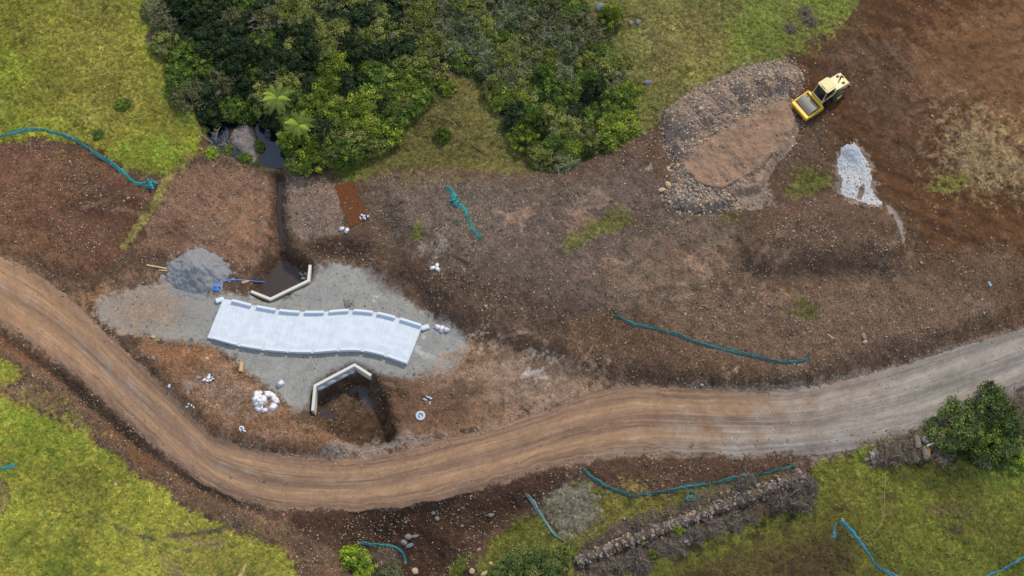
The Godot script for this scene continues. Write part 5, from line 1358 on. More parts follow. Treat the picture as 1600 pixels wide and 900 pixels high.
func build_lime() -> void:
	# crust of white lime poured on the soil; brown ground shows through its holes
	var body := pv([35.04, -14.96, 35.76, -15.57, 36.57, -15.49, 37.1, -14.36, 37.77, -13.45, 37.91, -11.94, 37.67, -10.6, 37.97, -9.41, 38.69, -8.51, 38.49, -8.01, 36.77, -8.41, 35.75, -8.89, 34.36, -9.67, 34.74, -11.05, 34.32, -12.69, 34.56, -14.04])
	var f := heap_field(body, 0.5, 0.06)
	var nn := FastNoiseLite.new(); nn.seed = 61; nn.frequency = 0.85; nn.fractal_octaves = 4
	var top := Vector2(35.89, -14.51)
	var hole := pv([36.58, -10.45, 37.02, -10.9, 36.94, -9.86, 36.41, -8.74, 36.12, -9.08])
	var mb := MB.new()
	var w: int = f.w; var h: int = f.h
	var ids := PackedInt32Array(); ids.resize(w * h)
	var white := lin("#b0afae"); var tan_ := lin("#7d6e61"); var blue := lin("#8b939e")
	for j in h:
		for i in w:
			var p: Vector2 = f.lo + Vector2(i + 0.5, j + 0.5) * 0.06
			var k: float = f.m[j * w + i]
			var n := nn.get_noise_2d(p.x * 1.6, p.y * 1.6)
			ids[j * w + i] = -1
			var d := p.distance_to(top)
			if k + n * 0.5 < 0.45 or Geometry2D.is_point_in_polygon(p, hole): continue
			if n + nn.get_noise_2d(p.x * 5.0 + 3.0, p.y * 3.0) * 0.6 < -0.62 and d > 1.6: continue
			var t := clampf(0.45 + nn.get_noise_2d(p.x * 5.0, p.y * 5.0) * 1.1, 0.0, 1.0)
			mb.col = white.lerp(tan_, t * t * 0.9).lerp(blue, clampf(1.3 - d * 0.6 + nn.get_noise_2d(p.x * 3.0 + 5.0, p.y * 3.0), 0.0, 1.0) * 0.6)
			var y := 0.03 + 0.45 * exp(-pow(d / 1.1, 2.0)) + nn.get_noise_2d(p.x * 3.0, p.y * 3.0) * 0.05
			ids[j * w + i] = mb.vert(Vector3(p.x, ground_y(p.x, p.y) + maxf(y, 0.012), p.y), Vector3.UP)
	for j in h - 1:
		for i in w - 1:
			var a := ids[j * w + i]; var b := ids[j * w + i + 1]; var c := ids[(j + 1) * w + i + 1]; var d := ids[(j + 1) * w + i]
			if a < 0 or b < 0 or c < 0 or d < 0: continue
			mb.face(a, d, c); mb.face(a, c, b)
	var acc := PackedVector3Array(); acc.resize(mb.v.size())
	for k in range(0, mb.i.size(), 3):
		var nv := (mb.v[mb.i[k + 1]] - mb.v[mb.i[k]]).cross(mb.v[mb.i[k + 2]] - mb.v[mb.i[k]])
		if nv.y < 0.0: nv = -nv
		for z in 3: acc[mb.i[k + z]] += nv
	for k in acc.size(): mb.n[k] = acc[k].normalized()
	tag(solo("lime_spill", mb.mesh(), coloured(0.95)), "pale white and bluish crust of spilled lime on brown soil below the roller", "lime spill")

# ------------------------------------------------------------------ concrete works
func build_bridge() -> void:
	var U := pv([-29.93, 1.33, -28.66, 1.54, -26.91, 2, -24.37, 2.5, -21.98, 2.75, -19.41, 2.75, -16.84, 2.57, -14.32, 2.78, -12, 3.35, -10.54, 3.81, -9.21, 4.27])
	var D := pv([-31.26, 5.59, -29.65, 6.08, -27.65, 6.61, -25.13, 7.02, -22.7, 7.23, -20.35, 7.27, -17.87, 7.09, -15.44, 7.09, -13.4, 7.51, -12.02, 8, -10.7, 8.48])
	var o := thing("concrete_bridge")
	tag(o, "new pale concrete bridge deck with slotted parapets, curving in an S", "bridge")
	var mid := FastNoiseLite.new(); mid.seed = 70; mid.frequency = 1.0; mid.fractal_octaves = 3
	# deck, broom-finished across
	var N := 96; var W := 22
	var mb := MB.new()
	for s in N + 1:
		var a := spline_even(U, s / float(N)); var b := spline_even(D, s / float(N))
		for l in W + 1:
			var p := a.lerp(b, l / float(W))
			mb.vert(Vector3(p.x, 0.30 + mid.get_noise_2d(p.x, p.y) * 0.008, p.y), Vector3.UP, Vector2(s / float(N), l / float(W)))
	for s in N:
		for l in W:
			var k := s * (W + 1) + l
			mb.face(k, k + 1, k + W + 2); mb.face(k, k + W + 2, k + W + 1)
	for s in N:      # sides
		for e in 2:
			var C: PackedVector2Array = D if e else U
			var a := spline_even(C, s / float(N)); var b := spline_even(C, (s + 1) / float(N))
			var q: Array = [Vector3(a.x, -0.3, a.y), Vector3(b.x, -0.3, b.y), Vector3(b.x, 0.3, b.y), Vector3(a.x, 0.3, a.y)]
			if e: mb.quad(q[0], q[1], q[2], q[3])
			else: mb.quad(q[1], q[0], q[3], q[2])
	for e in 2:
		var a := spline_even(U, e); var b := spline_even(D, e)
		var q := [Vector3(a.x, -0.3, a.y), Vector3(b.x, -0.3, b.y), Vector3(b.x, 0.3, b.y), Vector3(a.x, 0.3, a.y)]
		if e: mb.quad(q[1], q[0], q[3], q[2])
		else: mb.quad(q[0], q[1], q[2], q[3])
	var IW := 1024; var IH := 256
	var im := Image.create(IW, IH, false, Image.FORMAT_RGB8)
	var hm := Image.create(IW, IH, false, Image.FORMAT_L8)
	var r := RandomNumberGenerator.new(); r.seed = 6
	var base := Color("#c5c8ca"); var dull := Color("#b2b7ba")
	for x in IW:
		var ridge := r.randf()
		for y in IH:
			var st := mid.get_noise_2d(x * 0.09, y * 0.004)
			var bl := mid.get_noise_2d(x * 0.012 + 30.0, y * 0.02)
			var t := clampf(0.3 + st * 0.5 + bl * 0.55 + (r.randf() - 0.5) * 0.22, 0.0, 1.0)
			var lap := y / float(IH) + bl * 0.05 + mid.get_noise_2d(x * 0.05, 7.0) * 0.03
			if lap > 0.80 and lap < 0.955: t = minf(1.0, t + 0.35 + (r.randf() - 0.5) * 0.4)     # unbrushed margin, rougher and greyer
			im.set_pixel(x, y, base.lerp(dull, t))
			hm.set_pixel(x, y, Color.from_hsv(0, 0, clampf(0.5 + (ridge - 0.5) * 0.7 + (r.randf() - 0.5) * 0.2, 0, 1)))
	var m := StandardMaterial3D.new()
	m.albedo_texture = ImageTexture.create_from_image(im)
	m.heightmap_enabled = true
	m.heightmap_texture = ImageTexture.create_from_image(hm)
	m.heightmap_scale = 0.5
	m.roughness = 0.85
	M.deck = m
	M.parapet = grained("#bdc3c8", "#cdd2d6", 0.02, 0.7, 0.85, 0.15)
	part("deck", mb.mesh(), m, o)
	# parapet blocks with open slots between them
	for side in 2:
		var C: PackedVector2Array = D if side else U
		var O: PackedVector2Array = U if side else D
		var spans := []
		if side == 0: spans = [-28.92, 1.53, -26.9, 2.02, -26.36, 2.17, -24.36, 2.52, -23.93, 2.59, -21.94, 2.77, -21.38, 2.78, -19.4, 2.77, -18.81, 2.73, -16.83, 2.59, -16.34, 2.59, -14.32, 2.8, -13.85, 2.91, -11.99, 3.37, -11.46, 3.51, -9.27, 4.22]
		else: spans = [-30.71, 5.82, -28.17, 6.52, -27.77, 6.59, -25.65, 7.01, -25.19, 7.04, -23.09, 7.25, -22.76, 7.25, -20.53, 7.29, -20.14, 7.29, -17.86, 7.15, -17.53, 7.11, -15.44, 7.11, -15.04, 7.18, -13.07, 7.63, -12.74, 7.74, -10.76, 8.46]
		for k in range(0, spans.size(), 4):
			var t0 := nearest(C, Vector2(spans[k], spans[k + 1])); var t1 := nearest(C, Vector2(spans[k + 2], spans[k + 3]))
			var b := MB.new()
			var S := 6
			var top := 0.62 if side == 0 else 0.55
			var prof := [[0.002, 0.28], [0.002, top - 0.02], [0.022, top], [0.248, top], [0.268, top - 0.02], [0.29, 0.28]]
			var rings := []
			for s in S + 1:
				var t := lerpf(t0, t1, s / float(S))
				var p := spline_even(C, t)
				var d := (spline_even(C, minf(t + 0.004, 1.0)) - spline_even(C, maxf(t - 0.004, 0.0))).normalized()
				var inn := d.orthogonal()
				if inn.dot(spline_even(O, t) - p) < 0.0: inn = -inn
				var ring := []
				for q in prof: ring.append(Vector3(p.x + inn.x * (q[0] - 0.012), q[1], p.y + inn.y * (q[0] - 0.012)))
				rings.append(ring)
			for s in S:
				for q in prof.size() - 1:
					if side == 0: b.quad(rings[s][q], rings[s][q + 1], rings[s + 1][q + 1], rings[s + 1][q])
					else: b.quad(rings[s + 1][q], rings[s + 1][q + 1], rings[s][q + 1], rings[s][q])
			for e in [0, S]:
				for q in range(1, prof.size() - 1): b.tri(rings[e][0], rings[e][q], rings[e][q + 1])
			part("parapet_block", b.mesh(), M.parapet, o)
	# rough stub ends left by the pour
	for q in [[Vector2(-30.3, 1.41), 0.42, 0.3], [Vector2(-8.96, 4.43), 0.4, 0.3]]:
		var b := MB.new()
		b.box(Transform3D(Basis(Vector3.UP, q[2]), Vector3(q[0].x, 0.12, q[0].y)), Vector3(0.9, 0.34, q[1] * 1.3), 0.1)
		part("stub", b.mesh(), M.parapet, o)

func nearest(C: PackedVector2Array, p: Vector2) -> float:
	var best := 0.0; var bd := 1e9
	for k in 401:
		var d := spline_even(C, k / 400.0).distance_to(p)
		if d < bd:
			bd = d; best = k / 400.0
	return best

func headwall(pts: PackedVector2Array, tops: Array, inward: Vector2, label: String, drips: bool) -> void:
	var o := thing("culvert_headwall")
	tag(o, label, "headwall")
	var th := 0.29
	var nrm := []
	for k in pts.size():
		var a := (pts[k] - pts[maxi(k - 1, 0)]); var b := (pts[mini(k + 1, pts.size() - 1)] - pts[k])
		var na := a.normalized().orthogonal() if a.length() > 0.0 else b.normalized().orthogonal()
		var nb := b.normalized().orthogonal() if b.length() > 0.0 else na
		var n := (na + nb).normalized()
		n /= maxf(0.5, n.dot(na))
		if n.dot(inward) < 0.0 and k == 1: n = -n
		nrm.append(n)
	if nrm[1].dot(nrm[0]) < 0.0: nrm[0] = -nrm[0]
	if nrm[1].dot(nrm[2]) < 0.0: nrm[2] = -nrm[2]
	if nrm[2].dot(nrm[3]) < 0.0: nrm[3] = -nrm[3]
	for k in pts.size() - 1:
		var b := MB.new()
		var A := pts[k]; var B := pts[k + 1]
		var A2: Vector2 = A + nrm[k] * th; var B2: Vector2 = B + nrm[k + 1] * th
		var ta: float = tops[k]; var tb: float = tops[k + 1]
		var lo := -2.9
		var bev := 0.03
		var v3 := func(p: Vector2, y: float) -> Vector3: return Vector3(p.x, y, p.y)
		var ia: Vector2 = A.lerp(A2, 0.1); var ja: Vector2 = A.lerp(A2, 0.9)
		var ib: Vector2 = B.lerp(B2, 0.1); var jb: Vector2 = B.lerp(B2, 0.9)
		b.quad(v3.call(A, lo), v3.call(B, lo), v3.call(B, tb - bev), v3.call(A, ta - bev))
		b.quad(v3.call(A, ta - bev), v3.call(B, tb - bev), v3.call(ib, tb), v3.call(ia, ta))
		b.quad(v3.call(ia, ta), v3.call(ib, tb), v3.call(jb, tb), v3.call(ja, ta))
		b.quad(v3.call(ja, ta), v3.call(jb, tb), v3.call(B2, tb - bev), v3.call(A2, ta - bev))
		b.quad(v3.call(A2, ta - bev), v3.call(B2, tb - bev), v3.call(B2, lo), v3.call(A2, lo))
		if k == 0: b.quad(v3.call(A, lo), v3.call(A, ta - bev), v3.call(A2, ta - bev), v3.call(A2, lo))
		if k == pts.size() - 2: b.quad(v3.call(B, lo), v3.call(B2, lo), v3.call(B2, tb - bev), v3.call(B, tb - bev))
		for q in b.n.size():
			pass
		part("wall_panel", b.mesh(), M.headwall, o)
	if drips:      # grout lumps left hanging on the face
		for q in [[0.16, 1.0, 0.55], [0.42, 1.1, 0.62], [0.72, 1.0, 0.5], [0.93, 0.5, 0.35]]:
			var p: Vector2 = pts[2].lerp(pts[1], q[0]) + nrm[1] * (th + 0.1)
			part("grout_lump", rocks[int(q[0] * 10.0) % 3], M.grout, o, Transform3D(Basis(Vector3.UP, 0.45) * Basis.from_scale(Vector3(q[1] * 0.62, q[2] * 0.9, 0.3)), Vector3(p.x, -0.5, p.y)))

func build_concrete() -> void:
	M.headwall = grained("#b5ac9c", "#d6cfc1", 0.03, 0.5, 0.9, 0.3, "#c8c0b1")
	M.grout = grained("#8d9299", "#a9adb2", 0.03, 1.2, 0.9, 0.6)
	headwall(pv([-27.19, 0.52, -25.05, 1.44, -21.07, -0.7, -20.99, -2.59]), [0.06, 0.16, 0.16, 0.06], Vector2(0, -1), "cream concrete headwall folded round the brown pool north of the bridge", false)
	headwall(pv([-14.29, 9.45, -16.07, 8.34, -20.15, 10.66, -20.31, 13.33]), [-0.05, 0.16, 0.16, -0.05], Vector2(0.4, 1), "cream concrete headwall with grout lumps above the muddy outlet south of the bridge", true)
	# precast ring
	var o := MB.new()
	o.lathe(Transform3D(), [[0.28, 0.0], [0.46, 0.0], [0.5, 0.05], [0.5, 0.2], [0.46, 0.26], [0.3, 0.28], [0.26, 0.22], [0.24, 0.1], [0.0, 0.08]], 28)
	var rp := Vector2(-9.23, 13.92)
	tag(solo("concrete_ring", o.mesh(), grained("#a3aab0", "#bcc2c6", 0.03, 1.2, 0.9, 0.3), Transform3D(Basis(Vector3.RIGHT, 0.06), on(rp, -0.03))), "round grey concrete ring lying on the graded mud near the road", "ring")

# ------------------------------------------------------------------ road roller
func build_roller() -> void:
	var front := Vector2(30.81, -19.11)
	var rear := Vector2(35.43, -22.4)
	var dir := (front - rear).normalized()
	var c := front.lerp(rear, 0.5)
	var y := -9.0
	for q in [Vector2(1.95, 0), Vector2(1.95, 1.0), Vector2(1.95, -1.0), Vector2(-1.55, 0.86), Vector2(-1.55, -0.86)]: y = maxf(y, ground_y(c.x + dir.x * q.x - dir.y * q.y, c.y + dir.y * q.x + dir.x * q.y))
	var o := thing("road_roller", Vector3(c.x, y - 0.06, c.y), atan2(-dir.y, dir.x))
	tag(o, "yellow single drum road roller with roof coloured pale as sunlit yellow parked at the stockpile", "road roller")
	var yel := plain("#e3b21a", 0.4); yel.clearcoat_enabled = true; yel.clearcoat = 0.4; yel.clearcoat_roughness = 0.3
	var cream := plain("#cdbb7e", 0.5); cream.clearcoat_enabled = true; cream.clearcoat = 0.3  # yellow paint made pale, the sun glare put into the colour
	var black := plain("#1a1a1b", 0.6)
	var steel := grained("#8a7f70", "#9b8f7e", 0.02, 1.4, 0.8, 0.2)
	steel.uv1_world_triplanar = false
	var tyre := plain("#453f38", 0.9)
	var glass := plain("#10151a", 0.06)
	var I := Transform3D()
	var at := func(x: float, yy: float, z: float) -> Transform3D: return Transform3D(Basis(), Vector3(x, yy, z))
	var axle := Basis(Vector3.RIGHT, PI / 2)
	# local axes: x forward, z to the machine's right
	var b := MB.new()
	b.lathe(Transform3D(axle, Vector3(1.95, 0.76, 0)), [[0.0, -1.03], [0.62, -1.03], [0.64, -1.05], [0.745, -1.06], [0.76, -1.04], [0.76, 1.04], [0.745, 1.06], [0.64, 1.05], [0.62, 1.03], [0.0, 1.03]], 48)
	part("drum", b.mesh(), steel, o)
	b = MB.new()
	b.box(at.call(3.0, 0.78, 0), Vector3(0.42, 0.52, 2.52), 0.05)
	part("front_beam", b.mesh(), yel, o)
	for s in [-1.0, 1.0]:
		b = MB.new()
		b.prism(at.call(0, 0, s * 1.2 - 0.075), PackedVector2Array([Vector2(0.82, 0.62), Vector2(1.3, 0.48), Vector2(2.79, 0.55), Vector2(2.79, 1.03), Vector2(1.5, 1.12), Vector2(0.95, 1.2), Vector2(0.82, 1.1)]), 0.0, 0.15)
		part("side_beam", b.mesh(), yel, o)
	b = MB.new()
	b.box(at.call(0.93, 0.95, 0), Vector3(0.3, 0.46, 2.22), 0.04)
	part("rear_beam", b.mesh(), yel, o)
	b = MB.new()
	b.box(at.call(2.76, 0.9, 0), Vector3(0.06, 0.2, 2.2), 0.01)
	part("scraper", b.mesh(), black, o)
	# marks on the front beam
	for k in 9:
		b = MB.new()
		b.box(Transform3D(Basis(Vector3.RIGHT, 0.3), Vector3(3.213, 0.84, -0.78 + k * 0.195)), Vector3(0.012, 0.17, 0.13), 0.0)
		part("lettering", b.mesh(), plain("#c8641a", 0.5), o)
	# joint and chassis
	b = MB.new()
	b.box(at.call(0.5, 0.78, 0), Vector3(0.7, 0.34, 0.6), 0.05)
	part("articulation", b.mesh(), black, o)
	b = MB.new()
	b.box(at.call(-1.35, 0.98, 0), Vector3(3.0, 0.62, 1.2), 0.05)
	part("chassis", b.mesh(), black, o)
	# cab
	var cab := Node3D.new(); cab.name = "cab"; o.add_child(cab, true)
	b = MB.new()
	b.prism(at.call(0, 0, -0.78), PackedVector2Array([Vector2(-0.95, 1.2), Vector2(0.5, 1.15), Vector2(0.74, 1.25), Vector2(0.74, 1.4), Vector2(-0.95, 1.46)]), 0.0, 1.56)
	part("tub", b.mesh(), cream, cab)
	b = MB.new()
	b.prism(at.call(0, 0, -0.7), PackedVector2Array([Vector2(-0.9, 1.44), Vector2(0.7, 1.38), Vector2(0.3, 2.8), Vector2(-0.82, 2.8)]), 0.0, 1.4)
	part("windows", b.mesh(), glass, cab)
	for s in [-1.0, 1.0]:
		for q in [[0.72, 0.3], [-0.92, -0.83], [-0.1, -0.14]]:
			b = MB.new()
			b.tube([Vector3(q[0], 1.38, s * 0.72), Vector3(q[1], 2.83, s * 0.7)], 0.045, 0.04, 6)
			part("pillar", b.mesh(), cream if q[0] != -0.1 else black, cab)
	b = MB.new()
	b.prism(Transform3D(Basis(Vector3.RIGHT, PI / 2), Vector3(0, 2.98, 0)), PackedVector2Array([Vector2(-1.0, -0.55), Vector2(-0.85, -0.76), Vector2(0.28, -0.78), Vector2(0.36, -0.7), Vector2(0.36, 0.7), Vector2(0.28, 0.78), Vector2(-0.85, 0.76), Vector2(-1.0, 0.55)]), 0.0, 0.17)
	part("roof", b.mesh(), cream, cab)
	b = MB.new()
	b.box(at.call(-0.3, 3.0, 0), Vector3(1.0, 0.06, 1.2), 0.03)
	part("roof_panel", b.mesh(), cream, cab)
	for q in [[-0.17, 0.14], [0.1, 0.12]]:
		b = MB.new()
		b.box(at.call(0.24, 2.99, q[0]), Vector3(0.17, 0.012, 0.17), 0.004)
		part("roof_mark", b.mesh(), plain("#4d5570", 0.5), cab)
	b = MB.new()
	b.lathe(at.call(0.3, 2.86, -0.75), [[0.07, 0.0], [0.07, 0.14], [0.04, 0.18], [0.0, 0.18]], 12)
	part("beacon", b.mesh(), plain("#d8741c", 0.3), cab)
	# seat seen through the glass is dark; mirrors and steps outside
	for s in [-1.0, 1.0]:
		b = MB.new()
		b.tube([Vector3(0.5, 2.3, s * 0.75), Vector3(0.62, 2.4, s * 1.02)], 0.02, 0.02, 5)
		b.box(Transform3D(Basis(Vector3.UP, 0.3 * s), Vector3(0.64, 2.32, s * 1.06)), Vector3(0.05, 0.34, 0.2), 0.02)
		part("mirror", b.mesh(), black, cab)
		b = MB.new()
		b.box(at.call(0.0, 0.72, s * 0.9), Vector3(0.5, 0.05, 0.28), 0.01)
		b.box(at.call(0.0, 1.0, s * 0.86), Vector3(0.5, 0.05, 0.22), 0.01)
		b.tube([Vector3(0.25, 0.72, s * 0.98), Vector3(0.28, 1.5, s * 0.82)], 0.025, 0.025, 5)
		b.tube([Vector3(-0.25, 0.72, s * 0.98), Vector3(-0.24, 1.5, s * 0.82)], 0.025, 0.025, 5)
		part("step", b.mesh(), black, o)
	# handrail across the front of the cab platform
	b = MB.new()
	b.box(at.call(0.72, 1.26, 0), Vector3(0.16, 0.1, 1.7), 0.02)
	part("platform_edge", b.mesh(), cream, o)
	# hood
	b = MB.new()
	b.prism(at.call(0, 0, -0.76), PackedVector2Array([Vector2(-3.05, 1.15), Vector2(-0.97, 1.15), Vector2(-0.97, 2.02), Vector2(-1.2, 2.06), Vector2(-2.6, 1.9), Vector2(-3.0, 1.72)]), 0.0, 1.52)
	var hood := part("hood", b.mesh(), cream, o)
	for q in [[-2.35, 1.935, -0.46, 0.36], [-2.35, 1.935, 0.5, 0.36], [-2.8, 1.83, 0.2, 0.22], [-1.09, 2.05, 0.0, 0.2]]:
		b = MB.new()
		b.box(Transform3D(Basis(Vector3.BACK, 0.115 if q[0] > -2.6 and q[0] < -1.2 else (0.42 if q[0] < -2.6 else 0.0)), Vector3(q[0], q[1], q[2])), Vector3(q[3], 0.04, 0.3 if q[2] != 0.0 else 1.3), 0.005)
		part("vent", b.mesh(), black, hood)
	for s in [-1.0, 1.0]:
		b = MB.new()
		b.box(at.call(-1.35, 1.84, s * 0.765), Vector3(0.6, 0.26, 0.03), 0.005)
		part("grille", b.mesh(), black, hood)
	b = MB.new()
	b.tube([Vector3(-2.35, 1.88, 0.1), Vector3(-2.35, 2.4, 0.1), Vector3(-2.44, 2.55, 0.1)], 0.09, 0.08, 10)
	part("exhaust", b.mesh(), black, hood)
	b = MB.new()
	b.box(at.call(-3.12, 1.0, 0), Vector3(0.2, 0.56, 1.9), 0.05)
	part("rear_bumper", b.mesh(), plain("#3f5566", 0.5), o)
	# rear wheels with fenders
	for s in [-1.0, 1.0]:
		var z: float = s * 0.92
		var wheel := Node3D.new(); wheel.name = "wheel"; o.add_child(wheel, true)
		b = MB.new()
		b.lathe(Transform3D(axle, Vector3(-1.55, 0.78, z)), [[0.42, -0.26], [0.62, -0.3], [0.74, -0.27], [0.79, -0.2], [0.8, 0.0], [0.79, 0.2], [0.74, 0.27], [0.62, 0.3], [0.42, 0.26]], 36)
		for k in 22:
			var a := TAU * k / 22.0
			for t in [-1.0, 1.0]:
				var bb := Basis(Vector3.BACK, a + t * 0.07) * Basis(Vector3.UP, t * 0.5)
				b.box(Transform3D(bb, Vector3(-1.55, 0.78, z + t * 0.13) + Basis(Vector3.BACK, a + t * 0.07) * Vector3(0.0, 0.8, 0)), Vector3(0.07, 0.06, 0.26), 0.01)
		part("tyre", b.mesh(), tyre, wheel)
		b = MB.new()
		var out_ := 1.0 if s > 0 else -1.0
		b.lathe(Transform3D(Basis(Vector3.RIGHT, PI / 2 * out_), Vector3(-1.55, 0.78, z)), [[0.43, 0.22], [0.38, 0.16], [0.3, 0.08], [0.2, 0.08], [0.18, 0.16], [0.0, 0.17]], 28)
		part("rim", b.mesh(), yel, wheel)
		b = MB.new()
		b.prism(at.call(0, 0, s * 0.68 - 0.13), PackedVector2Array([Vector2(-0.6, 1.3), Vector2(-0.85, 1.58), Vector2(-1.25, 1.68), Vector2(-1.9, 1.68), Vector2(-2.3, 1.5), Vector2(-2.6, 1.2), Vector2(-2.5, 1.18), Vector2(-2.22, 1.45), Vector2(-1.88, 1.63), Vector2(-1.26, 1.63), Vector2(-0.9, 1.5), Vector2(-0.66, 1.27)]), 0.0, 0.26)
		part("fender", b.mesh(), cream, o)

# ------------------------------------------------------------------ fabric
# a sagging silt fence: one edge pegged to the soil, the other leaning over
func fence_mesh(p: PackedVector2Array, tall: float, lean: float, seed_: int) -> ArrayMesh:
	var n := FastNoiseLite.new(); n.seed = seed_; n.frequency = 0.22; n.fractal_octaves = 2
	var c := spline(p, maxi(12, int(spline_len(p) / 0.12)))
	var mb := MB.new()
	var R := 8
	for k in c.size():
		var d := (c[mini(k + 1, c.size() - 1)] - c[maxi(k - 1, 0)]).normalized()
		var s := d.orthogonal()
		var u := k * 0.12
		var ln := lean * (0.6 + 0.9 * n.get_noise_2d(u, 0.0))
		var tl := tall * (0.85 + 0.5 * n.get_noise_2d(u, 40.0))
		for q in R + 1:
			var w := q / float(R)
			var fold := n.get_noise_2d(u * 9.0, w * 3.0 + 9.0)
			var off := s * (ln * pow(w, 1.3) + n.get_noise_2d(u * 4.0, 5.0) * 0.08 + fold * 0.06 * w + (w - 0.5) * 0.12)
			var g := c[k] + off
			var y := ground_y(c[k].x, c[k].y) + maxf(0.02, tl * sin(w * 1.9) + fold * 0.13 * w + 0.05 * sin(w * 11.0 + u * 0.8))
			y = maxf(y, ground_y(g.x, g.y) + 0.02)
			var e := 1.0 + n.get_noise_2d(u * 3.0, w * 9.0 + 60.0) * 0.5
			mb.col = Color(e, e * lerpf(1.0, 1.04, w), e)
			mb.vert(Vector3(g.x, y, g.y), Vector3.UP)
	for k in c.size() - 1:
		for q in R:
			var a := k * (R + 1) + q
			mb.face(a, a + 1, a + R + 2); mb.face(a, a + R + 2, a + R + 1)
	smooth(mb)
	return mb.mesh()

func smooth(mb: MB) -> void:
	var acc := PackedVector3Array(); acc.resize(mb.v.size())
	for k in range(0, mb.i.size(), 3):
		var nv := (mb.v[mb.i[k + 2]] - mb.v[mb.i[k]]).cross(mb.v[mb.i[k + 1]] - mb.v[mb.i[k]])
		for z in 3: acc[mb.i[k + z]] += nv
	for k in acc.size(): mb.n[k] = acc[k].normalized()

func spline_len(p: PackedVector2Array) -> float:
	var L := 0.0
	for k in p.size() - 1: L += p[k].distance_to(p[k + 1])
	return L

# a crumpled bundle of the same cloth
func bundle_mesh(R: float, tall: float, seed_: int, folds := 26) -> ArrayMesh:
	var r := RandomNumberGenerator.new(); r.seed = seed_
	var mb := MB.new()
	for k in folds:
		var a := r.randf() * TAU
		var p := Vector3(r.randfn() * R * 0.4, r.randf_range(0.05, tall * 0.7), r.randfn() * R * 0.4)
		var d := Vector3(cos(a), r.randfn() * 0.25, sin(a)).normalized()
		var s := d.cross(Vector3(r.randfn(), 1.6, r.randfn()).normalized()).normalized()
		var upv := s.cross(d)
		if upv.y < 0: upv = -upv
		var L := R * r.randf_range(0.45, 0.9)
		var w := R * r.randf_range(0.18, 0.4)
		var e := r.randf_range(0.7, 1.3)
		mb.col = Color(e, e, e)
		var S := 8; var Q := 4
		var f0 := mb.v.size()
		var bend := r.randfn() * 0.5
		for i in S + 1:
			var u := i / float(S) - 0.5
			for j in Q + 1:
				var t := j / float(Q) - 0.5
				var v := p + d * (u * L) + s * (t * w * (1.2 - absf(u)) + bend * u * u * L) + upv * (cos(t * 3.0) * w * 0.6 * (1.0 - u * u * 2.2))
				v.y = maxf(v.y, 0.015)
				mb.vert(v, Vector3.UP)
		for i in S:
			for j in Q:
				var q := f0 + i * (Q + 1) + j
				mb.face(q, q + 1, q + Q + 2); mb.face(q, q + Q + 2, q + Q + 1)
	smooth(mb)
	return mb.mesh()

func cloth(hex: String) -> StandardMaterial3D:
	var m := coloured(0.75)
	m.albedo_color = Color(hex)
	m.metallic_specular = 0.4
	return m

func fence(p: PackedVector2Array, tall: float, lean: float, seed_: int, m: Material, o: Node) -> void:
	part("fabric", fence_mesh(p, tall, lean, seed_), m, o)
	var L := spline_len(p)
	var n := int(L / 2.6)
	var c := spline(p, maxi(2, n + 1))
	for k in c.size():
		if k % 5 == 3: continue      # some stakes have gone
		stake(o, c[k], rng.randf_range(0.45, 0.75), Vector3(rng.randfn() * 0.2, rng.randf() * 3.0, rng.randfn() * 0.2), M.wood)

func stake(o: Node, p: Vector2, tall: float, tilt: Vector3, m: Material) -> void:
	var b := MB.new()
	b.box(Transform3D(Basis.from_euler(tilt), Vector3(0, tall * 0.5 - 0.1, 0)), Vector3(0.045, tall, 0.045), 0.006)
	part("stake", b.mesh(), m, o, Transform3D(Basis(), on(p)))

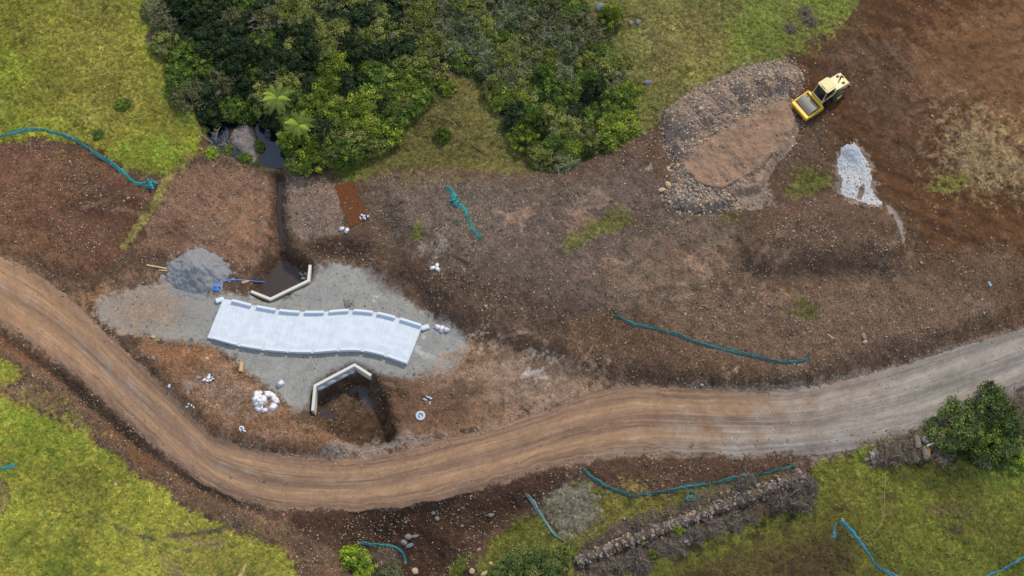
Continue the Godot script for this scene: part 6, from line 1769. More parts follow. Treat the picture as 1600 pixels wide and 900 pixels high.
func build_fences() -> void:
	var teal := cloth("#357a74"); var deep := cloth("#38645e"); var blue := cloth("#3d7480"); var dull := cloth("#6a847d")
	M.wood = grained("#a88e68", "#c4aa82", 0.03, 1.0, 0.85, 0.2)
	var o := thing("silt_fence")
	tag(o, "long teal silt fence running down from the upper left pasture to the cut", "silt fence")
	fence(pv([-57.06, -16.76, -55.03, -17, -53.02, -17.52, -50.86, -17.92, -49.59, -17.62, -47.95, -17.14, -46.13, -16.08, -44.51, -14.92, -42.31, -13.39, -40.48, -11.89, -39.28, -11.37, -38.21, -11.35]), 0.27, 0.32, 1, teal, o)
	part("bunched_end", bundle_mesh(0.75, 0.55, 4), teal, o, Transform3D(Basis(), on(Vector2(-38.42, -11.55))))
	stake(o, Vector2(-48.03, -16.53), 0.9, Vector3(0.5, 0, 0.1), M.wood)
	stake(o, Vector2(-50.85, -17.84), 0.8, Vector3(-0.1, 0, 0.1), M.wood)
	o = thing("silt_fence")
	tag(o, "short crumpled pale teal silt fence lying alone on the stony slope below the clearing", "silt fence")
	fence(pv([-7.03, -10.71, -6.62, -10.26, -6.27, -9.48, -5.85, -8.62, -5.37, -8.38, -4.82, -7.34, -4.2, -5.88, -3.73, -5.04, -3.26, -4.65]), 0.18, 0.42, 2, teal, o)
	part("bunched_end", bundle_mesh(0.6, 0.45, 8, 16), teal, o, Transform3D(Basis(), on(Vector2(-5.92, -8.86))))
	o = thing("silt_fence")
	tag(o, "teal silt fence on the stony bank above the middle of the road", "silt fence")
	fence(pv([10.25, 3.9, 10.96, 4.18, 12.05, 4.84, 13.35, 5.18, 14.45, 5.45, 16.26, 5.98, 17.86, 6.52, 20.11, 7.19, 22.68, 7.8, 24.61, 8.19, 26.21, 8.59, 27.69, 8.85, 29, 8.77, 30.18, 8.5]), 0.25, 0.27, 3, deep, o)
	stake(o, Vector2(10.24, 4.11), 0.6, Vector3(0.2, 0, 0.2), M.wood)
	o = thing("silt_fence")
	tag(o, "teal silt fence bowed in a shallow V between the road and the dry stone wall", "silt fence")
	fence(pv([6.89, 19.42, 7.65, 20.17, 8.6, 20.85, 9.42, 21.28, 10.82, 21.78, 12.09, 22.16, 13.36, 21.96, 15.92, 21.52, 18.48, 21.08, 21.05, 20.63, 23.29, 20.25, 25.54, 19.76, 27.34, 19.38, 28.31, 19]), 0.27, 0.32, 5, deep, o)
	stake(o, Vector2(9.3, 21.22), 0.7, Vector3(0.2, 0, -0.2), M.wood)
	stake(o, Vector2(28.18, 19), 0.7, Vector3(-0.3, 0, 0.3), M.wood)
	tag(solo("fabric_bundle", bundle_mesh(0.8, 0.5, 21, 30), deep, Transform3D(Basis(Vector3.UP, 0.6), on(Vector2(18.12, 22.23)))), "crumpled bundle of dark teal fabric on the grass above the stone wall", "fabric bundle")
	o = thing("silt_fence")
	tag(o, "faded grey teal silt fence running down towards the round green bush at the bottom", "silt fence")
	fence(pv([1.4, 21.97, 2.04, 22.74, 2.73, 23.77, 3.3, 24.65, 3.79, 25.59, 4.41, 26.2, 5.1, 26.6]), 0.24, 0.23, 6, dull, o)
	stake(o, Vector2(1.4, 21.91), 0.7, Vector3(0.1, 0, 0.2), M.wood)
	o = thing("silt_fence")
	tag(o, "bright blue teal silt fence with a hanging torn end in the lower right pasture", "silt fence")
	fence(pv([32.38, 24.62, 32.97, 25.2, 33.6, 26.1, 34.28, 26.99, 35.02, 28.01, 35.68, 29.15, 36.86, 29.91, 38.64, 30.97]), 0.24, 0.36, 7, blue, o)
	part("torn_end", fence_mesh(pv([31.76, 26.22, 31.94, 25.45, 32.12, 24.81, 32.51, 24.62]), 0.12, 0.42, 8), blue, o)
	o = thing("silt_fence")
	tag(o, "end of a bright blue silt fence entering at the bottom right corner", "silt fence")
	fence(pv([45.5, 30.97, 46.84, 30.03, 48.5, 29.21, 50.16, 28.33, 52.85, 26.87]), 0.21, 0.26, 9, blue, o)
	o = thing("silt_fence")
	tag(o, "thin tangled teal silt fence curving behind the yellow green bush by the gully", "silt fence")
	fence(pv([-15.08, 26.56, -13.96, 26.62, -12.69, 26.72, -11.69, 26.87, -11.06, 27.2, -10.74, 27.81, -10.53, 28.45]), 0.18, 0.21, 10, teal, o)
	o = thing("silt_fence")
	tag(o, "short bright turquoise fence end with a stake on the left pasture", "silt fence")
	fence(pv([-55.11, 19.53, -52.56, 19.34, -50.65, 19.21, -49.77, 19.08]), 0.36, 0.47, 11, cloth("#2f9494"), o)
	stake(o, Vector2(-49.63, 19.21), 0.8, Vector3(0.2, 0, -0.9), M.wood)

func sack_mesh(seed_: int) -> ArrayMesh:
	var n := FastNoiseLite.new(); n.seed = seed_; n.frequency = 1.6; n.fractal_octaves = 2
	var mb := MB.new()
	var A := 14; var B := 10
	for i in A + 1:
		var th := TAU * i / A
		for j in B + 1:
			var ph := PI * j / B - PI / 2
			var sg := func(v: float, e: float) -> float: return signf(v) * pow(absf(v), e)
			var p := Vector3(sg.call(cos(th), 0.6) * sg.call(cos(ph), 0.5) * 0.42, sin(ph) * 0.17, sg.call(sin(th), 0.6) * sg.call(cos(ph), 0.5) * 0.27)
			p += p.normalized() * n.get_noise_3d(p.x * 3.0, p.y * 3.0, p.z * 3.0) * 0.12
			mb.vert(p, p.normalized())
	for i in A:
		for j in B:
			var k := i * (B + 1) + j
			mb.face(k, k + 1, k + B + 2); mb.face(k, k + B + 2, k + B + 1)
	for k in mb.n.size(): pass
	return mb.mesh()

func build_litter() -> void:
	var white := plain("#d6d1d4", 0.75); var pink := plain("#cfc1c1", 0.75); var pale := plain("#c4c8cf", 0.75)
	var sk := [sack_mesh(1), sack_mesh(2), sack_mesh(3)]
	var put := func(p: Vector2, up: float, turn: float, sc: float, m: Material, tilt := 0.0) -> MeshInstance3D:
		return solo("sack", sk[rng.randi() % 3], m, Transform3D(Basis(Vector3.UP, turn) * Basis(Vector3.BACK, tilt) * Basis.from_scale(Vector3.ONE * sc), on(p, 0.12 * sc + up)))
	var c := Vector2(-24.89, 12.75)
	for k in 34:
		var a := rng.randf() * TAU
		var d := sqrt(rng.randf()) * 1.1
		var up := 0.24 * maxf(0.0, 1.0 - d / 0.9) * (1.0 if k % 2 else 0.35) + (0.22 if k > 20 else 0.0) * maxf(0.0, 1.0 - d)
		tag(put.call(c + Vector2(cos(a) * d * 1.05, sin(a) * d), up, rng.randf() * TAU, rng.randf_range(0.75, 1.0), [white, white, pink][k % 3], rng.randf_range(-0.35, 0.35)), "white sack in the large pile on the spoil bank beside the gravel pad", "sack", "white sacks in the large pile")
	tag(put.call(Vector2(-23.89, 13.42), 0.0, 1.4, 0.95, white), "white sack standing off the lower right of the large pile", "sack")
	tag(put.call(Vector2(-23.77, 12.78), 0.0, 0.4, 0.9, pink), "pinkish sack just right of the large white pile", "sack")
	tag(put.call(Vector2(-23.55, 10.53), 0.0, 0.8, 1.0, pale), "blue grey sack alone at the edge of the gravel pad", "sack")
	for q in [[684,511, 2.7, "left one of the rolled white sacks beyond the east bridge end"], [691,514.5, 1.3, "middle one of the rolled white sacks beyond the east bridge end"], [697,515.5, 2.9, "right one of the rolled white sacks beyond the east bridge end"]]:
		tag(put.call(LITTER[q[0]], 0.0, q[2], 0.9, white if q[0] != 697 else pink), q[3], "sack")
	for q in [[Vector2(-8.22, -1.57), 0.3, "left white bag of the bunch on the dark slope soil"], [Vector2(-7.76, -1.84), 1.5, "upper white bag of the bunch on the dark slope soil"], [Vector2(-7.68, -1.41), 2.4, "lower white bag of the bunch on the dark slope soil"]]:
		tag(put.call(q[0], 0.0, q[1], 0.7, white), q[2], "bag")
	for q in [[Vector2(-17.98, -6.77), 0.3, "left crumpled white bag below the brown mat"], [Vector2(-17.42, -6.45), 1.2, "right crumpled white bag below the brown mat"]]:
		tag(put.call(q[0], 0.0, q[1], 0.72, white), q[2], "bag")
	var sh := func(p: Vector2, R: float, hex: String, seed_: int, called: String, label: String, cat: String, folds := 9) -> void:
		tag(solo(called, bundle_mesh(R, R * 0.35, seed_, folds), cloth(hex), Transform3D(Basis(), on(p))), label, cat)
	sh.call(Vector2(-15.79, -7.97), 0.55, "#b9c0cb", 31, "plastic_sheet", "pale plastic sheet lying on the brown mat", "plastic sheet", 7)
	sh.call(Vector2(-30.64, 10.33), 0.55, "#d5d7db", 32, "plastic_sheet", "white crumpled plastic on the spoil bank above the road bend", "plastic sheet")
	sh.call(Vector2(17.32, 26.35), 0.6, "#c3cdd0", 33, "plastic_sheet", "white crumpled plastic lying below the dry stone wall", "plastic sheet", 8)
	sh.call(Vector2(49.13, 0.45), 0.4, "#8fb3cf", 34, "plastic_sheet", "light blue rag alone on the right hillside", "rag", 6)
	sh.call(Vector2(10.95, 24.29), 0.3, "#d8d4cf", 35, "plastic_sheet", "white scrap at the top of the black bag above the wall", "plastic sheet", 5)
	sh.call(Vector2(11.19, 24.81), 0.75, "#23262e", 36, "black_bag", "black crumpled bag on the grass above the stone wall", "bag", 12)
	sh.call(Vector2(11.55, 25.64), 0.3, "#d8cfd2", 37, "plastic_sheet", "small white scrap below the black bag", "plastic sheet", 4)
	sh.call(Vector2(-8.43, 12.03), 0.55, "#aab2bb", 38, "plastic_sheet", "pale plastic scrap above the concrete ring", "plastic sheet", 6)
	sh.call(Vector2(-26.96, 15.46), 0.45, "#c5cdd2", 39, "plastic_sheet", "pale plastic scrap low on the spoil bank next to the road", "plastic sheet", 6)
	sh.call(Vector2(-32.16, 13.23), 0.45, "#c5cdd2", 41, "plastic_sheet", "pale plastic scrap at the dark road edge of the spoil bank", "plastic sheet", 6)
	sh.call(Vector2(-34.6, 10.97), 0.35, "#cfd1d8", 42, "plastic_sheet", "small white scrap at the western foot of the spoil bank", "plastic sheet", 5)
	sh.call(Vector2(32.58, 24.49), 0.25, "#b5bcc0", 43, "plastic_sheet", "grey scrap at the top of the bright blue fence end", "plastic sheet", 4)
	sh.call(Vector2(-25.89, -0.27), 0.38, "#c79a2a", 44, "yellow_rag", "yellow rag inside the north headwall", "rag", 9)
	sh.call(Vector2(-21.8, -2.41), 1.0, "#a08a86", 45, "cloth_wrap", "pale brown cloth draped inside the corner of the north headwall", "cloth", 12)
	# rubble by the parapet
	var o := thing("rubble_pile", on(Vector2(-17.05, 1.79)))
	tag(o, "small pile of grey rubble against the upper parapet", "rubble")
	for k in 34: stone_at(o, "stone", Vector3(rng.randfn() * 0.28, 0.04 + absf(rng.randfn()) * 0.06, rng.randfn() * 0.22), rng.randf_range(0.06, 0.13), 0)
	# hose
	var hose := MB.new(); hose.col = lin("#4a7fc4")
	var pts := PackedVector3Array()
	for p in spline(pv([-30.28, -0.57, -29.9, -0.83, -29.23, -0.9, -28.36, -0.86, -27.51, -0.87, -26.86, -1.14, -26.19, -1.47, -25.42, -1.61]), 40): pts.append(on(p, 0.06))
	var ho := thing("blue_hose")
	tag(ho, "bright blue hose trailing right from the grey gravel heap", "hose")
	hose.tube(pts, 0.07, 0.06, 6)
	part("hose", hose.mesh(), coloured(0.6), ho)
	part("coiled_end", bundle_mesh(0.75, 0.3, 51, 14), cloth("#4a84cc"), ho, Transform3D(Basis(Vector3.UP, 0.4), on(Vector2(-30.86, -0.29))))
	# timber
	var plank := func(a: Vector2, b: Vector2, w: float, label: String, up := 0.03) -> void:
		var m := MB.new()
		var d := b - a
		var pa := on(a, up); var pb := on(b, up)
		var x := (pb - pa).normalized()
		var z := x.cross(Vector3.UP).normalized()
		m.box(Transform3D(Basis(x, z.cross(x), z), (pa + pb) * 0.5), Vector3(pa.distance_to(pb), 0.06, w), 0.008)
		tag(solo("plank", m.mesh(), M.wood), label, "plank")
	plank.call(Vector2(-38.25, -2.6), Vector2(-35.39, -2.05), 0.16, "long pale plank lying left of the gravel heap", 0.08)
	plank.call(Vector2(-36.94, -2.03), Vector2(-35.99, -1.94), 0.12, "short plank end under the long pale plank")
	plank.call(Vector2(-35.76, -2.52), Vector2(-35.61, -3.05), 0.14, "short upright looking plank above the long pale plank")
	plank.call(Vector2(-26.63, 30.12), Vector2(-26.02, 28.91), 0.32, "wide plank in the grass at the bottom edge")
	plank.call(Vector2(32.05, 5.99), Vector2(32.56, 6.44), 0.1, "thin white batten lying on the right hillside", 0.04)
	var log_ := func(a: Vector2, b: Vector2, r: float, hex: String, label: String, called := "log", up := 0.0) -> void:
		var m := MB.new(); m.col = lin(hex)
		var pa := on(a, r * 0.8 + up); var pb := on(b, r * 0.8 + up)
		var mid := (pa + pb) * 0.5 + Vector3(rng.randfn(), rng.randf(), rng.randfn()) * r * 0.3
		m.tube([pa, mid, pb], r, r * 0.8, 10)
		tag(solo(called, m.mesh(), coloured(0.9)), label, "log")
	log_.call(Vector2(-27.58, 9.45), Vector2(-27.59, 8.33), 0.24, "#b39468", "split tan log stump on the spoil bank by the pad")
	log_.call(Vector2(-28.14, -0.51), Vector2(-27.45, -0.8), 0.17, "#ad8a5e", "broken tan log under the blue hose")
	log_.call(Vector2(-8.13, -20.61), Vector2(-6.37, -19.09), 0.07, "#8a775c", "thin dead pole lying in the grass clearing", "dead_pole")
	log_.call(Vector2(-4.27, -16.26), Vector2(-3.1, -15.42), 0.08, "#4e4334", "dark dead branch in the lower clearing", "dead_pole")
	# coir mat
	var q := pv([-19, -11.79, -17.04, -12.5, -15.11, -7.9, -16.11, -7.16, -17.03, -6.77])
	var mat := MB.new()
	var A := q[0]; var B := q[1]; var C := q[2]; var D := q[4]
	for i in 41:
		for j in 21:
			var p := A.lerp(D, i / 40.0).lerp(B.lerp(C, i / 40.0), j / 20.0)
			p += Vector2(sin(i * 0.9) * 0.03, cos(j * 1.3) * 0.03)
			var e := (0.82 if j % 2 else 1.12) * rng.randf_range(0.85, 1.15)
			var cc := lin("#5f3a22")
			mat.col = Color(cc.r * e, cc.g * e, cc.b * e)
			mat.vert(Vector3(p.x, ground_y(p.x, p.y) + 0.035 + (0.02 if j % 2 else 0.0) + rng.randf() * 0.01, p.y), Vector3.UP)
	for i in 40:
		for j in 20:
			var k := i * 21 + j
			mat.face(k, k + 21, k + 22); mat.face(k, k + 22, k + 1)
	tag(solo("coir_mat", mat.mesh(), coloured(0.95)), "reddish brown coir mat laid down the slope below the thicket", "erosion mat")
	# cord across the pasture
	var cord := MB.new(); cord.col = lin("#a09a72")
	var cp := PackedVector3Array()
	for p in spline(pv([37.29, 19.61, 37.07, 21.69, 36.86, 23.33, 36.64, 24.42, 35.99, 25.45, 35.03, 26.23, 34.38, 26.61]), 60): cp.append(on(p, 0.1))
	cord.tube(cp, 0.022, 0.022, 4)
	tag(solo("cord", cord.mesh(), coloured(0.8)), "thin pale cord hanging in a curve across the right pasture", "cord")

const LITTER := {684: Vector2(-7.65, 4.36), 691: Vector2(-7.19, 4.6), 697: Vector2(-6.79, 4.69)}

# ------------------------------------------------------------------ dry stone wall and hedge
func build_wall() -> void:
	var line := spline(pv([6.27, 28.64, 8.16, 27.88, 11.01, 26.74, 13.88, 25.71, 16.44, 24.81, 19.02, 23.77, 21.59, 22.87, 24.18, 21.96, 26.45, 21.07, 29.06, 19.92]), 120)
	var o := thing("dry_stone_wall")
	tag(o, "long tumbled dry stone wall half buried in brambles at the bottom", "stone wall")
	var core := MB.new(); core.col = lin("#5a4b3d")
	var W := 0.5; var H := 0.7
	var wn := FastNoiseLite.new(); wn.seed = 88; wn.frequency = 0.35; wn.fractal_octaves = 3
	for k in line.size():
		var d := (line[mini(k + 1, 119)] - line[maxi(k - 1, 0)]).normalized().orthogonal()
		var y := ground_y(line[k].x, line[k].y) + wn.get_noise_1d(k * 0.6) * 0.3
		for q in [[-W - 0.12, -0.2], [-W, H * 0.8], [0.0, H], [W, H * 0.8], [W + 0.12, -0.2]]:
			core.vert(Vector3(line[k].x + d.x * q[0], y + q[1], line[k].y + d.y * q[0]), Vector3.UP)
	for k in line.size() - 1:
		for q in 4:
			var a := k * 5 + q
			core.face(a, a + 5, a + 6); core.face(a, a + 6, a + 1)
	smooth(core)
	for k in core.n.size():
		if core.n[k].y < 0.0: core.n[k] = -core.n[k]
	part("core", core.mesh(), coloured(0.95), o)
	var list := []
	for k in 1150:
		var t := rng.randf() * 118.9
		var i := int(t)
		var p := line[i].lerp(line[i + 1], t - i)
		var d := (line[i + 1] - line[i]).normalized().orthogonal()
		var s := rng.randf_range(-1.0, 1.0)
		var w := s * (0.72 + 0.5 * wn.get_noise_1d(t * 0.9 + 40.0)) + wn.get_noise_1d(t * 0.5 + 90.0) * 0.3
		var y := ground_y(p.x, p.y) + wn.get_noise_1d(t * 0.6) * 0.3 + (H if absf(s) < 0.6 else H * (1.0 - (absf(s) - 0.6) * 2.2)) * rng.randf_range(0.85, 1.0)
		list.append([lerpf(0.07, 0.19, pow(rng.randf(), 1.7)), Vector3(p.x + d.x * w, y, p.y + d.y * w)])
	list.sort_custom(func(a, b): return a[0] > b[0])
	var spots := []; var cols := []
	var tones := [lin("#756a5c"), lin("#877a68"), lin("#5d5850"), lin("#928168")]
	for k in list.size():
		if k < 290: stone_at(o, "stone", list[k][1], list[k][0], [0, 4, 4, 1, 2][k % 5])
		else:
			spots.append(Transform3D(Basis(Vector3(rng.randfn(), rng.randfn(), rng.randfn()).normalized(), rng.randf() * TAU) * Basis.from_scale(Vector3.ONE * float(list[k][0])), list[k][1]))
			var c: Color = tones[k % 4]
			var w := rng.randf_range(0.7, 1.2)
			cols.append(Color(c.r * w, c.g * w, c.b * w))
	scatter("small_stones", [chips[3]], spots, cols, coloured(0.9), o)
	for q in [[Vector2(26.77, 21), 0.42, 0, "large pale flat boulder on the wall near its bramble end"], [Vector2(25.36, 21.2), 0.3, 3, "tan boulder on the upper side of the wall left of the pale one"], [Vector2(23.94, 21.52), 0.3, 1, "brown boulder among brambles above the wall"], [Vector2(21.46, 21.45), 0.3, 3, "tan boulder on the grass just under the V shaped fence"], [Vector2(20.81, 21.78), 0.26, 1, "small tan boulder left of the one under the V shaped fence"]]:
		boulder(q[0], q[1], q[2], q[3], Vector3(1.1, 0.8, 0.9), rng.randf() * 3.0)
	# brambles along both sides
	for q in [Vector2(7.22, 28.01), Vector2(8.8, 27.38), Vector2(10.39, 26.55), Vector2(11.98, 25.96), Vector2(13.58, 25.32), Vector2(15.5, 24.62), Vector2(17.43, 23.78), Vector2(19.37, 22.87), Vector2(21.31, 22.22), Vector2(23.24, 21.58)]:
		shrub("bramble", q + Vector2(rng.randfn() * 0.3, -0.35 + rng.randfn() * 0.25), rng.randf_range(1.0, 1.6), rng.randf_range(0.6, 1.15), "dry_bramble", "low dry straw brown bramble along the upper side of the stone wall", "bramble", "brambles above the wall")
	for q in [Vector2(9.08, 28.77), Vector2(10.97, 28.45), Vector2(12.87, 27.82), Vector2(14.46, 27.18), Vector2(16.06, 26.41), Vector2(17.99, 25.58), Vector2(19.91, 24.95), Vector2(21.85, 24.16), Vector2(23.46, 23.65)]:
		shrub("mauve", q + Vector2(0, 0.4), rng.randf_range(1.0, 1.6), rng.randf_range(0.6, 0.95), "dry_bramble", "grey brown leafless bramble along the lower side of the stone wall", "bramble", "brambles below the wall")
	for q in [Vector2(7.85, 27.88), Vector2(10.19, 26.99), Vector2(14.84, 25.2), Vector2(18.38, 23.84), Vector2(20.83, 23), Vector2(22.9, 22.22), Vector2(24.84, 21.57)]:
		shrub("bramble", q + Vector2(rng.randfn() * 0.3, rng.randfn() * 0.3), rng.randf_range(0.7, 1.15), rng.randf_range(1.0, 1.35), "dry_bramble", "brown bramble sprawling across the top of the stone wall", "bramble", "brambles on top of the wall")
	for q in [[Vector2(10.01, 29.4), 1.8], [Vector2(12.53, 28.77), 1.6], [Vector2(8.12, 29.9), 1.5]]:
		shrub("mauve", q[0], q[1], 1.1, "dry_bramble", "dark tangled bramble at the bottom edge below the stone wall", "bramble", "tangled brambles at the bottom edge")
	for q in [[Vector2(27.71, 21.38), 1.7], [Vector2(29.19, 21.19), 1.6], [Vector2(26.37, 22.67), 1.5], [Vector2(28.27, 22.67), 1.6]]:
		shrub("mauve", q[0], q[1], 1.25, "dry_bramble", "mauve grey dome of dead bramble capping the right end of the wall", "bramble", "bramble dome at the end of the wall")
	for q in [[Vector2(16.29, 25.46), 0.7], [Vector2(12.6, 26.35), 0.6], [Vector2(5.02, 27.88), 0.7], [Vector2(13.8, 28.01), 0.6]]:
		shrub("yellow", q[0], q[1], 0.7, "green_sprig", "small yellow green sprig growing through the brambles on the wall", "shrub", "green sprigs on the wall")

func build_single_plants() -> void:
	fern(Vector2(-25.13, -20.56), 2.3, 2.9, "large pale green tree fern standing right of the pond", true)
	fern(Vector2(-22.78, -17.55), 1.9, 2.4, "smaller tree fern below the large one right of the pond", true)
	fern(Vector2(-24.09, -19.04), 1.5, 1.3, "low tree fern half hidden between the two larger ferns", false)
	shrub("yellow", Vector2(11.14, -31.88), 1.75, 2.0, "round_bush", "round yellow green bush among the grey boulders at the top edge", "bush")
	shrub("green", Vector2(-7.47, -17.68), 0.95, 1.3, "round_bush", "small upright green bush in the middle of the grass clearing", "bush")
	shrub("green", Vector2(-42.11, -20.97), 0.9, 0.5, "low_weed", "low dark green weed clump in the upper left pasture", "weed")
	shrub("green", Vector2(-44.39, -17.31), 0.95, 0.45, "low_weed", "low green weed clump just above the long teal fence", "weed")
	shrub("yellow", Vector2(-7.11, -22.94), 1.0, 0.9, "low_weed", "low bush at the top corner of the clearing", "bush")
	shrub("lime", Vector2(-15.58, 28.05), 1.5, 1.7, "lime_bush", "bright lime yellow bush at the bottom edge beside the gully", "bush")
	shrub("lime", Vector2(-14.63, 29.31), 1.2, 1.2, "lime_bush", "lower lime green bush under the brightest one at the bottom edge", "bush")
	shrub("bramble", Vector2(-12.77, 28.44), 1.7, 1.3, "dry_bush", "dry straw coloured bush right of the lime yellow bush", "bush")
	shrub("grey", Vector2(-11.85, 29.71), 1.4, 1.2, "dry_bush", "grey green bush at the bottom edge next to the gully", "bush")
	for q in [[Vector2(0.62, 29.62), 2.1, "large soft green bush at the bottom, left of the stone wall"], [Vector2(2.5, 28.8), 1.7, "soft green bush touching the large one at the bottom"], [Vector2(-1.24, 30.17), 1.5, "small soft green bush at the far left of the bottom bushes"], [Vector2(3.88, 29.71), 1.5, "soft green bush at the bottom edge, right of the large one"]]:
		shrub("soft", q[0], q[1], q[1] * 0.95, "soft_bush", q[2], "bush")
	shrub("olive", Vector2(5.27, 28.01), 1.4, 1.3, "soft_bush", "olive bush touching the left end of the stone wall", "bush")
	# trees at the lower right
	for q in [["soft", Vector2(48.24, 13.19), 2.2, 3.2, "tall leafy tree leaning over the road at the lower right"], ["soft", Vector2(44.95, 15.18), 2.7, 2.4, "wide low tree left of the tall one at the lower right"], ["green", Vector2(47.36, 16.42), 2.7, 2.5, "dense green tree in the middle of the lower right clump"], ["soft", Vector2(49.77, 14.95), 1.9, 2.6, "tree right of the tall one at the lower right"], ["soft", Vector2(49.67, 17.21), 2.1, 1.9, "low leafy bush at the foot of the lower right clump"], ["olive", Vector2(43.44, 16.47), 1.5, 1.5, "small olive bush at the left foot of the lower right clump"], ["grey", Vector2(46.49, 14.82), 1.5, 2.2, "grey twiggy shrub inside the lower right clump"], ["lime", Vector2(51.04, 18.08), 1.6, 1.2, "bright green bush at the right edge below the clump"], ["grey", Vector2(47.5, 18.26), 1.3, 1.0, "low grey shrub in front of the lower right clump"]]:
		shrub(q[0], q[1], q[2], q[3], "field_tree", q[4], "tree")
	for q in [[Vector2(51.36, 13.11), 1.6, "dry purple brown brush right of the lower right trees"], [Vector2(51.76, 14.73), 1.4, "second heap of dry brush at the right edge"], [Vector2(38.17, 17.7), 1.6, "dry brush heap at the left end of the log pile"], [Vector2(36.67, 18.21), 1.3, "smaller dry brush heap left of the log pile"], [Vector2(39.49, 17.18), 1.5, "dry brush heap against the logs"], [Vector2(40.31, 17.56), 1.3, "dry brush heap between the sawn logs and the rubble"], [Vector2(42.14, 16.38), 1.2, "dry twigs behind the bleached dead branch"], [Vector2(37.54, 17.21), 1.2, "dry twigs on the road side of the rubble bank"], [Vector2(42.89, 17.89), 1.4, "dry mauve brush below the lower right trees"]]:
		shrub("mauve" if q[1] > 1.35 else "bramble", q[0], q[1], 0.8, "dry_brush", q[2], "brush")
	for q in [[Vector2(32, -31.45), 1.1, "dark dry brush heap on the bright grass at the top"], [Vector2(32.84, -30.4), 0.9, "dry brush heap right of the dark one at the top"], [Vector2(30.25, -29.42), 0.9, "small dry brush heap left of the bare soil at the top"]]:
		shrub("mauve", q[0], q[1], 0.5, "dry_brush", q[2], "brush")
	for q in [[Vector2(-37.88, -28.11), 1.6, "grey leafless scrub at the pasture edge of the thicket"], [Vector2(-39.53, -29.33), 1.1, "small grey leafless scrub in the pasture near the thicket"], [Vector2(-0.35, -20.95), 1.2, "dark dry scrub on the right side of the clearing"], [Vector2(6.04, -32.43), 1.2, "grey brush between the thicket and the boulders"]]:
		shrub("mauve" if q[1] > 1.15 else "bramble", q[0], q[1], 0.9, "dry_brush", q[2], "brush")
	# pond side
	for q in [["olive", Vector2(-30.66, -16.4), 1.0, 0.7, "low olive shrub on the near bank of the pond"], ["green", Vector2(-28.69, -15.29), 0.8, 0.5, "low green shrub beside the silt bar"], ["green", Vector2(-27.35, -16.63), 0.7, 0.7, "green weeds on the stream side of the silt bar"], ["lime", Vector2(-32.39, -15.76), 0.8, 0.5, "low bright shrub at the left corner of the pond"], ["green", Vector2(-28.69, -21.07), 1.3, 0.9, "green reeds hanging over the far side of the pond"], ["dark", Vector2(-27.1, -19.61), 1.0, 0.8, "dark reeds between pond and stream"], ["green", Vector2(-23.7, -15.74), 1.1, 1.0, "leafy shrub overhanging the right bank of the stream"], ["olive", Vector2(-23.22, -14.21), 1.1, 0.9, "olive shrub on the right bank where the stream leaves the pond"], ["dark", Vector2(-32.96, -21.1), 1.2, 1.0, "dark shrub hanging over the upper left corner of the pond"], ["dark", Vector2(-30.83, -21.77), 1.3, 1.1, "dark shrub hanging over the top of the pond"], ["green", Vector2(-33.44, -18.4), 0.7, 0.5, "green tuft on the left bank of the pond"]]:
		shrub(q[0], q[1], q[2], q[3], "bank_shrub", q[4], "shrub")
	var o := thing("bare_tree", on(Vector2(-32.07, -16.97)))
	tag(o, "small pale leafless tree bending over the pond", "tree")
	part("branches", limbs(901, 1.9, 1.5, 9, 0.05, "#a99c80", 5), M.bark, o)
	o = thing("dead_branch", on(Vector2(41.91, 17.02)), 0.25)
	tag(o, "bleached forked dead branch on the log pile", "branch")
	var b := MB.new(); b.col = lin("#b5ab98")
	b.tube([Vector3(-0.4, 0.5, 0), Vector3(0.5, 0.65, -0.1), Vector3(1.3, 0.8, -0.15), Vector3(2.0, 0.9, -0.1)], 0.11, 0.04, 7)
	b.tube([Vector3(0.9, 0.72, -0.1), Vector3(1.4, 0.85, -0.5), Vector3(1.7, 0.9, -0.75)], 0.06, 0.02, 5)
	b.tube([Vector3(1.2, 0.78, -0.15), Vector3(1.6, 0.9, 0.2), Vector3(1.9, 0.95, 0.3)], 0.05, 0.02, 5)
	b.tube([Vector3(-0.4, 0.5, 0), Vector3(-0.35, -0.2, 0.1)], 0.1, 0.1, 6)
	b.tube([Vector3(1.3, 0.8, -0.15), Vector3(1.35, -0.2, -0.1)], 0.06, 0.06, 6)
	part("branches", b.mesh(), M.bark, o)

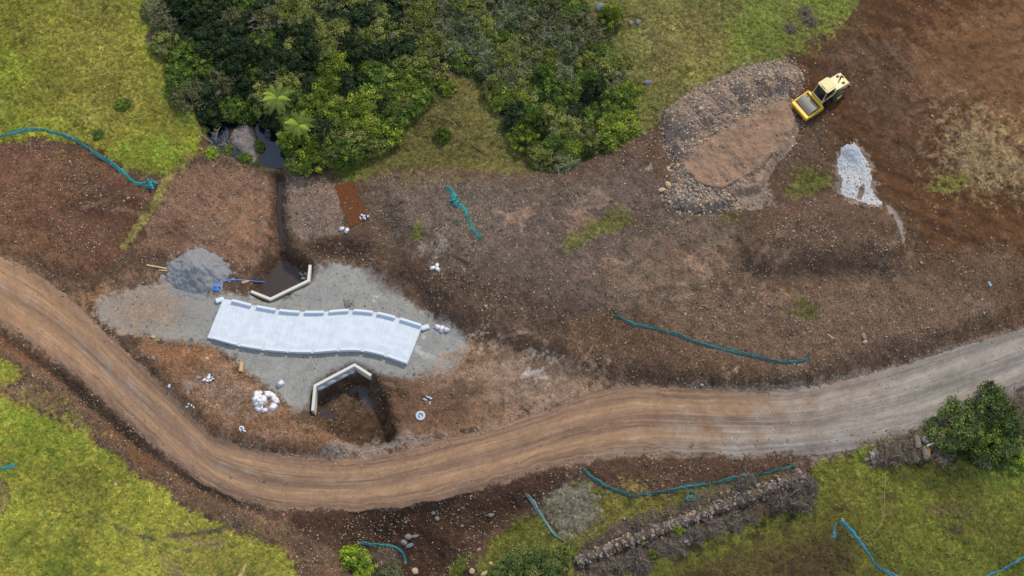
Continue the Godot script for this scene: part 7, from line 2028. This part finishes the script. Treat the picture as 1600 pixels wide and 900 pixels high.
func build_boulders() -> void:
	var bank := thing("rubble_bank", on(Vector2(39.28, 17.32)))
	tag(bank, "low bank of rubble stones and twigs left of the lower right trees", "rubble")
	for k in 130:
		var u := rng.randf_range(-1.0, 1.0)
		var p := Vector2(u * 3.6, -u * 1.0 + rng.randfn() * 0.42)
		var w := Vector2(39.28, 17.32) + p
		stone_at(bank, "stone", Vector3(p.x, ground_y(w.x, w.y) - bank.position.y + maxf(0.05, 0.28 - absf(rng.randfn()) * 0.15), p.y), lerpf(0.08, 0.3, pow(rng.randf(), 2.2)), [0, 4, 1, 2][k % 4])
	for q in [
		[Vector2(16.47, -10.51), 0.5, 3, "tall tan slab of rock at the lower left foot of the stockpile", Vector3(0.62, 0.9, 1.25)], [Vector2(15.79, -10.07), 0.3, 3, "small tan rock left of the tall slab", Vector3(1.2, 0.8, 0.9)],
		[Vector2(17.71, -12.77), 0.5, 3, "large tan block on the left edge of the stockpile", Vector3(1, 1, 0.9)], [Vector2(16.74, -12.32), 0.3, 1, "small square rock left of the large tan block", Vector3(1, 0.8, 0.9)], [Vector2(17.74, -11.87), 0.26, 1, "small tan rock below the large tan block", Vector3.ONE],
		[Vector2(35.7, 6.1), 0.38, 4, "long grey brown rock on the right hillside above the road", Vector3(0.8, 0.7, 1.3)], [Vector2(35.8, 6.68), 0.22, 3, "small tan rock under the long one on the hillside", Vector3.ONE],
		[Vector2(-25.65, -14.71), 0.42, 1, "pale rounded boulder where the stream leaves the pond", Vector3(1.1, 0.8, 0.9)],
		[Vector2(-10.32, 25.76), 0.42, 4, "large grey brown boulder at the head of the gully", Vector3(1.05, 0.8, 0.9)], [Vector2(-10.76, 26.31), 0.33, 0, "grey boulder left in the gully head", Vector3.ONE], [Vector2(-10.2, 26.56), 0.34, 2, "flat grey boulder below the large one in the gully", Vector3(1.2, 0.6, 0.9)], [Vector2(-9.62, 25.69), 0.3, 4, "long boulder right of the large one at the gully head", Vector3(1.3, 0.7, 0.7)],
		[Vector2(-9.65, 29.07), 0.4, 3, "tan boulder at the bottom edge of the gully", Vector3.ONE], [Vector2(-2.06, 28.86), 0.26, 3, "small tan upright stone on the right gully bank", Vector3(0.8, 1, 1)], [Vector2(-3.89, 29.45), 0.3, 3, "tan stone at the bottom of the gully bank", Vector3.ONE], [Vector2(-2.62, 29.88), 0.34, 3, "wide tan stone at the bottom edge by the soft green bush", Vector3(1.2, 0.7, 0.9)], [Vector2(-3.28, 27.27), 0.2, 1, "small brown stone on the grassy gully bank", Vector3.ONE],
		[Vector2(-7.45, 24.14), 0.27, 4, "single grey stone on the slope below the road", Vector3.ONE], [Vector2(-7.82, 23.58), 0.22, 2, "dark stone above the single grey one on the slope", Vector3.ONE], [Vector2(-2.1, 23.74), 0.28, 4, "stone at the top of the grassy gully bank", Vector3.ONE],
		[Vector2(14.75, -23.28), 0.4, 2, "dark stone alone in the coarse grass", Vector3(1.2, 0.8, 0.9)], [Vector2(-39.55, 20.85), 0.2, 3, "single tan stone in the lower left pasture", Vector3.ONE],
		[Vector2(9.97, -33.21), 0.62, 2, "grey boulder above the round bush at the top edge", Vector3(1.0, 0.9, 1.1)], [Vector2(8.93, -31.29), 0.6, 2, "large grey boulder left of the round bush", Vector3(0.9, 0.9, 1.3)], [Vector2(11.81, -30.8), 0.5, 0, "pale grey boulder under the round bush", Vector3(1.3, 0.7, 0.8)], [Vector2(13.13, -30.89), 0.33, 0, "small pale boulder right of the round bush", Vector3(0.8, 0.8, 1.2)], [Vector2(13.95, -30.74), 0.35, 2, "grey boulder at the far right of the round bush", Vector3(0.8, 0.8, 1.2)],
		[Vector2(40.6, 18.18), 0.5, 0, "grey rounded boulder below the log pile", Vector3(1.1, 0.8, 0.9)], [Vector2(35.56, 18.29), 0.3, 4, "brown stone at the left end of the brush heap", Vector3(1.2, 0.8, 0.8)], [Vector2(35.91, 19.1), 0.22, 1, "small stone in the grass under the brush heap", Vector3.ONE],
		[Vector2(-30.84, 10.33), 0.22, 1, "stone beside the crumpled plastic on the spoil bank", Vector3.ONE], [Vector2(-31.68, 10.26), 0.25, 0, "rounded pale stone on the spoil bank", Vector3.ONE], [Vector2(-30.96, 8.2), 0.26, 3, "tan stone near the top of the spoil bank", Vector3.ONE], [Vector2(-30.64, 7.82), 0.2, 1, "smaller stone beside the tan one on top of the spoil bank", Vector3.ONE], [Vector2(-22.59, 16.05), 0.22, 0, "single pale stone on the lower spoil bank", Vector3.ONE], [Vector2(-36.85, 5.47), 0.24, 3, "pale stone where the pad meets the spoil bank", Vector3.ONE], [Vector2(-36.49, 8.03), 0.27, 0, "cluster stone at the road edge of the spoil bank", Vector3.ONE]]:
		boulder(q[0], q[1], q[2], q[3], q[4], rng.randf() * 0.5)
	# logs by the lower right trees
	for q in [[Vector2(40.61, 16.79), 0.34, "sawn log end standing in the log pile, upper one", "#a5916b"], [Vector2(41.33, 17.92), 0.36, "sawn log end in the log pile, lower one", "#8f8268"]]:
		var m := MB.new(); m.col = lin("#6d6152")
		m.tube([Vector3(0, -0.1, -0.7), Vector3(0, 0.25, 0), Vector3(0, 0.5, 0.35)], q[1], q[1] * 0.95, 14)
		var o := thing("sawn_log", on(q[0], 0.1))
		part("bark", m.mesh(), coloured(0.95), o)
		var e := MB.new(); e.col = lin(q[3])
		e.lathe(Transform3D(Basis(Vector3.RIGHT, 0.96), Vector3(0, 0.5, 0.355)), [[q[1] * 0.9, 0.0], [q[1] * 0.86, 0.02], [0.0, 0.02]], 16)
		part("cut_face", e.mesh(), coloured(0.9), o)
		tag(o, q[2], "log")
	var m := MB.new(); m.col = lin("#9a6f3f")
	var p := Vector2(41.74, 17.53)
	m.tube([on(p + Vector2(0, -0.7), 0.15), on(p, 0.2), on(p + Vector2(0, 0.6), 0.15)], 0.14, 0.13, 10)
	tag(solo("orange_log", m.mesh(), coloured(0.9)), "short orange brown log right of the sawn log ends", "log")

func build_water() -> void:
	var pond := plain("#0d141c", 0.08)
	pond.metallic_specular = 0.6
	var mud := plain("#35241a", 0.35)
	var ditch := plain("#2a2018", 0.2)
	kind(solo("pond_water", sheet(pv([-34.95, -20.98, -31.94, -22.96, -28.08, -22.96, -24.41, -19.8, -22.74, -14.22, -24.22, -13.45, -25.6, -13.45, -28.88, -13.22, -32.43, -14.75, -34.61, -16.29]), -0.55), pond), "structure")
	kind(solo("stream_water", sheet(pv([-25.03, -13.49, -24.41, -13.49, -24.55, -12.27, -24.77, -11.13, -24.55, -9.62, -24.38, -7.75, -24.16, -6.11, -24.15, -4.64, -24.36, -4.64, -24.69, -5.89, -24.86, -7.75, -25.17, -9.62, -25.2, -11.51]), -1.14), ditch), "structure")
	kind(solo("north_pool_water", sheet(pv([-26.89, 0.66, -24.65, 2.25, -20.21, -0.42, -20.38, -4.08, -23.85, -5.56, -26.79, -3.35]), -1.98), mud), "structure")
	kind(solo("south_pool_water", sheet(pv([-20.78, 11.17, -15.88, 8.39, -13.2, 9.78, -11.34, 17.97, -15.55, 17.97, -19.52, 15.95]), -2.36), mud), "structure")
	kind(solo("upper_pond_water", sheet(pv([-37.84, -30.48, -35.87, -30.65, -35.16, -32.62, -36.52, -33.61, -37.73, -32.62]), 0.6), pond), "structure")

func build_objects() -> void:
	make_stones()
	make_plants()
	build_water()
	build_bridge()
	build_concrete()
	build_stockpile()
	build_gravel_heap()
	build_lime()
	build_roller()
	build_thicket()
	build_fences()
	build_wall()
	build_single_plants()
	build_boulders()
	build_litter()
	build_litter_of_stones()
	build_grass()


func _ready() -> void:
	rng.seed = 4711
	var cam := Camera3D.new()
	cam.name = "camera"
	cam.fov = 20.0
	cam.position = Vector3(0, 157.621, 63.683)
	cam.rotation_degrees = Vector3(-68.0, 0, 0)
	cam.near = 1.0
	cam.far = 3000.0
	add_child(cam)
	cam.current = true
	var env := Environment.new()
	env.background_mode = Environment.BG_SKY
	var sm := ProceduralSkyMaterial.new()
	sm.sky_top_color = Color("#b0c5e4")
	sm.sky_horizon_color = Color("#d9e2ee")
	sm.ground_horizon_color = Color("#8d8a80")
	sm.ground_bottom_color = Color("#5a5548")
	sm.sky_energy_multiplier = 0.98
	var sky := Sky.new()
	sky.sky_material = sm
	env.sky = sky
	env.tonemap_mode = Environment.TONE_MAPPER_LINEAR
	env.tonemap_exposure = 1.33
	env.sdfgi_enabled = true
	env.ssao_enabled = true
	env.ssil_enabled = true
	var we := WorldEnvironment.new()
	we.name = "environment"
	we.environment = env
	add_child(we)
	var sun := DirectionalLight3D.new()
	sun.name = "sun"
	sun.light_energy = 0.82
	sun.light_color = Color(1.0, 0.965, 0.91)
	sun.light_angular_distance = 4.0
	sun.shadow_enabled = true
	add_child(sun)
	# late morning haze: the sun stands north-north-east, 45 degrees up
	sun.look_at_from_position(Vector3(0.36, 0.70, -0.62) * 100.0, Vector3.ZERO)
	var t0 := Time.get_ticks_msec()
	build_levels()
	print("levels ", Time.get_ticks_msec() - t0)
	build_soil()
	print("soil ", Time.get_ticks_msec() - t0)
	build_ground()
	build_road()
	print("ground ", Time.get_ticks_msec() - t0)
	build_objects()
	print("objects ", Time.get_ticks_msec() - t0)
